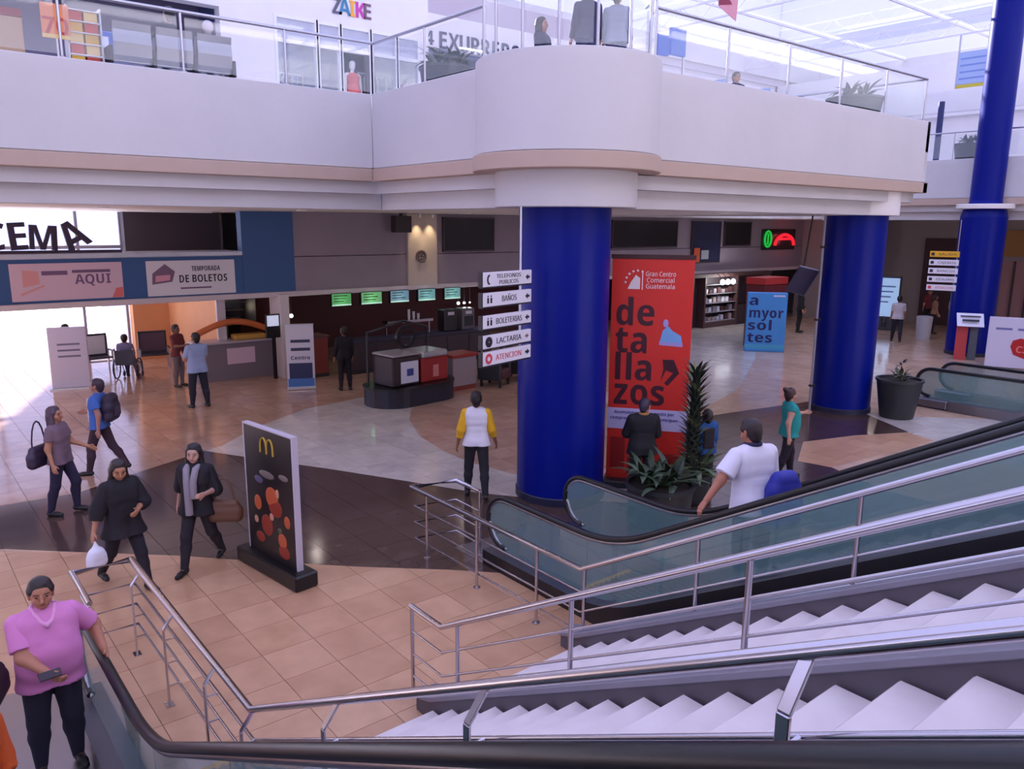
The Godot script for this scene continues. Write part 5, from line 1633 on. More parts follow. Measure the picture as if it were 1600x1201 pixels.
func build_signs() -> void:
	var ink := mat("sign_ink", rgb8(34, 32, 44), 0.5)
	var red := mat("sign_red", rgb8(206, 70, 84), 0.5)
	var face := mat("sign_face", rgb8(228, 224, 236), 0.35)
	var rim := mat("sign_rim", rgb8(40, 38, 46), 0.4)
	# direction sign beside the first column
	var t := thing("direction_sign", "five white direction panels hanging beside the thick blue column", "sign", Vector3(7.09, 0, -8.87), -0.23 + 0.46)
	t.rotation.y = atan2(0.228, 0.974)
	var rows := [[3.541, 3.74], [3.265, 3.456], [2.957, 3.14], [2.675, 2.86], [2.43, 2.627]]
	var words := ["TELEFONOS", "BAÑOS", "BOLETERIAS", "LACTARIA", "ATENCION"]
	for i in 5:
		var y0: float = rows[i][0]; var y1: float = rows[i][1]
		var pn := bx("sign_panel", Vector3(-0.57, y0, -0.03), Vector3(0.57, y1, 0.03), face, t, 0.006)
		bx("panel_edge", Vector3(-0.585, y0 - 0.008, -0.034), Vector3(-0.565, y1 + 0.008, 0.034), rim, pn)
		bx("panel_edge", Vector3(-0.57, y0 - 0.018, -0.034), Vector3(0.57, y0 - 0.002, 0.034), rim, pn)
		var m: Material = red if i == 4 else ink
		var yc := (y0 + y1) / 2
		if i == 0:
			text("TELEFONOS", Vector3(0.02, yc + 0.04, 0.033), 0, 0.06, m, pn, false, false, 0.56)
			text("PUBLICOS", Vector3(0.02, yc - 0.045, 0.033), 0, 0.06, m, pn, false, false, 0.44)
			var ph := MB.new()
			var pp := []
			for k in 7: pp.append(Vector3(-0.42 + 0.04 * cos(PI / 2 + PI * k / 6.0), yc + 0.06 * sin(PI / 2 + PI * k / 6.0), 0.034))
			ph.tube(pp, 0.013, 6)
			obj("pictogram", ph, m, pn)
		else:
			text(words[i], Vector3(0.03, yc, 0.033), 0, 0.085, m, pn, false, false, [0.0, 0.34, 0.6, 0.58, 0.6][i])
			var pc := MB.new()
			if i < 3:
				for q in [-0.45, -0.38]:
					pc.ball(Vector3(q, yc + 0.05, 0.034), Vector3(0.014, 0.014, 0.003), 8)
					pc.box(Vector3(q, yc - 0.01, 0.034), Vector3(0.034, 0.075, 0.005))
			else:
				pc.lathe([Vector2(0.035 if i == 4 else 0.01, 0.005), Vector2(0.075, 0.005), Vector2(0.075, 0.0)], 20, Vector3(-0.43, yc, 0.031), Basis(Vector3.RIGHT, PI / 2))
			obj("pictogram", pc, m, pn)
		if i == 3:
			arrow(1.0, Vector3(0.46, yc, 0.032), 0.045, mat("sign_brown", rgb8(130, 96, 80), 0.5), pn)
		else: arrow(-1.0 if i < 3 else 1.0, Vector3(0.47, yc, 0.032), 0.055, ink, pn)
	var hp := MB.new()
	hp.tube([Vector3(0.4, 2.43, -0.05), Vector3(0.4, SOFFIT, -0.05)], 0.018, 8)
	obj("hanger", hp, mat("satin_steel", rgb8(190, 190, 200), 0.3, 1.0), t)
	# second direction sign on the far column
	var t2 := thing("direction_sign", "direction panels with a yellow top one beside the far blue column", "sign", Vector3(29.3, 0, -12.05), -PI / 2 + 0.35)
	for i in 5:
		var y1 := 3.58 - 0.29 * i
		var pn := bx("sign_panel", Vector3(-0.55, y1 - 0.2, -0.03), Vector3(0.55, y1, 0.03), mat("sign_yellow", rgb8(226, 172, 40), 0.4) if i == 0 else face, t2, 0.006)
		text(["SALIDA", "CAJEROS", "BANCOS", "ESCALERAS", "ATENCION"][i], Vector3(0, y1 - 0.1, 0.033), 0, 0.08, red if i == 4 else ink, pn, false, false, 0.55)
		arrow(1.0, Vector3(0.44, y1 - 0.1, 0.032), 0.05, red if i == 4 else ink, pn)
		bx("pictogram", Vector3(-0.5, y1 - 0.15, 0.03), Vector3(-0.4, y1 - 0.05, 0.034), red if i == 4 else ink, pn)
	var hp2 := MB.new()
	hp2.tube([Vector3(0.3, 2.2, -0.05), Vector3(0.3, SOFFIT, -0.05)], 0.02, 8)
	obj("hanger", hp2, mat("satin_steel"), t2)
	# tall red banner
	var rb := thing("red_banner", "tall red banner with big dark letters beside the thick blue column", "banner", Vector3(9.95, 0, -8.62), deg_to_rad(-52.3))
	bx("sheet", Vector3(-0.66, 0.12, -0.03), Vector3(0.66, 3.86, 0.03), mat("banner_red", rgb8(214, 44, 34), 0.5), rb, 0.006)
	bx("top_bar", Vector3(-0.68, 3.86, -0.04), Vector3(0.68, 3.93, 0.04), mat("bar_maroon", rgb8(60, 20, 26), 0.5), rb)
	bx("foot", Vector3(-0.7, 0, -0.25), Vector3(0.7, 0.12, 0.25), mat("bench_black", rgb8(36, 36, 44), 0.5), rb, 0.02)
	var mar := mat("banner_dark_ink", rgb8(66, 14, 34), 0.5)
	var ys := [2.98, 2.52, 2.06, 1.64]
	var ls := ["de", "ta", "lla", "zos"]
	var ws := [0.62, 0.52, 0.6, 0.84]
	for i in 4:
		var o := text(ls[i], Vector3(-0.56 + ws[i] / 2, ys[i], 0.034), 0, 0.46, mar, rb, true, false, ws[i])
		o.name = "lettering"
	bx("strip", Vector3(-0.66, 1.0, 0.03), Vector3(0.66, 1.36, 0.036), mat("strip_lilac", rgb8(200, 192, 232), 0.5), rb)
	var navy := mat("strip_ink", rgb8(52, 50, 130), 0.5)
	var sl := ["Acumulemos un momento por", "compras de entre los participan", "con el detalle"]
	for i in 3: text(sl[i], Vector3(-0.05, 1.29 - 0.1 * i, 0.038), 0, 0.055, navy, rb, true, false, [1.0, 1.12, 0.55][i])
	var pale := mat("logo_white", rgb8(236, 220, 224), 0.5)
	for i in 3: text(["Gran Centro", "Comercial", "Guatemala"][i], Vector3(0.13, 3.62 - 0.1 * i, 0.034), 0, 0.08, pale, rb, false, false, [0.48, 0.44, 0.46][i])
	bx("logo_bar", Vector3(-0.17, 3.36, 0.03), Vector3(-0.155, 3.66, 0.034), pale, rb)
	var lg := MB.new()
	lg.extr(PackedVector2Array([Vector2(-0.4, 3.37), Vector2(-0.2, 3.37), Vector2(-0.2, 3.55), Vector2(-0.27, 3.6), Vector2(-0.35, 3.48)]), 0.03, 0.034)
	for i in 6:
		var a := 1.2 + 0.38 * i
		lg.ball(Vector3(-0.24 + 0.2 * cos(a), 3.47 + 0.2 * sin(a), 0.032), Vector3(0.02, 0.02, 0.003), 6)
	obj("logo", lg, pale, rb)
	var shoe := MB.new()
	shoe.extr(PackedVector2Array([Vector2(0.16, 2.52), Vector2(0.2, 2.7), Vector2(0.28, 2.78), Vector2(0.36, 2.7), Vector2(0.5, 2.62), Vector2(0.52, 2.5)]), 0.03, 0.035)
	obj("shoe_picture", shoe, mat("picture_sky", rgb8(120, 170, 226), 0.5), rb)
	var shoe2 := MB.new()
	shoe2.extr(PackedVector2Array([Vector2(0.15, 2.46), Vector2(0.53, 2.44), Vector2(0.53, 2.5), Vector2(0.15, 2.52)]), 0.03, 0.036)
	var tongue := MB.new()
	tongue.ball(Vector3(0.24, 2.82, 0.032), Vector3(0.05, 0.07, 0.003), 8)
	obj("tongue_picture", tongue, mat("picture_lilac", rgb8(170, 150, 210), 0.5), rb)
	obj("sole_picture", shoe2, mat("picture_lilac", rgb8(170, 150, 210), 0.5), rb)
	var pants := MB.new()
	pants.extr(PackedVector2Array([Vector2(0.22, 2.22), Vector2(0.4, 2.22), Vector2(0.5, 2.0), Vector2(0.32, 1.78), Vector2(0.26, 1.82), Vector2(0.4, 2.0), Vector2(0.28, 2.04), Vector2(0.2, 1.84), Vector2(0.24, 2.06)]), 0.03, 0.035)
	obj("trousers_picture", pants, mar, rb)
	for q in [[-0.6, 0.3, -0.35, 0.85], [0.25, 0.25, 0.6, 0.6], [-0.3, 0.2, -0.05, 0.5]]: bx("picture_patch", Vector3(q[0], q[1], 0.03), Vector3(q[2], q[3], 0.034), mat("picture_dark_red", rgb8(150, 24, 26), 0.5), rb)
	# illuminated-looking food standee near the stairs
	var fs := thing("food_standee", "black food advert stand with golden arches on a heavy dark base", "advert stand", Vector3(3.62, 0, -9.22), deg_to_rad(-82))
	bx("base", Vector3(-0.72, 0, -0.16), Vector3(0.72, 0.2, 0.16), mat("standee_black", rgb8(22, 20, 24), 0.35), fs, 0.02)
	bx("panel", Vector3(-0.56, 0.2, -0.035), Vector3(0.56, 1.88, 0.035), mat("standee_face", rgb8(34, 26, 30), 0.3), fs, 0.004)
	for s in [-0.57, 0.57]: bx("edge_strip", Vector3(s - 0.012, 0.2, -0.04), Vector3(s + 0.012, 1.9, 0.04), mat("edge_pale", rgb8(196, 186, 200), 0.35), fs)
	bx("edge_strip", Vector3(-0.57, 1.88, -0.04), Vector3(0.57, 1.9, 0.04), mat("edge_pale"), fs)
	var gold := MB.new()
	for s in [-1.0, 1.0]:
		var pts := []
		for i in 11:
			var a := PI * i / 10.0
			pts.append(Vector3(0.075 * s - 0.075 * cos(a), 1.58 + 0.2 * pow(sin(a), 0.6), 0.04))
		gold.tube(pts, 0.02, 6, true, 0.3)
	obj("arches_emblem", gold, mat("arch_gold", rgb8(196, 160, 70), 0.5), fs)
	var spots := [[-0.05, 1.3, 0.36, 0.05, "p_grey"], [-0.25, 1.2, 0.2, 0.05, "p_lilac"], [0.05, 1.02, 0.3, 0.14, "p_orange"], [0.12, 0.9, 0.32, 0.12, "p_red"], [-0.1, 0.62, 0.28, 0.14, "p_red"], [0.25, 0.5, 0.2, 0.1, "p_orange"], [0.28, 0.36, 0.26, 0.09, "p_red"], [0.02, 0.76, 0.1, 0.05, "p_tan"], [0.18, 1.1, 0.08, 0.06, "p_tan"], [0.2, 0.62, 0.1, 0.04, "p_green"], [-0.3, 0.88, 0.18, 0.1, "p_orange"], [-0.28, 0.42, 0.22, 0.07, "p_red"], [0.34, 1.34, 0.22, 0.04, "p_grey"], [0.38, 0.78, 0.14, 0.08, "p_orange"], [-0.36, 0.64, 0.1, 0.05, "p_tan"]]
	var pc := {"p_grey": rgb8(120, 106, 104), "p_lilac": rgb8(92, 80, 112), "p_orange": rgb8(196, 92, 54), "p_red": rgb8(150, 50, 36), "p_tan": rgb8(206, 150, 120), "p_green": rgb8(92, 92, 60)}
	for q in spots:
		var b := MB.new()
		b.ball(Vector3(q[0], q[1], 0.035), Vector3(q[2] * 0.5, q[3], 0.006), 14)
		obj("food_picture", b, mat(q[4], pc[q[4]], 0.4), fs)
	# roll-up banner by the red counter
	var ru := thing("rollup_banner", "white roll-up banner with a blue picture beside the brick red counter", "banner", Vector3(8.71, 0, -19.68), deg_to_rad(-24))
	bx("sheet", Vector3(-0.36, 0.06, -0.01), Vector3(0.36, 1.74, 0.01), mat("rollup_white", rgb8(206, 202, 216), 0.5), ru)
	bx("base", Vector3(-0.38, 0, -0.1), Vector3(0.38, 0.06, 0.1), mat("satin_steel"), ru, 0.015)
	bx("top_bar", Vector3(-0.37, 1.74, -0.015), Vector3(0.37, 1.77, 0.015), mat("satin_steel"), ru)
	bx("picture", Vector3(-0.3, 0.25, 0.01), Vector3(0.3, 0.72, 0.014), mat("picture_slate", rgb8(44, 52, 92), 0.5), ru, 0.001)
	bx("picture", Vector3(-0.34, 0.08, 0.01), Vector3(0.34, 0.3, 0.016), mat("picture_blue", rgb8(70, 116, 180), 0.5), ru, 0.001)
	for i in 2: bx("text_bar", Vector3(-0.24, 1.05 + 0.22 * i, 0.01), Vector3(0.26, 1.13 + 0.22 * i, 0.014), mat("text_navy", rgb8(56, 54, 90), 0.5), ru)
	text("Centro", Vector3(0.0, 0.86, 0.013), 0, 0.1, mat("text_navy"), ru, true, false, 0.5)
	# white standee by the entrance
	var ws2 := thing("entrance_standee", "pale standee backlit at the bright entrance", "advert stand", Vector3(3.9, 0, -23.5), deg_to_rad(-14))
	bx("panel", Vector3(-0.46, 0.0, -0.06), Vector3(0.46, 1.65, 0.06), mat("standee_pale", rgb8(206, 200, 220), 0.6), ws2, 0.02)
	for i in 3: bx("text_bar", Vector3(-0.25, 0.85 + 0.16 * i, 0.06), Vector3(0.28, 0.9 + 0.16 * i, 0.064), mat("standee_ink", rgb8(120, 112, 140), 0.6), ws2)
	bx("foot", Vector3(-0.5, 0, -0.2), Vector3(0.5, 0.04, 0.2), mat("satin_steel"), ws2)
	# blue stand reading a myor sol tes
	var bs := thing("blue_stand", "bright blue stand with dark letters a myor sol tes", "advert stand", Vector3(24.6, 0, -16.0), deg_to_rad(-50))
	bx("panel", Vector3(-0.68, 0.0, -0.12), Vector3(0.68, 2.1, 0.12), mat("stand_blue", rgb8(66, 140, 206), 0.4), bs, 0.02)
	var bi := mat("stand_ink", rgb8(24, 24, 92), 0.5)
	var st := ["a", "myor", "sol", "tes"]
	var sw := [0.3, 1.15, 0.8, 0.85]
	for i in 4: text(st[i], Vector3(-0.6 + sw[i] / 2, 1.82 - 0.44 * i, 0.123), 0, 0.36, bi, bs, true, false, sw[i])
	bx("footer", Vector3(-0.68, 0.1, 0.12), Vector3(0.68, 0.26, 0.124), mat("stand_cyan", rgb8(70, 160, 200), 0.4), bs)
	bx("header_tag", Vector3(0.2, 1.96, 0.12), Vector3(0.6, 2.02, 0.124), mat("tag_pale", rgb8(190, 200, 226), 0.5), bs)
	var rs := thing("red_case", "dark red display case standing behind the blue stand", "display case", Vector3(25.9, 0, -16.9))
	bx("body", Vector3(-0.7, 0, -0.4), Vector3(0.7, 2.3, 0.4), mat("case_red", rgb8(96, 26, 32), 0.4), rs, 0.02)
	bx("header", Vector3(-0.72, 2.3, -0.42), Vector3(0.72, 2.55, 0.42), mat("case_red_bright", rgb8(170, 44, 44), 0.4), rs, 0.01)
	# things at the far column
	var ip := thing("info_lectern", "white slanted information panel on a red leg before the far column", "lectern", Vector3(28.6, 0, -10.85), deg_to_rad(-62))
	var tp := MB.new()
	tp.box(Vector3(0.05, 1.35, 0), Vector3(0.8, 0.03, 0.62), Basis(Vector3.RIGHT, 0.7), 0.006)
	obj("slanted_top", tp, mat("panel_white", rgb8(224, 222, 234), 0.4), ip)
	var tl := MB.new()
	tl.box(Vector3(0.05, 1.33, 0.13), Vector3(0.5, 0.012, 0.09), Basis(Vector3.RIGHT, 0.7))
	tl.box(Vector3(0.05, 1.45, -0.05), Vector3(0.6, 0.012, 0.05), Basis(Vector3.RIGHT, 0.7))
	for q in tl.v.size(): tl.v[q] += Vector3(0, 0.02, 0.014)
	obj("panel_print", tl, ink, ip)
	bx("red_leg", Vector3(-0.32, 0, -0.06), Vector3(0.02, 1.22, 0.06), mat("leg_red", rgb8(196, 70, 74), 0.5), ip, 0.01)
	bx("grey_leg", Vector3(0.08, 0, -0.08), Vector3(0.32, 1.22, 0.04), mat("leg_grey", rgb8(90, 96, 104), 0.5), ip, 0.01)
	var wp := thing("gift_board", "white board with a big red bow picture behind the far escalator", "board", Vector3(28.0, 0, -9.2), deg_to_rad(-68))
	bx("panel", Vector3(-0.75, 0.02, -0.05), Vector3(0.95, 1.62, 0.05), mat("board_lilac", rgb8(206, 204, 228), 0.4), wp, 0.01)
	var bow := MB.new()
	bow.extr(PackedVector2Array([Vector2(-0.1, 0.7), Vector2(0.0, 0.45), Vector2(0.35, 0.32), Vector2(0.8, 0.4), Vector2(0.92, 0.62), Vector2(0.6, 0.9), Vector2(0.15, 0.98), Vector2(-0.05, 0.9)]), 0.05, 0.058)
	obj("bow_picture", bow, mat("bow_red", rgb8(176, 26, 34), 0.5), wp)
	text("C3", Vector3(0.22, 0.62, 0.06), 0, 0.22, mat("bow_mark", rgb8(226, 130, 120), 0.5), wp, true)
	for i in 2: bx("text_bar", Vector3(-0.55 + 0.6 * i, 1.22, 0.05), Vector3(-0.1 + 0.6 * i, 1.29, 0.054), mat("board_text", rgb8(112, 116, 168), 0.5), wp)
	# tilted screen left of the second column
	var tv := thing("hanging_monitor", "thin dark monitor tilted down, hanging left of the second column", "monitor", Vector3(17.3, 3.12, -10.35), deg_to_rad(-20))
	var tm := MB.new()
	var tb := Basis(Vector3.RIGHT, 0.45) * Basis(Vector3.BACK, -0.22)
	tm.box(Vector3.ZERO, Vector3(0.62, 0.68, 0.04), tb, 0.008)
	obj("screen_body", tm, mat("monitor_slate", rgb8(70, 66, 88), 0.25), tv)
	var te := MB.new()
	te.box(tb * Vector3(0.32, 0, 0), Vector3(0.02, 0.7, 0.05), tb)
	te.box(tb * Vector3(0, 0.345, 0), Vector3(0.64, 0.02, 0.05), tb)
	obj("bezel", te, mat("bezel_pale", rgb8(130, 128, 150), 0.3), tv)
	var tr := MB.new()
	tr.tube([Vector3(0.1, 0.3, -0.1), Vector3(0.25, 1.53, -0.1)], 0.02, 8)
	obj("bracket", tr, mat("bench_black"), tv)
	var bw := thing("blue_panel_stand", "small blue and white panel stand right of the red banner", "advert stand", Vector3(10.62, 0, -8.3), deg_to_rad(-50))
	bx("panel", Vector3(-0.16, 0.02, -0.03), Vector3(0.16, 0.95, 0.03), mat("panel_deep_blue", rgb8(30, 84, 150), 0.4), bw, 0.01)
	bx("white_edge", Vector3(-0.2, 0.02, -0.03), Vector3(-0.16, 0.95, 0.035), mat("panel_white", rgb8(224, 222, 234), 0.4), bw)
	text("ES", Vector3(0.04, 0.55, 0.033), PI * 0.0, 0.16, mat("panel_white"), bw, true)
	bx("foot", Vector3(-0.22, 0, -0.15), Vector3(0.2, 0.03, 0.15), mat("bench_black"), bw)
	# pipe down the second column
	var pp2 := thing("drain_pipe", "thin pale pipe running down beside the second blue column", "pipe", Vector3(17.42, 0, -9.95))
	var pb := MB.new()
	pb.tube([Vector3(0, 0, 0), Vector3(0, SOFFIT, 0)], 0.03, 8)
	obj("tube", pb, mat("pipe_pale", rgb8(150, 144, 160), 0.4), pp2)
	for y in [0.6, 2.2, 3.9]: bx("clip", Vector3(-0.045, y, -0.045), Vector3(0.1, y + 0.05, 0.045), mat("bench_black"), pp2)

# ---------------------------------------------------------------- kiosks, seats, plants
func stadium(l: float, w: float, n := 12) -> PackedVector2Array:
	var o := PackedVector2Array()
	for i in n + 1: o.append(Vector2(l / 2 - w / 2 + w / 2 * cos(-PI / 2 + PI * i / n), w / 2 * sin(-PI / 2 + PI * i / n)))
	for i in n + 1: o.append(Vector2(-l / 2 + w / 2 + w / 2 * cos(PI / 2 + PI * i / n), w / 2 * sin(PI / 2 + PI * i / n)))
	return o

func build_kiosks() -> void:
	var k := thing("ride_kiosk", "dark oval kiosk with a white poster case and a red case", "kiosk", Vector3(10.35, 0, -16.85), 0.12)
	var b := MB.new()
	b.slab(stadium(2.5, 1.4), 0.0, 0.42)
	obj("oval_base", b, mat("kiosk_navy", rgb8(26, 28, 44), 0.35), k)
	var b2 := MB.new()
	b2.slab(stadium(2.56, 1.46), 0.42, 0.48)
	obj("base_rim", b2, mat("kiosk_black", rgb8(20, 18, 24), 0.3), k)
	var lc := bx("dark_case", Vector3(-0.85, 0.48, -0.4), Vector3(-0.02, 1.22, 0.42), mat("kiosk_case", rgb8(48, 34, 40), 0.4), k, 0.03)
	bx("poster", Vector3(-0.6, 0.55, 0.42), Vector3(-0.06, 1.08, 0.43), mat("poster_white", rgb8(206, 206, 222), 0.4), lc)
	bx("poster_mark", Vector3(-0.42, 0.72, 0.43), Vector3(-0.22, 0.9, 0.434), mat("poster_blue", rgb8(60, 66, 140), 0.4), lc)
	bx("top_lip", Vector3(-0.85, 1.22, -0.4), Vector3(-0.02, 1.27, 0.45), mat("kiosk_lip", rgb8(150, 144, 150), 0.35), lc, 0.01)
	var rc := bx("red_case", Vector3(0.06, 0.48, -0.4), Vector3(0.92, 1.1, 0.42), mat("kiosk_red", rgb8(150, 36, 36), 0.4), k, 0.03)
	bx("silver_lid", Vector3(0.06, 1.1, -0.4), Vector3(0.9, 1.26, 0.46), mat("kiosk_silver", rgb8(186, 190, 196), 0.3, 0.6), rc, 0.04)
	bx("label", Vector3(0.42, 0.6, 0.42), Vector3(0.6, 0.9, 0.43), mat("kiosk_label", rgb8(200, 120, 120), 0.5), rc)
	var fr := MB.new()
	fr.tube([Vector3(-0.95, 0.48, -0.45), Vector3(-0.95, 1.75, -0.45), Vector3(0.2, 1.95, -0.45), Vector3(0.95, 1.75, -0.45), Vector3(0.95, 0.48, -0.45)], 0.03, 8)
	obj("frame", fr, mat("bench_black", rgb8(36, 36, 44), 0.5), k)
	var wh := MB.new()
	wh.lathe([Vector2(0.22, -0.05), Vector2(0.3, -0.05), Vector2(0.3, 0.05), Vector2(0.22, 0.05), Vector2(0.22, -0.05)], 20, Vector3(0.2, 1.55, -0.4), Basis(Vector3.RIGHT, PI / 2))
	obj("wheel_ring", wh, mat("kiosk_black"), k)
	var pb := thing("pale_counter", "small grey counter box with a red top beside the oval kiosk", "counter", Vector3(12.15, 0, -17.3), 0.1)
	bx("body", Vector3(-0.42, 0.12, -0.3), Vector3(0.42, 0.9, 0.3), mat("counter_mauve", rgb8(146, 132, 142), 0.5), pb, 0.015)
	bx("top", Vector3(-0.46, 0.9, -0.34), Vector3(0.46, 0.98, 0.34), mat("kiosk_red"), pb, 0.01)
	bx("plinth", Vector3(-0.4, 0, -0.28), Vector3(0.4, 0.12, 0.28), mat("red_panel", rgb8(124, 50, 44), 0.45), pb)
	for i in 2:
		var ch := thing("dark_armchair", ["dark red armchair with a pale curved edge by the arrow sign", "dark armchair half hidden behind the thick blue column"][i], "armchair", Vector3(13.2 + 1.1 * i, 0, -17.0 - 0.4 * i), 0.5)
		bx("seat", Vector3(-0.35, 0.2, -0.35), Vector3(0.35, 0.48, 0.35), mat("arm_maroon", rgb8(70, 26, 32), 0.6), ch, 0.05)
		bx("backrest", Vector3(-0.35, 0.4, -0.4), Vector3(0.35, 1.15, -0.24), mat("arm_maroon"), ch, 0.05)
		for s in [-1.0, 1.0]: bx("arm", Vector3(0.35 * s - 0.07, 0.2, -0.35), Vector3(0.35 * s + 0.07, 0.68, 0.33), mat("bench_black"), ch, 0.03)
		var ed := MB.new()
		ed.tube([Vector3(-0.36, 0.5, -0.24), Vector3(-0.36, 1.0, -0.24), Vector3(-0.2, 1.17, -0.24), Vector3(0.3, 1.18, -0.24)], 0.025, 8)
		obj("edge_tube", ed, mat("edge_grey", rgb8(150, 140, 150), 0.4), ch)
		for lx in [-0.28, 0.28]:
			for lz in [-0.28, 0.28]: bx("leg", Vector3(lx - 0.03, 0, lz - 0.03), Vector3(lx + 0.03, 0.2, lz + 0.03), mat("bench_black"), ch)
	# steel waiting seats by the entrance
	for i in 2:
		var s := thing("waiting_seat", ["waiting seat with a pale mesh back in the bright entrance", "waiting seat with a dark square back by the orange wall"][i], "seat", [Vector3(4.95, 0, -25.9), Vector3(6.55, 0, -25.6)][i], [0.1, -0.15][i], "waiting seats")
		var fm := mat("seat_frame", rgb8(46, 44, 58), 0.4)
		var back := mat("seat_mesh_pale", rgb8(214, 216, 224), 0.5) if i == 0 else mat("seat_mesh_dark", rgb8(88, 66, 84), 0.5)
		bx("back_panel", Vector3(-0.34, 0.5, -0.03), Vector3(0.34, 1.05, 0.0), back, s)
		for q in [[-0.4, 0.44, -0.34, 1.11], [0.34, 0.44, 0.4, 1.11], [-0.4, 0.44, 0.4, 0.5], [-0.4, 1.05, 0.4, 1.11]]: bx("back_frame", Vector3(q[0], q[1], -0.04), Vector3(q[2], q[3], 0.02), fm, s, 0.01)
		bx("seat_pad", Vector3(-0.4, 0.4, 0.0), Vector3(0.4, 0.45, 0.46), fm, s, 0.02)
		for sx in [-1.0, 1.0]:
			bx("arm", Vector3(0.43 * sx - 0.02, 0.6, -0.02), Vector3(0.43 * sx + 0.02, 0.63, 0.42), fm, s)
			bx("leg", Vector3(0.4 * sx - 0.02, 0.0, 0.0), Vector3(0.4 * sx + 0.02, 0.62, 0.04), mat("satin_steel"), s)
			bx("leg", Vector3(0.4 * sx - 0.02, 0.0, 0.38), Vector3(0.4 * sx + 0.02, 0.62, 0.42), mat("satin_steel"), s)
	# white bin and other far pieces
	var bn := thing("white_bin", "small white bin near the distant shoppers", "bin", Vector3(32.6, 0, -14.0))
	var bm := MB.new()
	bm.lathe([Vector2(0.01, 0), Vector2(0.26, 0), Vector2(0.3, 0.85), Vector2(0.3, 0.9), Vector2(0.24, 0.92), Vector2(0.22, 0.86)], 20)
	obj("body", bm, mat("bin_white", rgb8(190, 188, 196), 0.5), bn)
	# wheelchair
	var wc := thing("wheelchair", "wheelchair with spoked wheels in the bright entrance", "wheelchair", Vector3(5.42, 0, -23.95), 2.6)
	var ch := mat("seat_frame", rgb8(46, 44, 58), 0.4)
	for s in [-1.0, 1.0]:
		var w := MB.new()
		var ring := []
		for i in 25: ring.append(Vector3(0.3 * s, 0.31 + 0.29 * sin(TAU * i / 24), 0.29 * cos(TAU * i / 24)))
		w.tube(ring, 0.02, 6)
		for i in 8: w.tube([Vector3(0.3 * s, 0.31, 0), Vector3(0.3 * s, 0.31 + 0.28 * sin(TAU * i / 8), 0.28 * cos(TAU * i / 8))], 0.005, 4)
		obj("wheel", w, ch, wc)
		var c := MB.new()
		c.lathe([Vector2(0.05, -0.015), Vector2(0.08, -0.015), Vector2(0.08, 0.015), Vector2(0.05, 0.015)], 14, Vector3(0.25 * s, 0.085, 0.42), Basis(Vector3.BACK, PI / 2))
		obj("caster", c, ch, wc)
		var f := MB.new()
		f.tube([Vector3(0.25 * s, 0.9, -0.3), Vector3(0.25 * s, 0.9, -0.22), Vector3(0.25 * s, 0.45, -0.2), Vector3(0.25 * s, 0.45, 0.25), Vector3(0.25 * s, 0.12, 0.45)], 0.014, 6)
		obj("frame", f, mat("satin_steel"), wc)
	bx("seat", Vector3(-0.25, 0.43, -0.2), Vector3(0.25, 0.46, 0.24), ch, wc)
	bx("backrest", Vector3(-0.24, 0.46, -0.22), Vector3(0.24, 0.85, -0.19), ch, wc)

func pot(label: String, at: Vector3, r0: float, r1: float, h: float, called := "planter") -> Node3D:
	var t := thing(called, label, "planter", at, 0, "dark planters")
	var b := MB.new()
	b.lathe([Vector2(0.01, 0.0), Vector2(r0, 0.0), Vector2(r0 + 0.01, 0.02), Vector2(r1, h - 0.06), Vector2(r1 + 0.025, h - 0.05), Vector2(r1 + 0.025, h), Vector2(r1 - 0.03, h), Vector2(r1 - 0.04, h - 0.06)], 32)
	obj("pot", b, mat("pot_dark", rgb8(38, 42, 46), 0.5), t)
	var s := MB.new()
	s.lathe([Vector2(r1 - 0.035, h - 0.06), Vector2(0.01, h - 0.04)], 24)
	obj("soil", s, mat("soil", rgb8(52, 42, 36), 0.95), t)
	return t

func leaf_mesh(l: float, w: float, bend: float, m: Material) -> ArrayMesh:
	var b := MB.new()
	var n := 6
	for i in n:
		var pr := []
		for k in 2:
			var t := (i + k) / float(n)
			var y := l * sin(bend * t) / bend
			var z := l * (1.0 - cos(bend * t)) / bend
			var hw := w * sin(PI * pow(t, 0.7) * 0.97 + 0.05)
			pr.append([Vector3(-hw, y, z), Vector3(0, y, z - hw * 0.25), Vector3(hw, y, z)])
		for q in 2:
			b.quad(pr[0][q], pr[0][q + 1], pr[1][q + 1], pr[1][q])
			b.quad(pr[1][q] + Vector3(0, 0, -0.002), pr[1][q + 1] + Vector3(0, 0, -0.002), pr[0][q + 1] + Vector3(0, 0, -0.002), pr[0][q] + Vector3(0, 0, -0.002))
	return b.mesh(m)

func leafy(t: Node3D, at: Vector3, n: int, l: float, w: float, spread: float, col: Color) -> void:
	var ms := [leaf_mesh(l, w, 0.9, mat("leaf" + col.to_html(), col, 0.45)), leaf_mesh(l * 0.85, w * 1.1, 1.5, mat("leaf" + col.lightened(0.12).to_html(), col.lightened(0.12), 0.45)), leaf_mesh(l * 0.7, w, 0.5, mat("leaf" + col.darkened(0.2).to_html(), col.darkened(0.2), 0.45))]
	for i in n:
		var a := TAU * i * 0.382 + rng.randf() * 0.6
		var ti := spread * (0.25 + 0.75 * rng.randf())
		inst("leaf", ms[i % 3], t, Transform3D(Basis(Vector3.UP, a) * Basis(Vector3.RIGHT, ti), at + Vector3(0.06 * sin(a), 0.15 * rng.randf(), 0.06 * cos(a))))

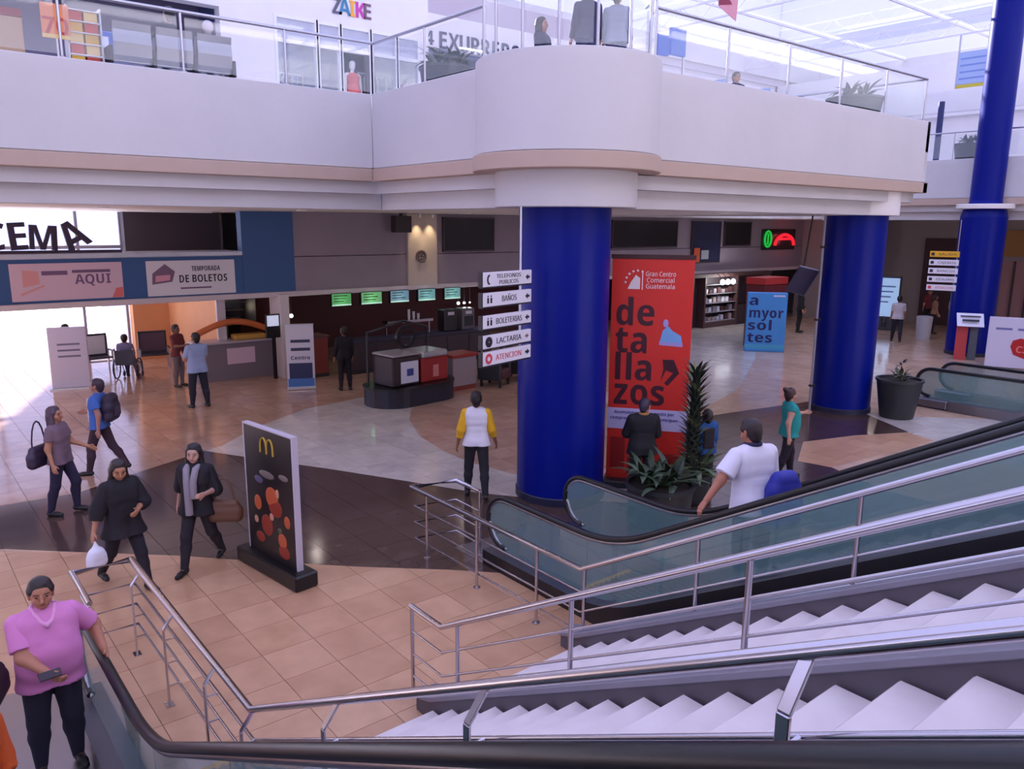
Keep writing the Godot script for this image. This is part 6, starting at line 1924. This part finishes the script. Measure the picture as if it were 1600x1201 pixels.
func build_plants() -> void:
	var p1 := pot("dark round planter of leafy shrubs in front of the red banner", Vector3(8.85, 0, -7.35), 0.42, 0.5, 0.62)
	for i in 5:
		var a := TAU * i / 5
		leafy(p1, Vector3(0.24 * cos(a), 0.58, 0.24 * sin(a)), 13, 0.5, 0.05, 1.15, rgb8(46, 66, 42))
	# columnar spiky plant
	var p2 := pot("dark planter with a tall spiky columnar palm beside the red banner", Vector3(9.98, 0, -7.66), 0.26, 0.32, 0.5)
	var tr := MB.new()
	tr.tube([Vector3(0, 0.44, 0), Vector3(0.02, 1.4, 0), Vector3(0, 2.15, 0)], [0.1, 0.09, 0.05], 10)
	obj("trunk", tr, mat("trunk_dark", rgb8(42, 44, 34), 0.9), p2)
	var sm := [leaf_mesh(0.26, 0.028, 0.5, mat("spike_dark", rgb8(34, 48, 36), 0.5)), leaf_mesh(0.24, 0.026, 0.8, mat("spike_light", rgb8(120, 126, 84), 0.5))]
	for i in 150:
		var y := 0.62 + 1.55 * i / 150.0
		var a := i * 2.4
		inst("leaf", sm[1 if i % 5 == 0 else 0], p2, Transform3D(Basis(Vector3.UP, a) * Basis(Vector3.RIGHT, 0.95 - 0.5 * (y / 2.2)), Vector3(0.06 * sin(a), y, 0.06 * cos(a))))
	leafy(p2, Vector3(0, 0.46, 0.1), 26, 0.55, 0.045, 1.4, rgb8(70, 84, 52))
	# planting behind the stairs seen under the handrail
	var p3 := pot("low planter with dark leaves seen below the far escalator handrail", Vector3(9.5, 0, -5.9), 0.4, 0.46, 0.4)
	for i in 4: leafy(p3, Vector3(0.2 * cos(i * 1.6), 0.36, 0.2 * sin(i * 1.6)), 10, 0.4, 0.05, 1.3, rgb8(52, 60, 40))
	var p4 := pot("big tapered dark planter with a small plant by the far escalator", Vector3(18.5, 0, -8.35), 0.36, 0.5, 0.92)
	leafy(p4, Vector3(0, 0.88, 0), 16, 0.3, 0.05, 0.9, rgb8(74, 80, 58))
	leafy(p4, Vector3(-0.15, 0.88, 0.1), 10, 0.24, 0.045, 1.2, rgb8(90, 92, 70))
	var st := MB.new()
	st.tube([Vector3(0, 0.86, 0), Vector3(0.02, 1.22, 0)], 0.012, 6)
	obj("stem", st, mat("trunk_dark"), p4)
	leafy(p4, Vector3(0.02, 1.2, 0), 12, 0.13, 0.035, 1.4, rgb8(84, 70, 66))
	# upper floor planters
	var u1 := pot("upper floor planter with a bushy plant behind the balustrade corner", Vector3(9.2, DECK, -13.4), 0.42, 0.52, 0.75)
	for i in 5: leafy(u1, Vector3(0.22 * cos(i * 1.3), 0.72, 0.22 * sin(i * 1.3)), 14, 0.5, 0.05, 1.2, rgb8(84, 98, 72))
	var u2 := pot("upper floor planter near the end of the bay balustrade", Vector3(17.9, DECK, -9.75), 0.5, 0.6, 0.65)
	for i in 4: leafy(u2, Vector3(0.25 * cos(i * 1.6), 0.62, 0.25 * sin(i * 1.6)), 9, 0.42, 0.06, 1.1, rgb8(60, 70, 66))
	var u3 := pot("upper planter on the far wing behind its glass balustrade", Vector3(32.4, DECK, -13.0), 0.4, 0.5, 0.85)
	for i in 4: leafy(u3, Vector3(0.2 * cos(i * 1.6), 0.82, 0.2 * sin(i * 1.6)), 9, 0.4, 0.06, 1.2, rgb8(56, 70, 62))

# ---------------------------------------------------------------- people
func strap(t: Node3D, pts: Array, r: float, m: Material, called := "strap") -> void:
	var b := MB.new()
	b.tube(pts, r, 6)
	obj(called, b, m, t)

func bag(label: String, at: Vector3, turn: float, size: Vector3, col: Color, loop: float, called := "handbag") -> Node3D:
	var t := thing(called, label, "bag", at, turn)
	var m := mat("bag" + col.to_html(), col, 0.5)
	var b := MB.new()
	var h := size / 2
	nets(b, [[Vector3(-h.x * 0.7, -h.y * 0.6, 0), Vector3(h.x * 0.7, -h.y * 0.6, 0), h.z, h.z], [Vector3(-h.x * 0.75, 0, 0), Vector3(h.x * 0.75, 0, 0), h.z * 0.95, h.z * 0.95], [Vector3(-h.x * 0.6, h.y * 0.6, 0), Vector3(h.x * 0.6, h.y * 0.6, 0), h.z * 0.7, h.z * 0.7]], 0.02, 0.02)
	obj("pouch", b, m, t)
	var p := []
	for i in 9: p.append(Vector3(h.x * 0.6 * cos(PI * i / 8.0), h.y * 0.6 + loop * sin(PI * i / 8.0), 0))
	strap(t, p, 0.012, m)
	return t

func build_people() -> void:
	var dark := rgb8(32, 30, 40)
	# woman in pink on the near escalator
	person("woman in a pink polo shirt standing at the foot of the near escalator", Vector3(0.75, 0.02, -6.72), 0.02, {"h": 1.62, "girth": 1.22, "wide": 1.16, "belly": 0.07, "bust": 0.022, "top": rgb8(214, 132, 190), "bottom": rgb8(40, 38, 56), "sleeve": 0.8, "loose": 1.0, "hem": 0.8, "hair_style": "tied", "hair": rgb8(44, 32, 32), "skin": rgb8(176, 118, 92), "arm_l": [Vector3(0.37, 0.98, 0.12), Vector3(0.6, -0.4, -0.8)], "arm_r": [Vector3(-0.06, 1.02, 0.33), Vector3(-0.8, -0.6, -0.3)], "fine": 0.0045, "cell": 0.014, "look": Vector3(2, -6, 0), "curl": 0.7, "collar": rgb8(230, 160, 208), "vneck": 0.09})
	var ph := thing("phone", "dark phone in the hand of the woman in pink", "phone", Vector3(0.7, 1.07, -6.32), 0.05)
	var pb := MB.new()
	pb.box(Vector3.ZERO, Vector3(0.15, 0.012, 0.08), Basis(Vector3.RIGHT, 0.4), 0.004)
	obj("case", pb, mat("phone_dark", rgb8(40, 24, 34), 0.3), ph)
	var pbag := bag("dark shoulder bag hanging at the side of the woman in pink", Vector3(0.37, 0.98, -6.6), 1.2, Vector3(0.34, 0.28, 0.13), rgb8(44, 34, 42), 0.42, "shoulder_bag")
	pbag.rotation.z = 0.0
	person("person in an orange top mostly hidden at the near escalator", Vector3(0.12, 0.06, -5.5), 0.2, {"h": 1.5, "girth": 1.1, "top": rgb8(206, 88, 36), "bottom": dark, "sleeve": 1.5, "cell": 0.018})
	# black-clad woman
	var bw := person("woman in black with a loose cape top walking past the railing", Vector3(2.03, 0, -9.9), 0.25, {"h": 1.64, "girth": 1.02, "top": rgb8(30, 26, 34), "top_name": "cape", "bottom": rgb8(34, 30, 42), "sleeve": 1.5, "loose": 0.9, "hem": 0.74, "flare": 0.06, "cloth": 0.026, "hair_style": "long", "hair": rgb8(44, 34, 34), "leg_l": [20.0, 8.0, 4.0], "leg_r": [-20.0, 18.0, 4.0], "arm_r": [-6.0, 22.0, 20.0], "arm_l": [10.0, 18.0, 70.0, 50.0], "look": Vector3(18, -14, 0), "fine": 0.005})
	var wb := thing("plastic_bag", "small white plastic bag carried by the woman in black", "bag", Vector3(1.66, 0.62, -9.62), 0.4)
	var wm := MB.new()
	nets(wm, [[Vector3(-0.06, -0.09, 0), Vector3(0.06, -0.09, 0), 0.06, 0.06], [Vector3(-0.055, -0.02, 0), Vector3(0.055, -0.02, 0), 0.058, 0.058], [Vector3(-0.04, 0.04, 0), Vector3(0.04, 0.04, 0), 0.045, 0.045], [Vector3(0, 0.04, 0), Vector3(0, 0.16, 0), 0.05, 0.012]], 0.012, 0.02)
	obj("pouch", wm, mat("plastic_white", rgb8(226, 226, 240), 0.4), wb)
	# woman with the scarf
	var sw := person("woman in a black jacket and grey scarf with a brown handbag", Vector3(2.92, 0, -9.95), -0.75, {"h": 1.66, "top": rgb8(32, 28, 36), "top_name": "jacket", "bottom": rgb8(40, 36, 46), "sleeve": 1.3, "hem": 0.78, "cloth": 0.022, "flare": 0.04, "loose": 1.0, "hair_style": "long", "hair": rgb8(34, 26, 30), "leg_r": [20.0, 8.0, 3.0], "leg_l": [-16.0, 18.0, 3.0], "arm_l": [0.0, 16.0, 95.0, 20.0], "arm_r": [-14.0, 14.0, 12.0], "look": Vector3(6, 10, 0), "skin": rgb8(196, 150, 132), "fine": 0.005})
	var sc := MB.new()
	sc.tube([Vector3(-0.08, 1.4, -0.02), Vector3(-0.06, 1.36, 0.1), Vector3(-0.04, 1.2, 0.155), Vector3(-0.03, 0.95, 0.16), Vector3(-0.03, 0.78, 0.16)], [0.03, 0.04, 0.045, 0.05, 0.05], 8)
	sc.tube([Vector3(0.08, 1.4, -0.02), Vector3(0.06, 1.36, 0.1), Vector3(0.04, 1.2, 0.155), Vector3(0.04, 1.0, 0.16)], [0.03, 0.04, 0.045, 0.045], 8)
	obj("scarf", sc, mat("scarf_grey", rgb8(150, 140, 150), 0.9), sw)
	bag("brown handbag at the hip of the woman with the grey scarf", Vector3(3.2, 0.78, -9.75), -0.6, Vector3(0.42, 0.3, 0.14), rgb8(104, 70, 52), 0.34)
	# woman with dark handbag in the glare
	person("woman in a mauve top and dark trousers walking with a handbag", Vector3(1.93, 0, -13.2), 0.9, {"h": 1.66, "top": rgb8(120, 96, 110), "bottom": rgb8(40, 34, 62), "sleeve": 0.6, "hem": 0.82, "hair_style": "long", "hair": rgb8(78, 60, 76), "leg_l": [20.0, 24.0, 3.0], "leg_r": [-8.0, 6.0, 3.0], "arm_l": [18.0, 10.0, 50.0], "arm_r": [-6.0, 12.0, 25.0]})
	bag("dark handbag hanging on the arm of the woman in mauve", Vector3(1.68, 0.95, -13.3), 0.75, Vector3(0.46, 0.34, 0.16), rgb8(62, 48, 72), 0.42)
	# man with the backpack
	var bm := person("man in a blue and white shirt with a dark backpack", Vector3(2.85, 0, -15.0), -2.2, {"h": 1.7, "top": rgb8(70, 110, 190), "bottom": rgb8(66, 44, 56), "sleeve": 0.6, "hem": 0.84, "hair": rgb8(60, 44, 56), "leg_l": [18.0, 10.0, 4.0], "leg_r": [-18.0, 14.0, 4.0], "arm_l": [-16.0, 8.0, 18.0], "arm_r": [20.0, 10.0, 60.0], "skin": rgb8(176, 124, 110)})
	var vs := MB.new()
	vs.box(Vector3(0.0, 1.16, 0.135), Vector3(0.16, 0.42, 0.03), Basis(), 0.01)
	vs.box(Vector3(0.0, 1.16, -0.13), Vector3(0.16, 0.42, 0.03), Basis(), 0.01)
	obj("white_stripe", vs, mat("stripe_white", rgb8(220, 220, 232), 0.8), bm)
	var bp := thing("backpack", "dark backpack on the man in the blue and white shirt", "backpack", Vector3(3.03, 1.22, -14.87), -2.2)
	var bpm := MB.new()
	nets(bpm, [[Vector3(-0.1, -0.16, 0), Vector3(0.1, -0.16, 0), 0.1, 0.1], [Vector3(-0.1, 0.0, 0), Vector3(0.1, 0.0, 0), 0.11, 0.11], [Vector3(-0.07, 0.14, 0), Vector3(0.07, 0.14, 0), 0.1, 0.1]], 0.02, 0.02)
	obj("pack", bpm, mat("pack_dark", rgb8(54, 42, 62), 0.7), bp)
	var bpk := MB.new()
	bpk.box(Vector3(0, -0.08, -0.11), Vector3(0.2, 0.16, 0.04), Basis(), 0.015)
	obj("front_pocket", bpk, mat("pack_pocket", rgb8(70, 54, 76), 0.7), bp)
	# man in yellow and white from behind
	person("man in a white shirt with yellow sleeves walking away by the blue column", Vector3(7.35, 0, -9.95), 2.45, {"h": 1.74, "girth": 1.0, "top": rgb8(226, 222, 236), "sleeve": 1.55, "sleeve_color": rgb8(226, 172, 34), "loose": 0.8, "hem": 0.84, "bottom": rgb8(34, 32, 42), "hair": rgb8(36, 26, 28), "leg_l": [8.0, 6.0, 5.0], "leg_r": [-8.0, 10.0, 5.0], "arm_l": [-4.0, 14.0, 16.0], "arm_r": [6.0, 14.0, 18.0], "skin": rgb8(150, 100, 80)})
	# man in black at the banner
	person("man in a black jacket and cap standing before the red banner", Vector3(9.36, 0, -8.18), 2.5, {"h": 1.66, "girth": 1.1, "wide": 1.1, "top": rgb8(24, 22, 30), "top_name": "jacket", "bottom": rgb8(26, 24, 32), "sleeve": 1.9, "hem": 0.78, "cloth": 0.024, "hair": rgb8(52, 40, 62), "arm_l": [20.0, 12.0, 80.0, 30.0], "arm_r": [20.0, 12.0, 80.0, 30.0], "look": Vector3(16, -30, 0), "collar": rgb8(170, 120, 70)})
	# person in blue behind the palm
	var bl := person("person in a blue jacket with dark vest behind the spiky palm", Vector3(10.52, 0, -7.82), 2.7, {"h": 1.4, "girth": 1.1, "top": rgb8(30, 78, 140), "top_name": "jacket", "bottom": rgb8(30, 28, 40), "sleeve": 1.9, "hem": 0.8, "cloth": 0.02, "hair": rgb8(36, 28, 32), "hair_style": "full"})
	var vm := MB.new()
	vm.box(Vector3(0, 0.95, -0.115), Vector3(0.2, 0.36, 0.04), Basis(), 0.015)
	obj("vest_back", vm, mat("vest_dark", rgb8(40, 30, 40), 0.85), bl)
	# man on the escalator
	var ym := 0.75
	person("man in a white polo shirt riding the far escalator, hand on the handrail", Vector3(6.62, ym, -4.3), 2.85, {"h": 1.74, "girth": 1.12, "wide": 1.14, "lean": 8.0, "top": rgb8(226, 222, 238), "bottom": rgb8(30, 34, 80), "sleeve": 0.8, "loose": 1.4, "hem": 0.8, "cloth": 0.02, "hair": rgb8(40, 28, 30), "hair_style": "short", "arm_r": [10.0, 12.0, 40.0], "arm_l": [Vector3(0.6, 0.96, 0.02), Vector3(0.6, -0.5, -0.6)], "collar": rgb8(40, 38, 70), "look": Vector3(10, 10, 0), "skin": rgb8(176, 116, 92), "fine": 0.005, "cell": 0.014})
	var bkp := thing("blue_backpack", "royal blue bag on the back of the man in the white polo", "bag", Vector3(6.74, ym + 1.05, -4.06), 2.85)
	var bkm := MB.new()
	nets(bkm, [[Vector3(-0.14, -0.25, 0), Vector3(0.12, -0.25, 0), 0.09, 0.09], [Vector3(-0.14, -0.1, 0), Vector3(0.12, -0.1, 0), 0.095, 0.095], [Vector3(-0.12, 0.06, 0), Vector3(0.1, 0.06, 0), 0.09, 0.09], [Vector3(-0.08, 0.18, 0), Vector3(0.06, 0.18, 0), 0.07, 0.07]], 0.018, 0.035)
	obj("pack", bkm, mat("pack_blue", rgb8(36, 44, 150), 0.6), bkp)
	# woman in teal
	var tw := person("woman in a teal sleeveless top and dark trousers near the second column", Vector3(12.25, 0, -7.35), 0.9, {"h": 1.62, "girth": 1.08, "belly": 0.05, "bust": 0.015, "top": rgb8(28, 140, 140), "bottom": rgb8(34, 24, 40), "sleeve": 0.25, "hem": 0.82, "flare": 0.03, "hair_style": "bun", "hair": rgb8(58, 32, 34), "skin": rgb8(190, 140, 122), "leg_l": [14.0, 10.0, 2.0], "leg_r": [-10.0, 10.0, 2.0], "arm_l": [40.0, 20.0, 50.0], "arm_r": [-18.0, 12.0, 20.0], "look": Vector3(0, 20, 0)})
	# people further away
	person("man in a pale blue shirt standing with his back to us by the counters", Vector3(5.87, 0, -19.2), 3.3, {"h": 1.78, "girth": 1.1, "wide": 1.1, "belly": 0.03, "top": rgb8(150, 166, 206), "bottom": rgb8(34, 34, 50), "sleeve": 0.8, "hem": 0.8, "leg_l": [4.0, 4.0, 5.0], "leg_r": [-4.0, 4.0, 5.0], "arm_l": [20.0, 10.0, 90.0, 20.0], "arm_r": [20.0, 10.0, 90.0, 20.0], "cell": 0.022, "fine": 0.009})
	person("man in a dark red shirt and grey trousers at the arched counter", Vector3(6.25, 0, -22.0), 0.6, {"h": 1.66, "top": rgb8(104, 44, 50), "bottom": rgb8(110, 96, 100), "sleeve": 0.8, "arm_r": [30.0, 10.0, 70.0, 20.0], "cell": 0.022, "fine": 0.009, "skin": rgb8(120, 80, 70)})
	person("grey silhouetted person sitting in the wheelchair at the entrance", Vector3(5.4, 0, -23.98), 2.6, {"h": 1.6, "top": rgb8(120, 112, 146), "bottom": rgb8(60, 56, 84), "leg_l": [84.0, 78.0, 4.0], "leg_r": [84.0, 78.0, 4.0], "cell": 0.024, "fine": 0.01})
	person("backlit person leaning behind the pale entrance standee", Vector3(4.2, 0, -24.4), -0.9, {"h": 1.66, "lean": 24.0, "top": rgb8(110, 104, 140), "bottom": rgb8(84, 80, 110), "cell": 0.024, "fine": 0.01})
	person("person in black standing at the dark restaurant counter", Vector3(9.6, 0, -18.9), 2.9, {"h": 1.68, "top": rgb8(24, 20, 28), "bottom": rgb8(28, 22, 28), "sleeve": 1.9, "cell": 0.022, "fine": 0.009})
	person("distant man in a pale grey shirt walking towards the lit screen", Vector3(30.95, 0, -14.3), 2.0, {"h": 1.76, "top": rgb8(196, 190, 196), "bottom": rgb8(36, 34, 46), "sleeve": 0.8, "leg_l": [12.0, 6.0, 4.0], "leg_r": [-12.0, 8.0, 4.0], "cell": 0.024, "fine": 0.01})
	bag("black bag carried by the distant man in pale grey", Vector3(30.75, 0.75, -14.75), 0.6, Vector3(0.42, 0.4, 0.16), rgb8(30, 28, 36), 0.1, "carry_bag")
	person("distant woman in a brown top among the shoppers by the far column", Vector3(34.6, 0, -14.5), 0.6, {"h": 1.62, "top": rgb8(150, 108, 88), "bottom": rgb8(36, 32, 40), "hair_style": "long", "cell": 0.026, "fine": 0.011})
	person("distant woman in a rose top carrying a white bag near the far column", Vector3(35.3, 0, -14.0), -0.8, {"h": 1.6, "top": rgb8(190, 140, 140), "bottom": rgb8(40, 36, 46), "hair_style": "long", "cell": 0.026, "fine": 0.011})
	person("dark figure standing far left of the second blue column", Vector3(30.3, 0, -18.1), 0.4, {"h": 1.86, "top": rgb8(28, 24, 28), "bottom": rgb8(26, 22, 26), "sleeve": 1.9, "cell": 0.024, "fine": 0.01})
	person("shopper in dark red at the far shop entrance", Vector3(36.6, 0, -15.6), -1.0, {"h": 1.66, "top": rgb8(110, 40, 50), "bottom": rgb8(40, 34, 40), "cell": 0.026, "fine": 0.011})
	# upper floor
	person("person in dark navy sitting on the middle seat of the steel bench", Vector3(4.5, DECK, -15.12), PI + 0.1, {"h": 1.76, "lean": -14.0, "top": rgb8(40, 40, 64), "bottom": rgb8(40, 40, 60), "sleeve": 1.9, "hair": rgb8(30, 26, 36), "leg_l": [84.0, 80.0, 5.0], "leg_r": [84.0, 80.0, 5.0], "arm_l": [10.0, 45.0, 60.0], "arm_r": [10.0, 16.0, 70.0], "cell": 0.02, "fine": 0.008})
	person("person in a grey top sitting on the last seat of the steel bench", Vector3(5.2, DECK, -15.12), PI - 0.1, {"h": 1.6, "lean": -10.0, "top": rgb8(150, 146, 164), "bottom": rgb8(70, 66, 84), "sleeve": 1.4, "hair": rgb8(196, 186, 196), "leg_l": [84.0, 80.0, 4.0], "leg_r": [84.0, 80.0, 4.0], "cell": 0.022, "fine": 0.009})
	person("person in dark clothes sitting low behind the rounded bay balustrade", Vector3(9.65, DECK, -11.1), 0.4, {"h": 1.66, "top": rgb8(42, 40, 66), "bottom": rgb8(36, 34, 56), "sleeve": 1.9, "hair_style": "long", "leg_l": [84.0, 80.0, 4.0], "leg_r": [84.0, 80.0, 4.0], "cell": 0.022, "fine": 0.009})
	bx("stool", Vector3(9.48, DECK, -11.27), Vector3(9.82, DECK + 0.4, -10.95), mat("kiosk_white"), null, 0.02)
	tag(get_node("stool"), "white block stool under the seated person behind the bay", "stool")
	person("person in dark navy standing behind the rounded bay", Vector3(10.05, DECK, -10.4), 2.6, {"h": 1.74, "top": rgb8(50, 50, 80), "bottom": rgb8(52, 54, 86), "sleeve": 1.9, "cell": 0.022, "fine": 0.009})
	person("person in light grey beside the standing one behind the bay", Vector3(10.45, DECK, -10.1), 2.2, {"h": 1.66, "top": rgb8(120, 124, 150), "bottom": rgb8(56, 58, 90), "sleeve": 1.9, "cell": 0.022, "fine": 0.009})
	person("person in dark clothes by the cafe tables on the upper floor", Vector3(16.4, DECK, -11.9), -0.4, {"h": 1.66, "top": rgb8(70, 64, 84), "bottom": rgb8(60, 58, 80), "sleeve": 1.5, "leg_l": [84.0, 80.0, 4.0], "leg_r": [84.0, 80.0, 4.0], "cell": 0.024, "fine": 0.01})
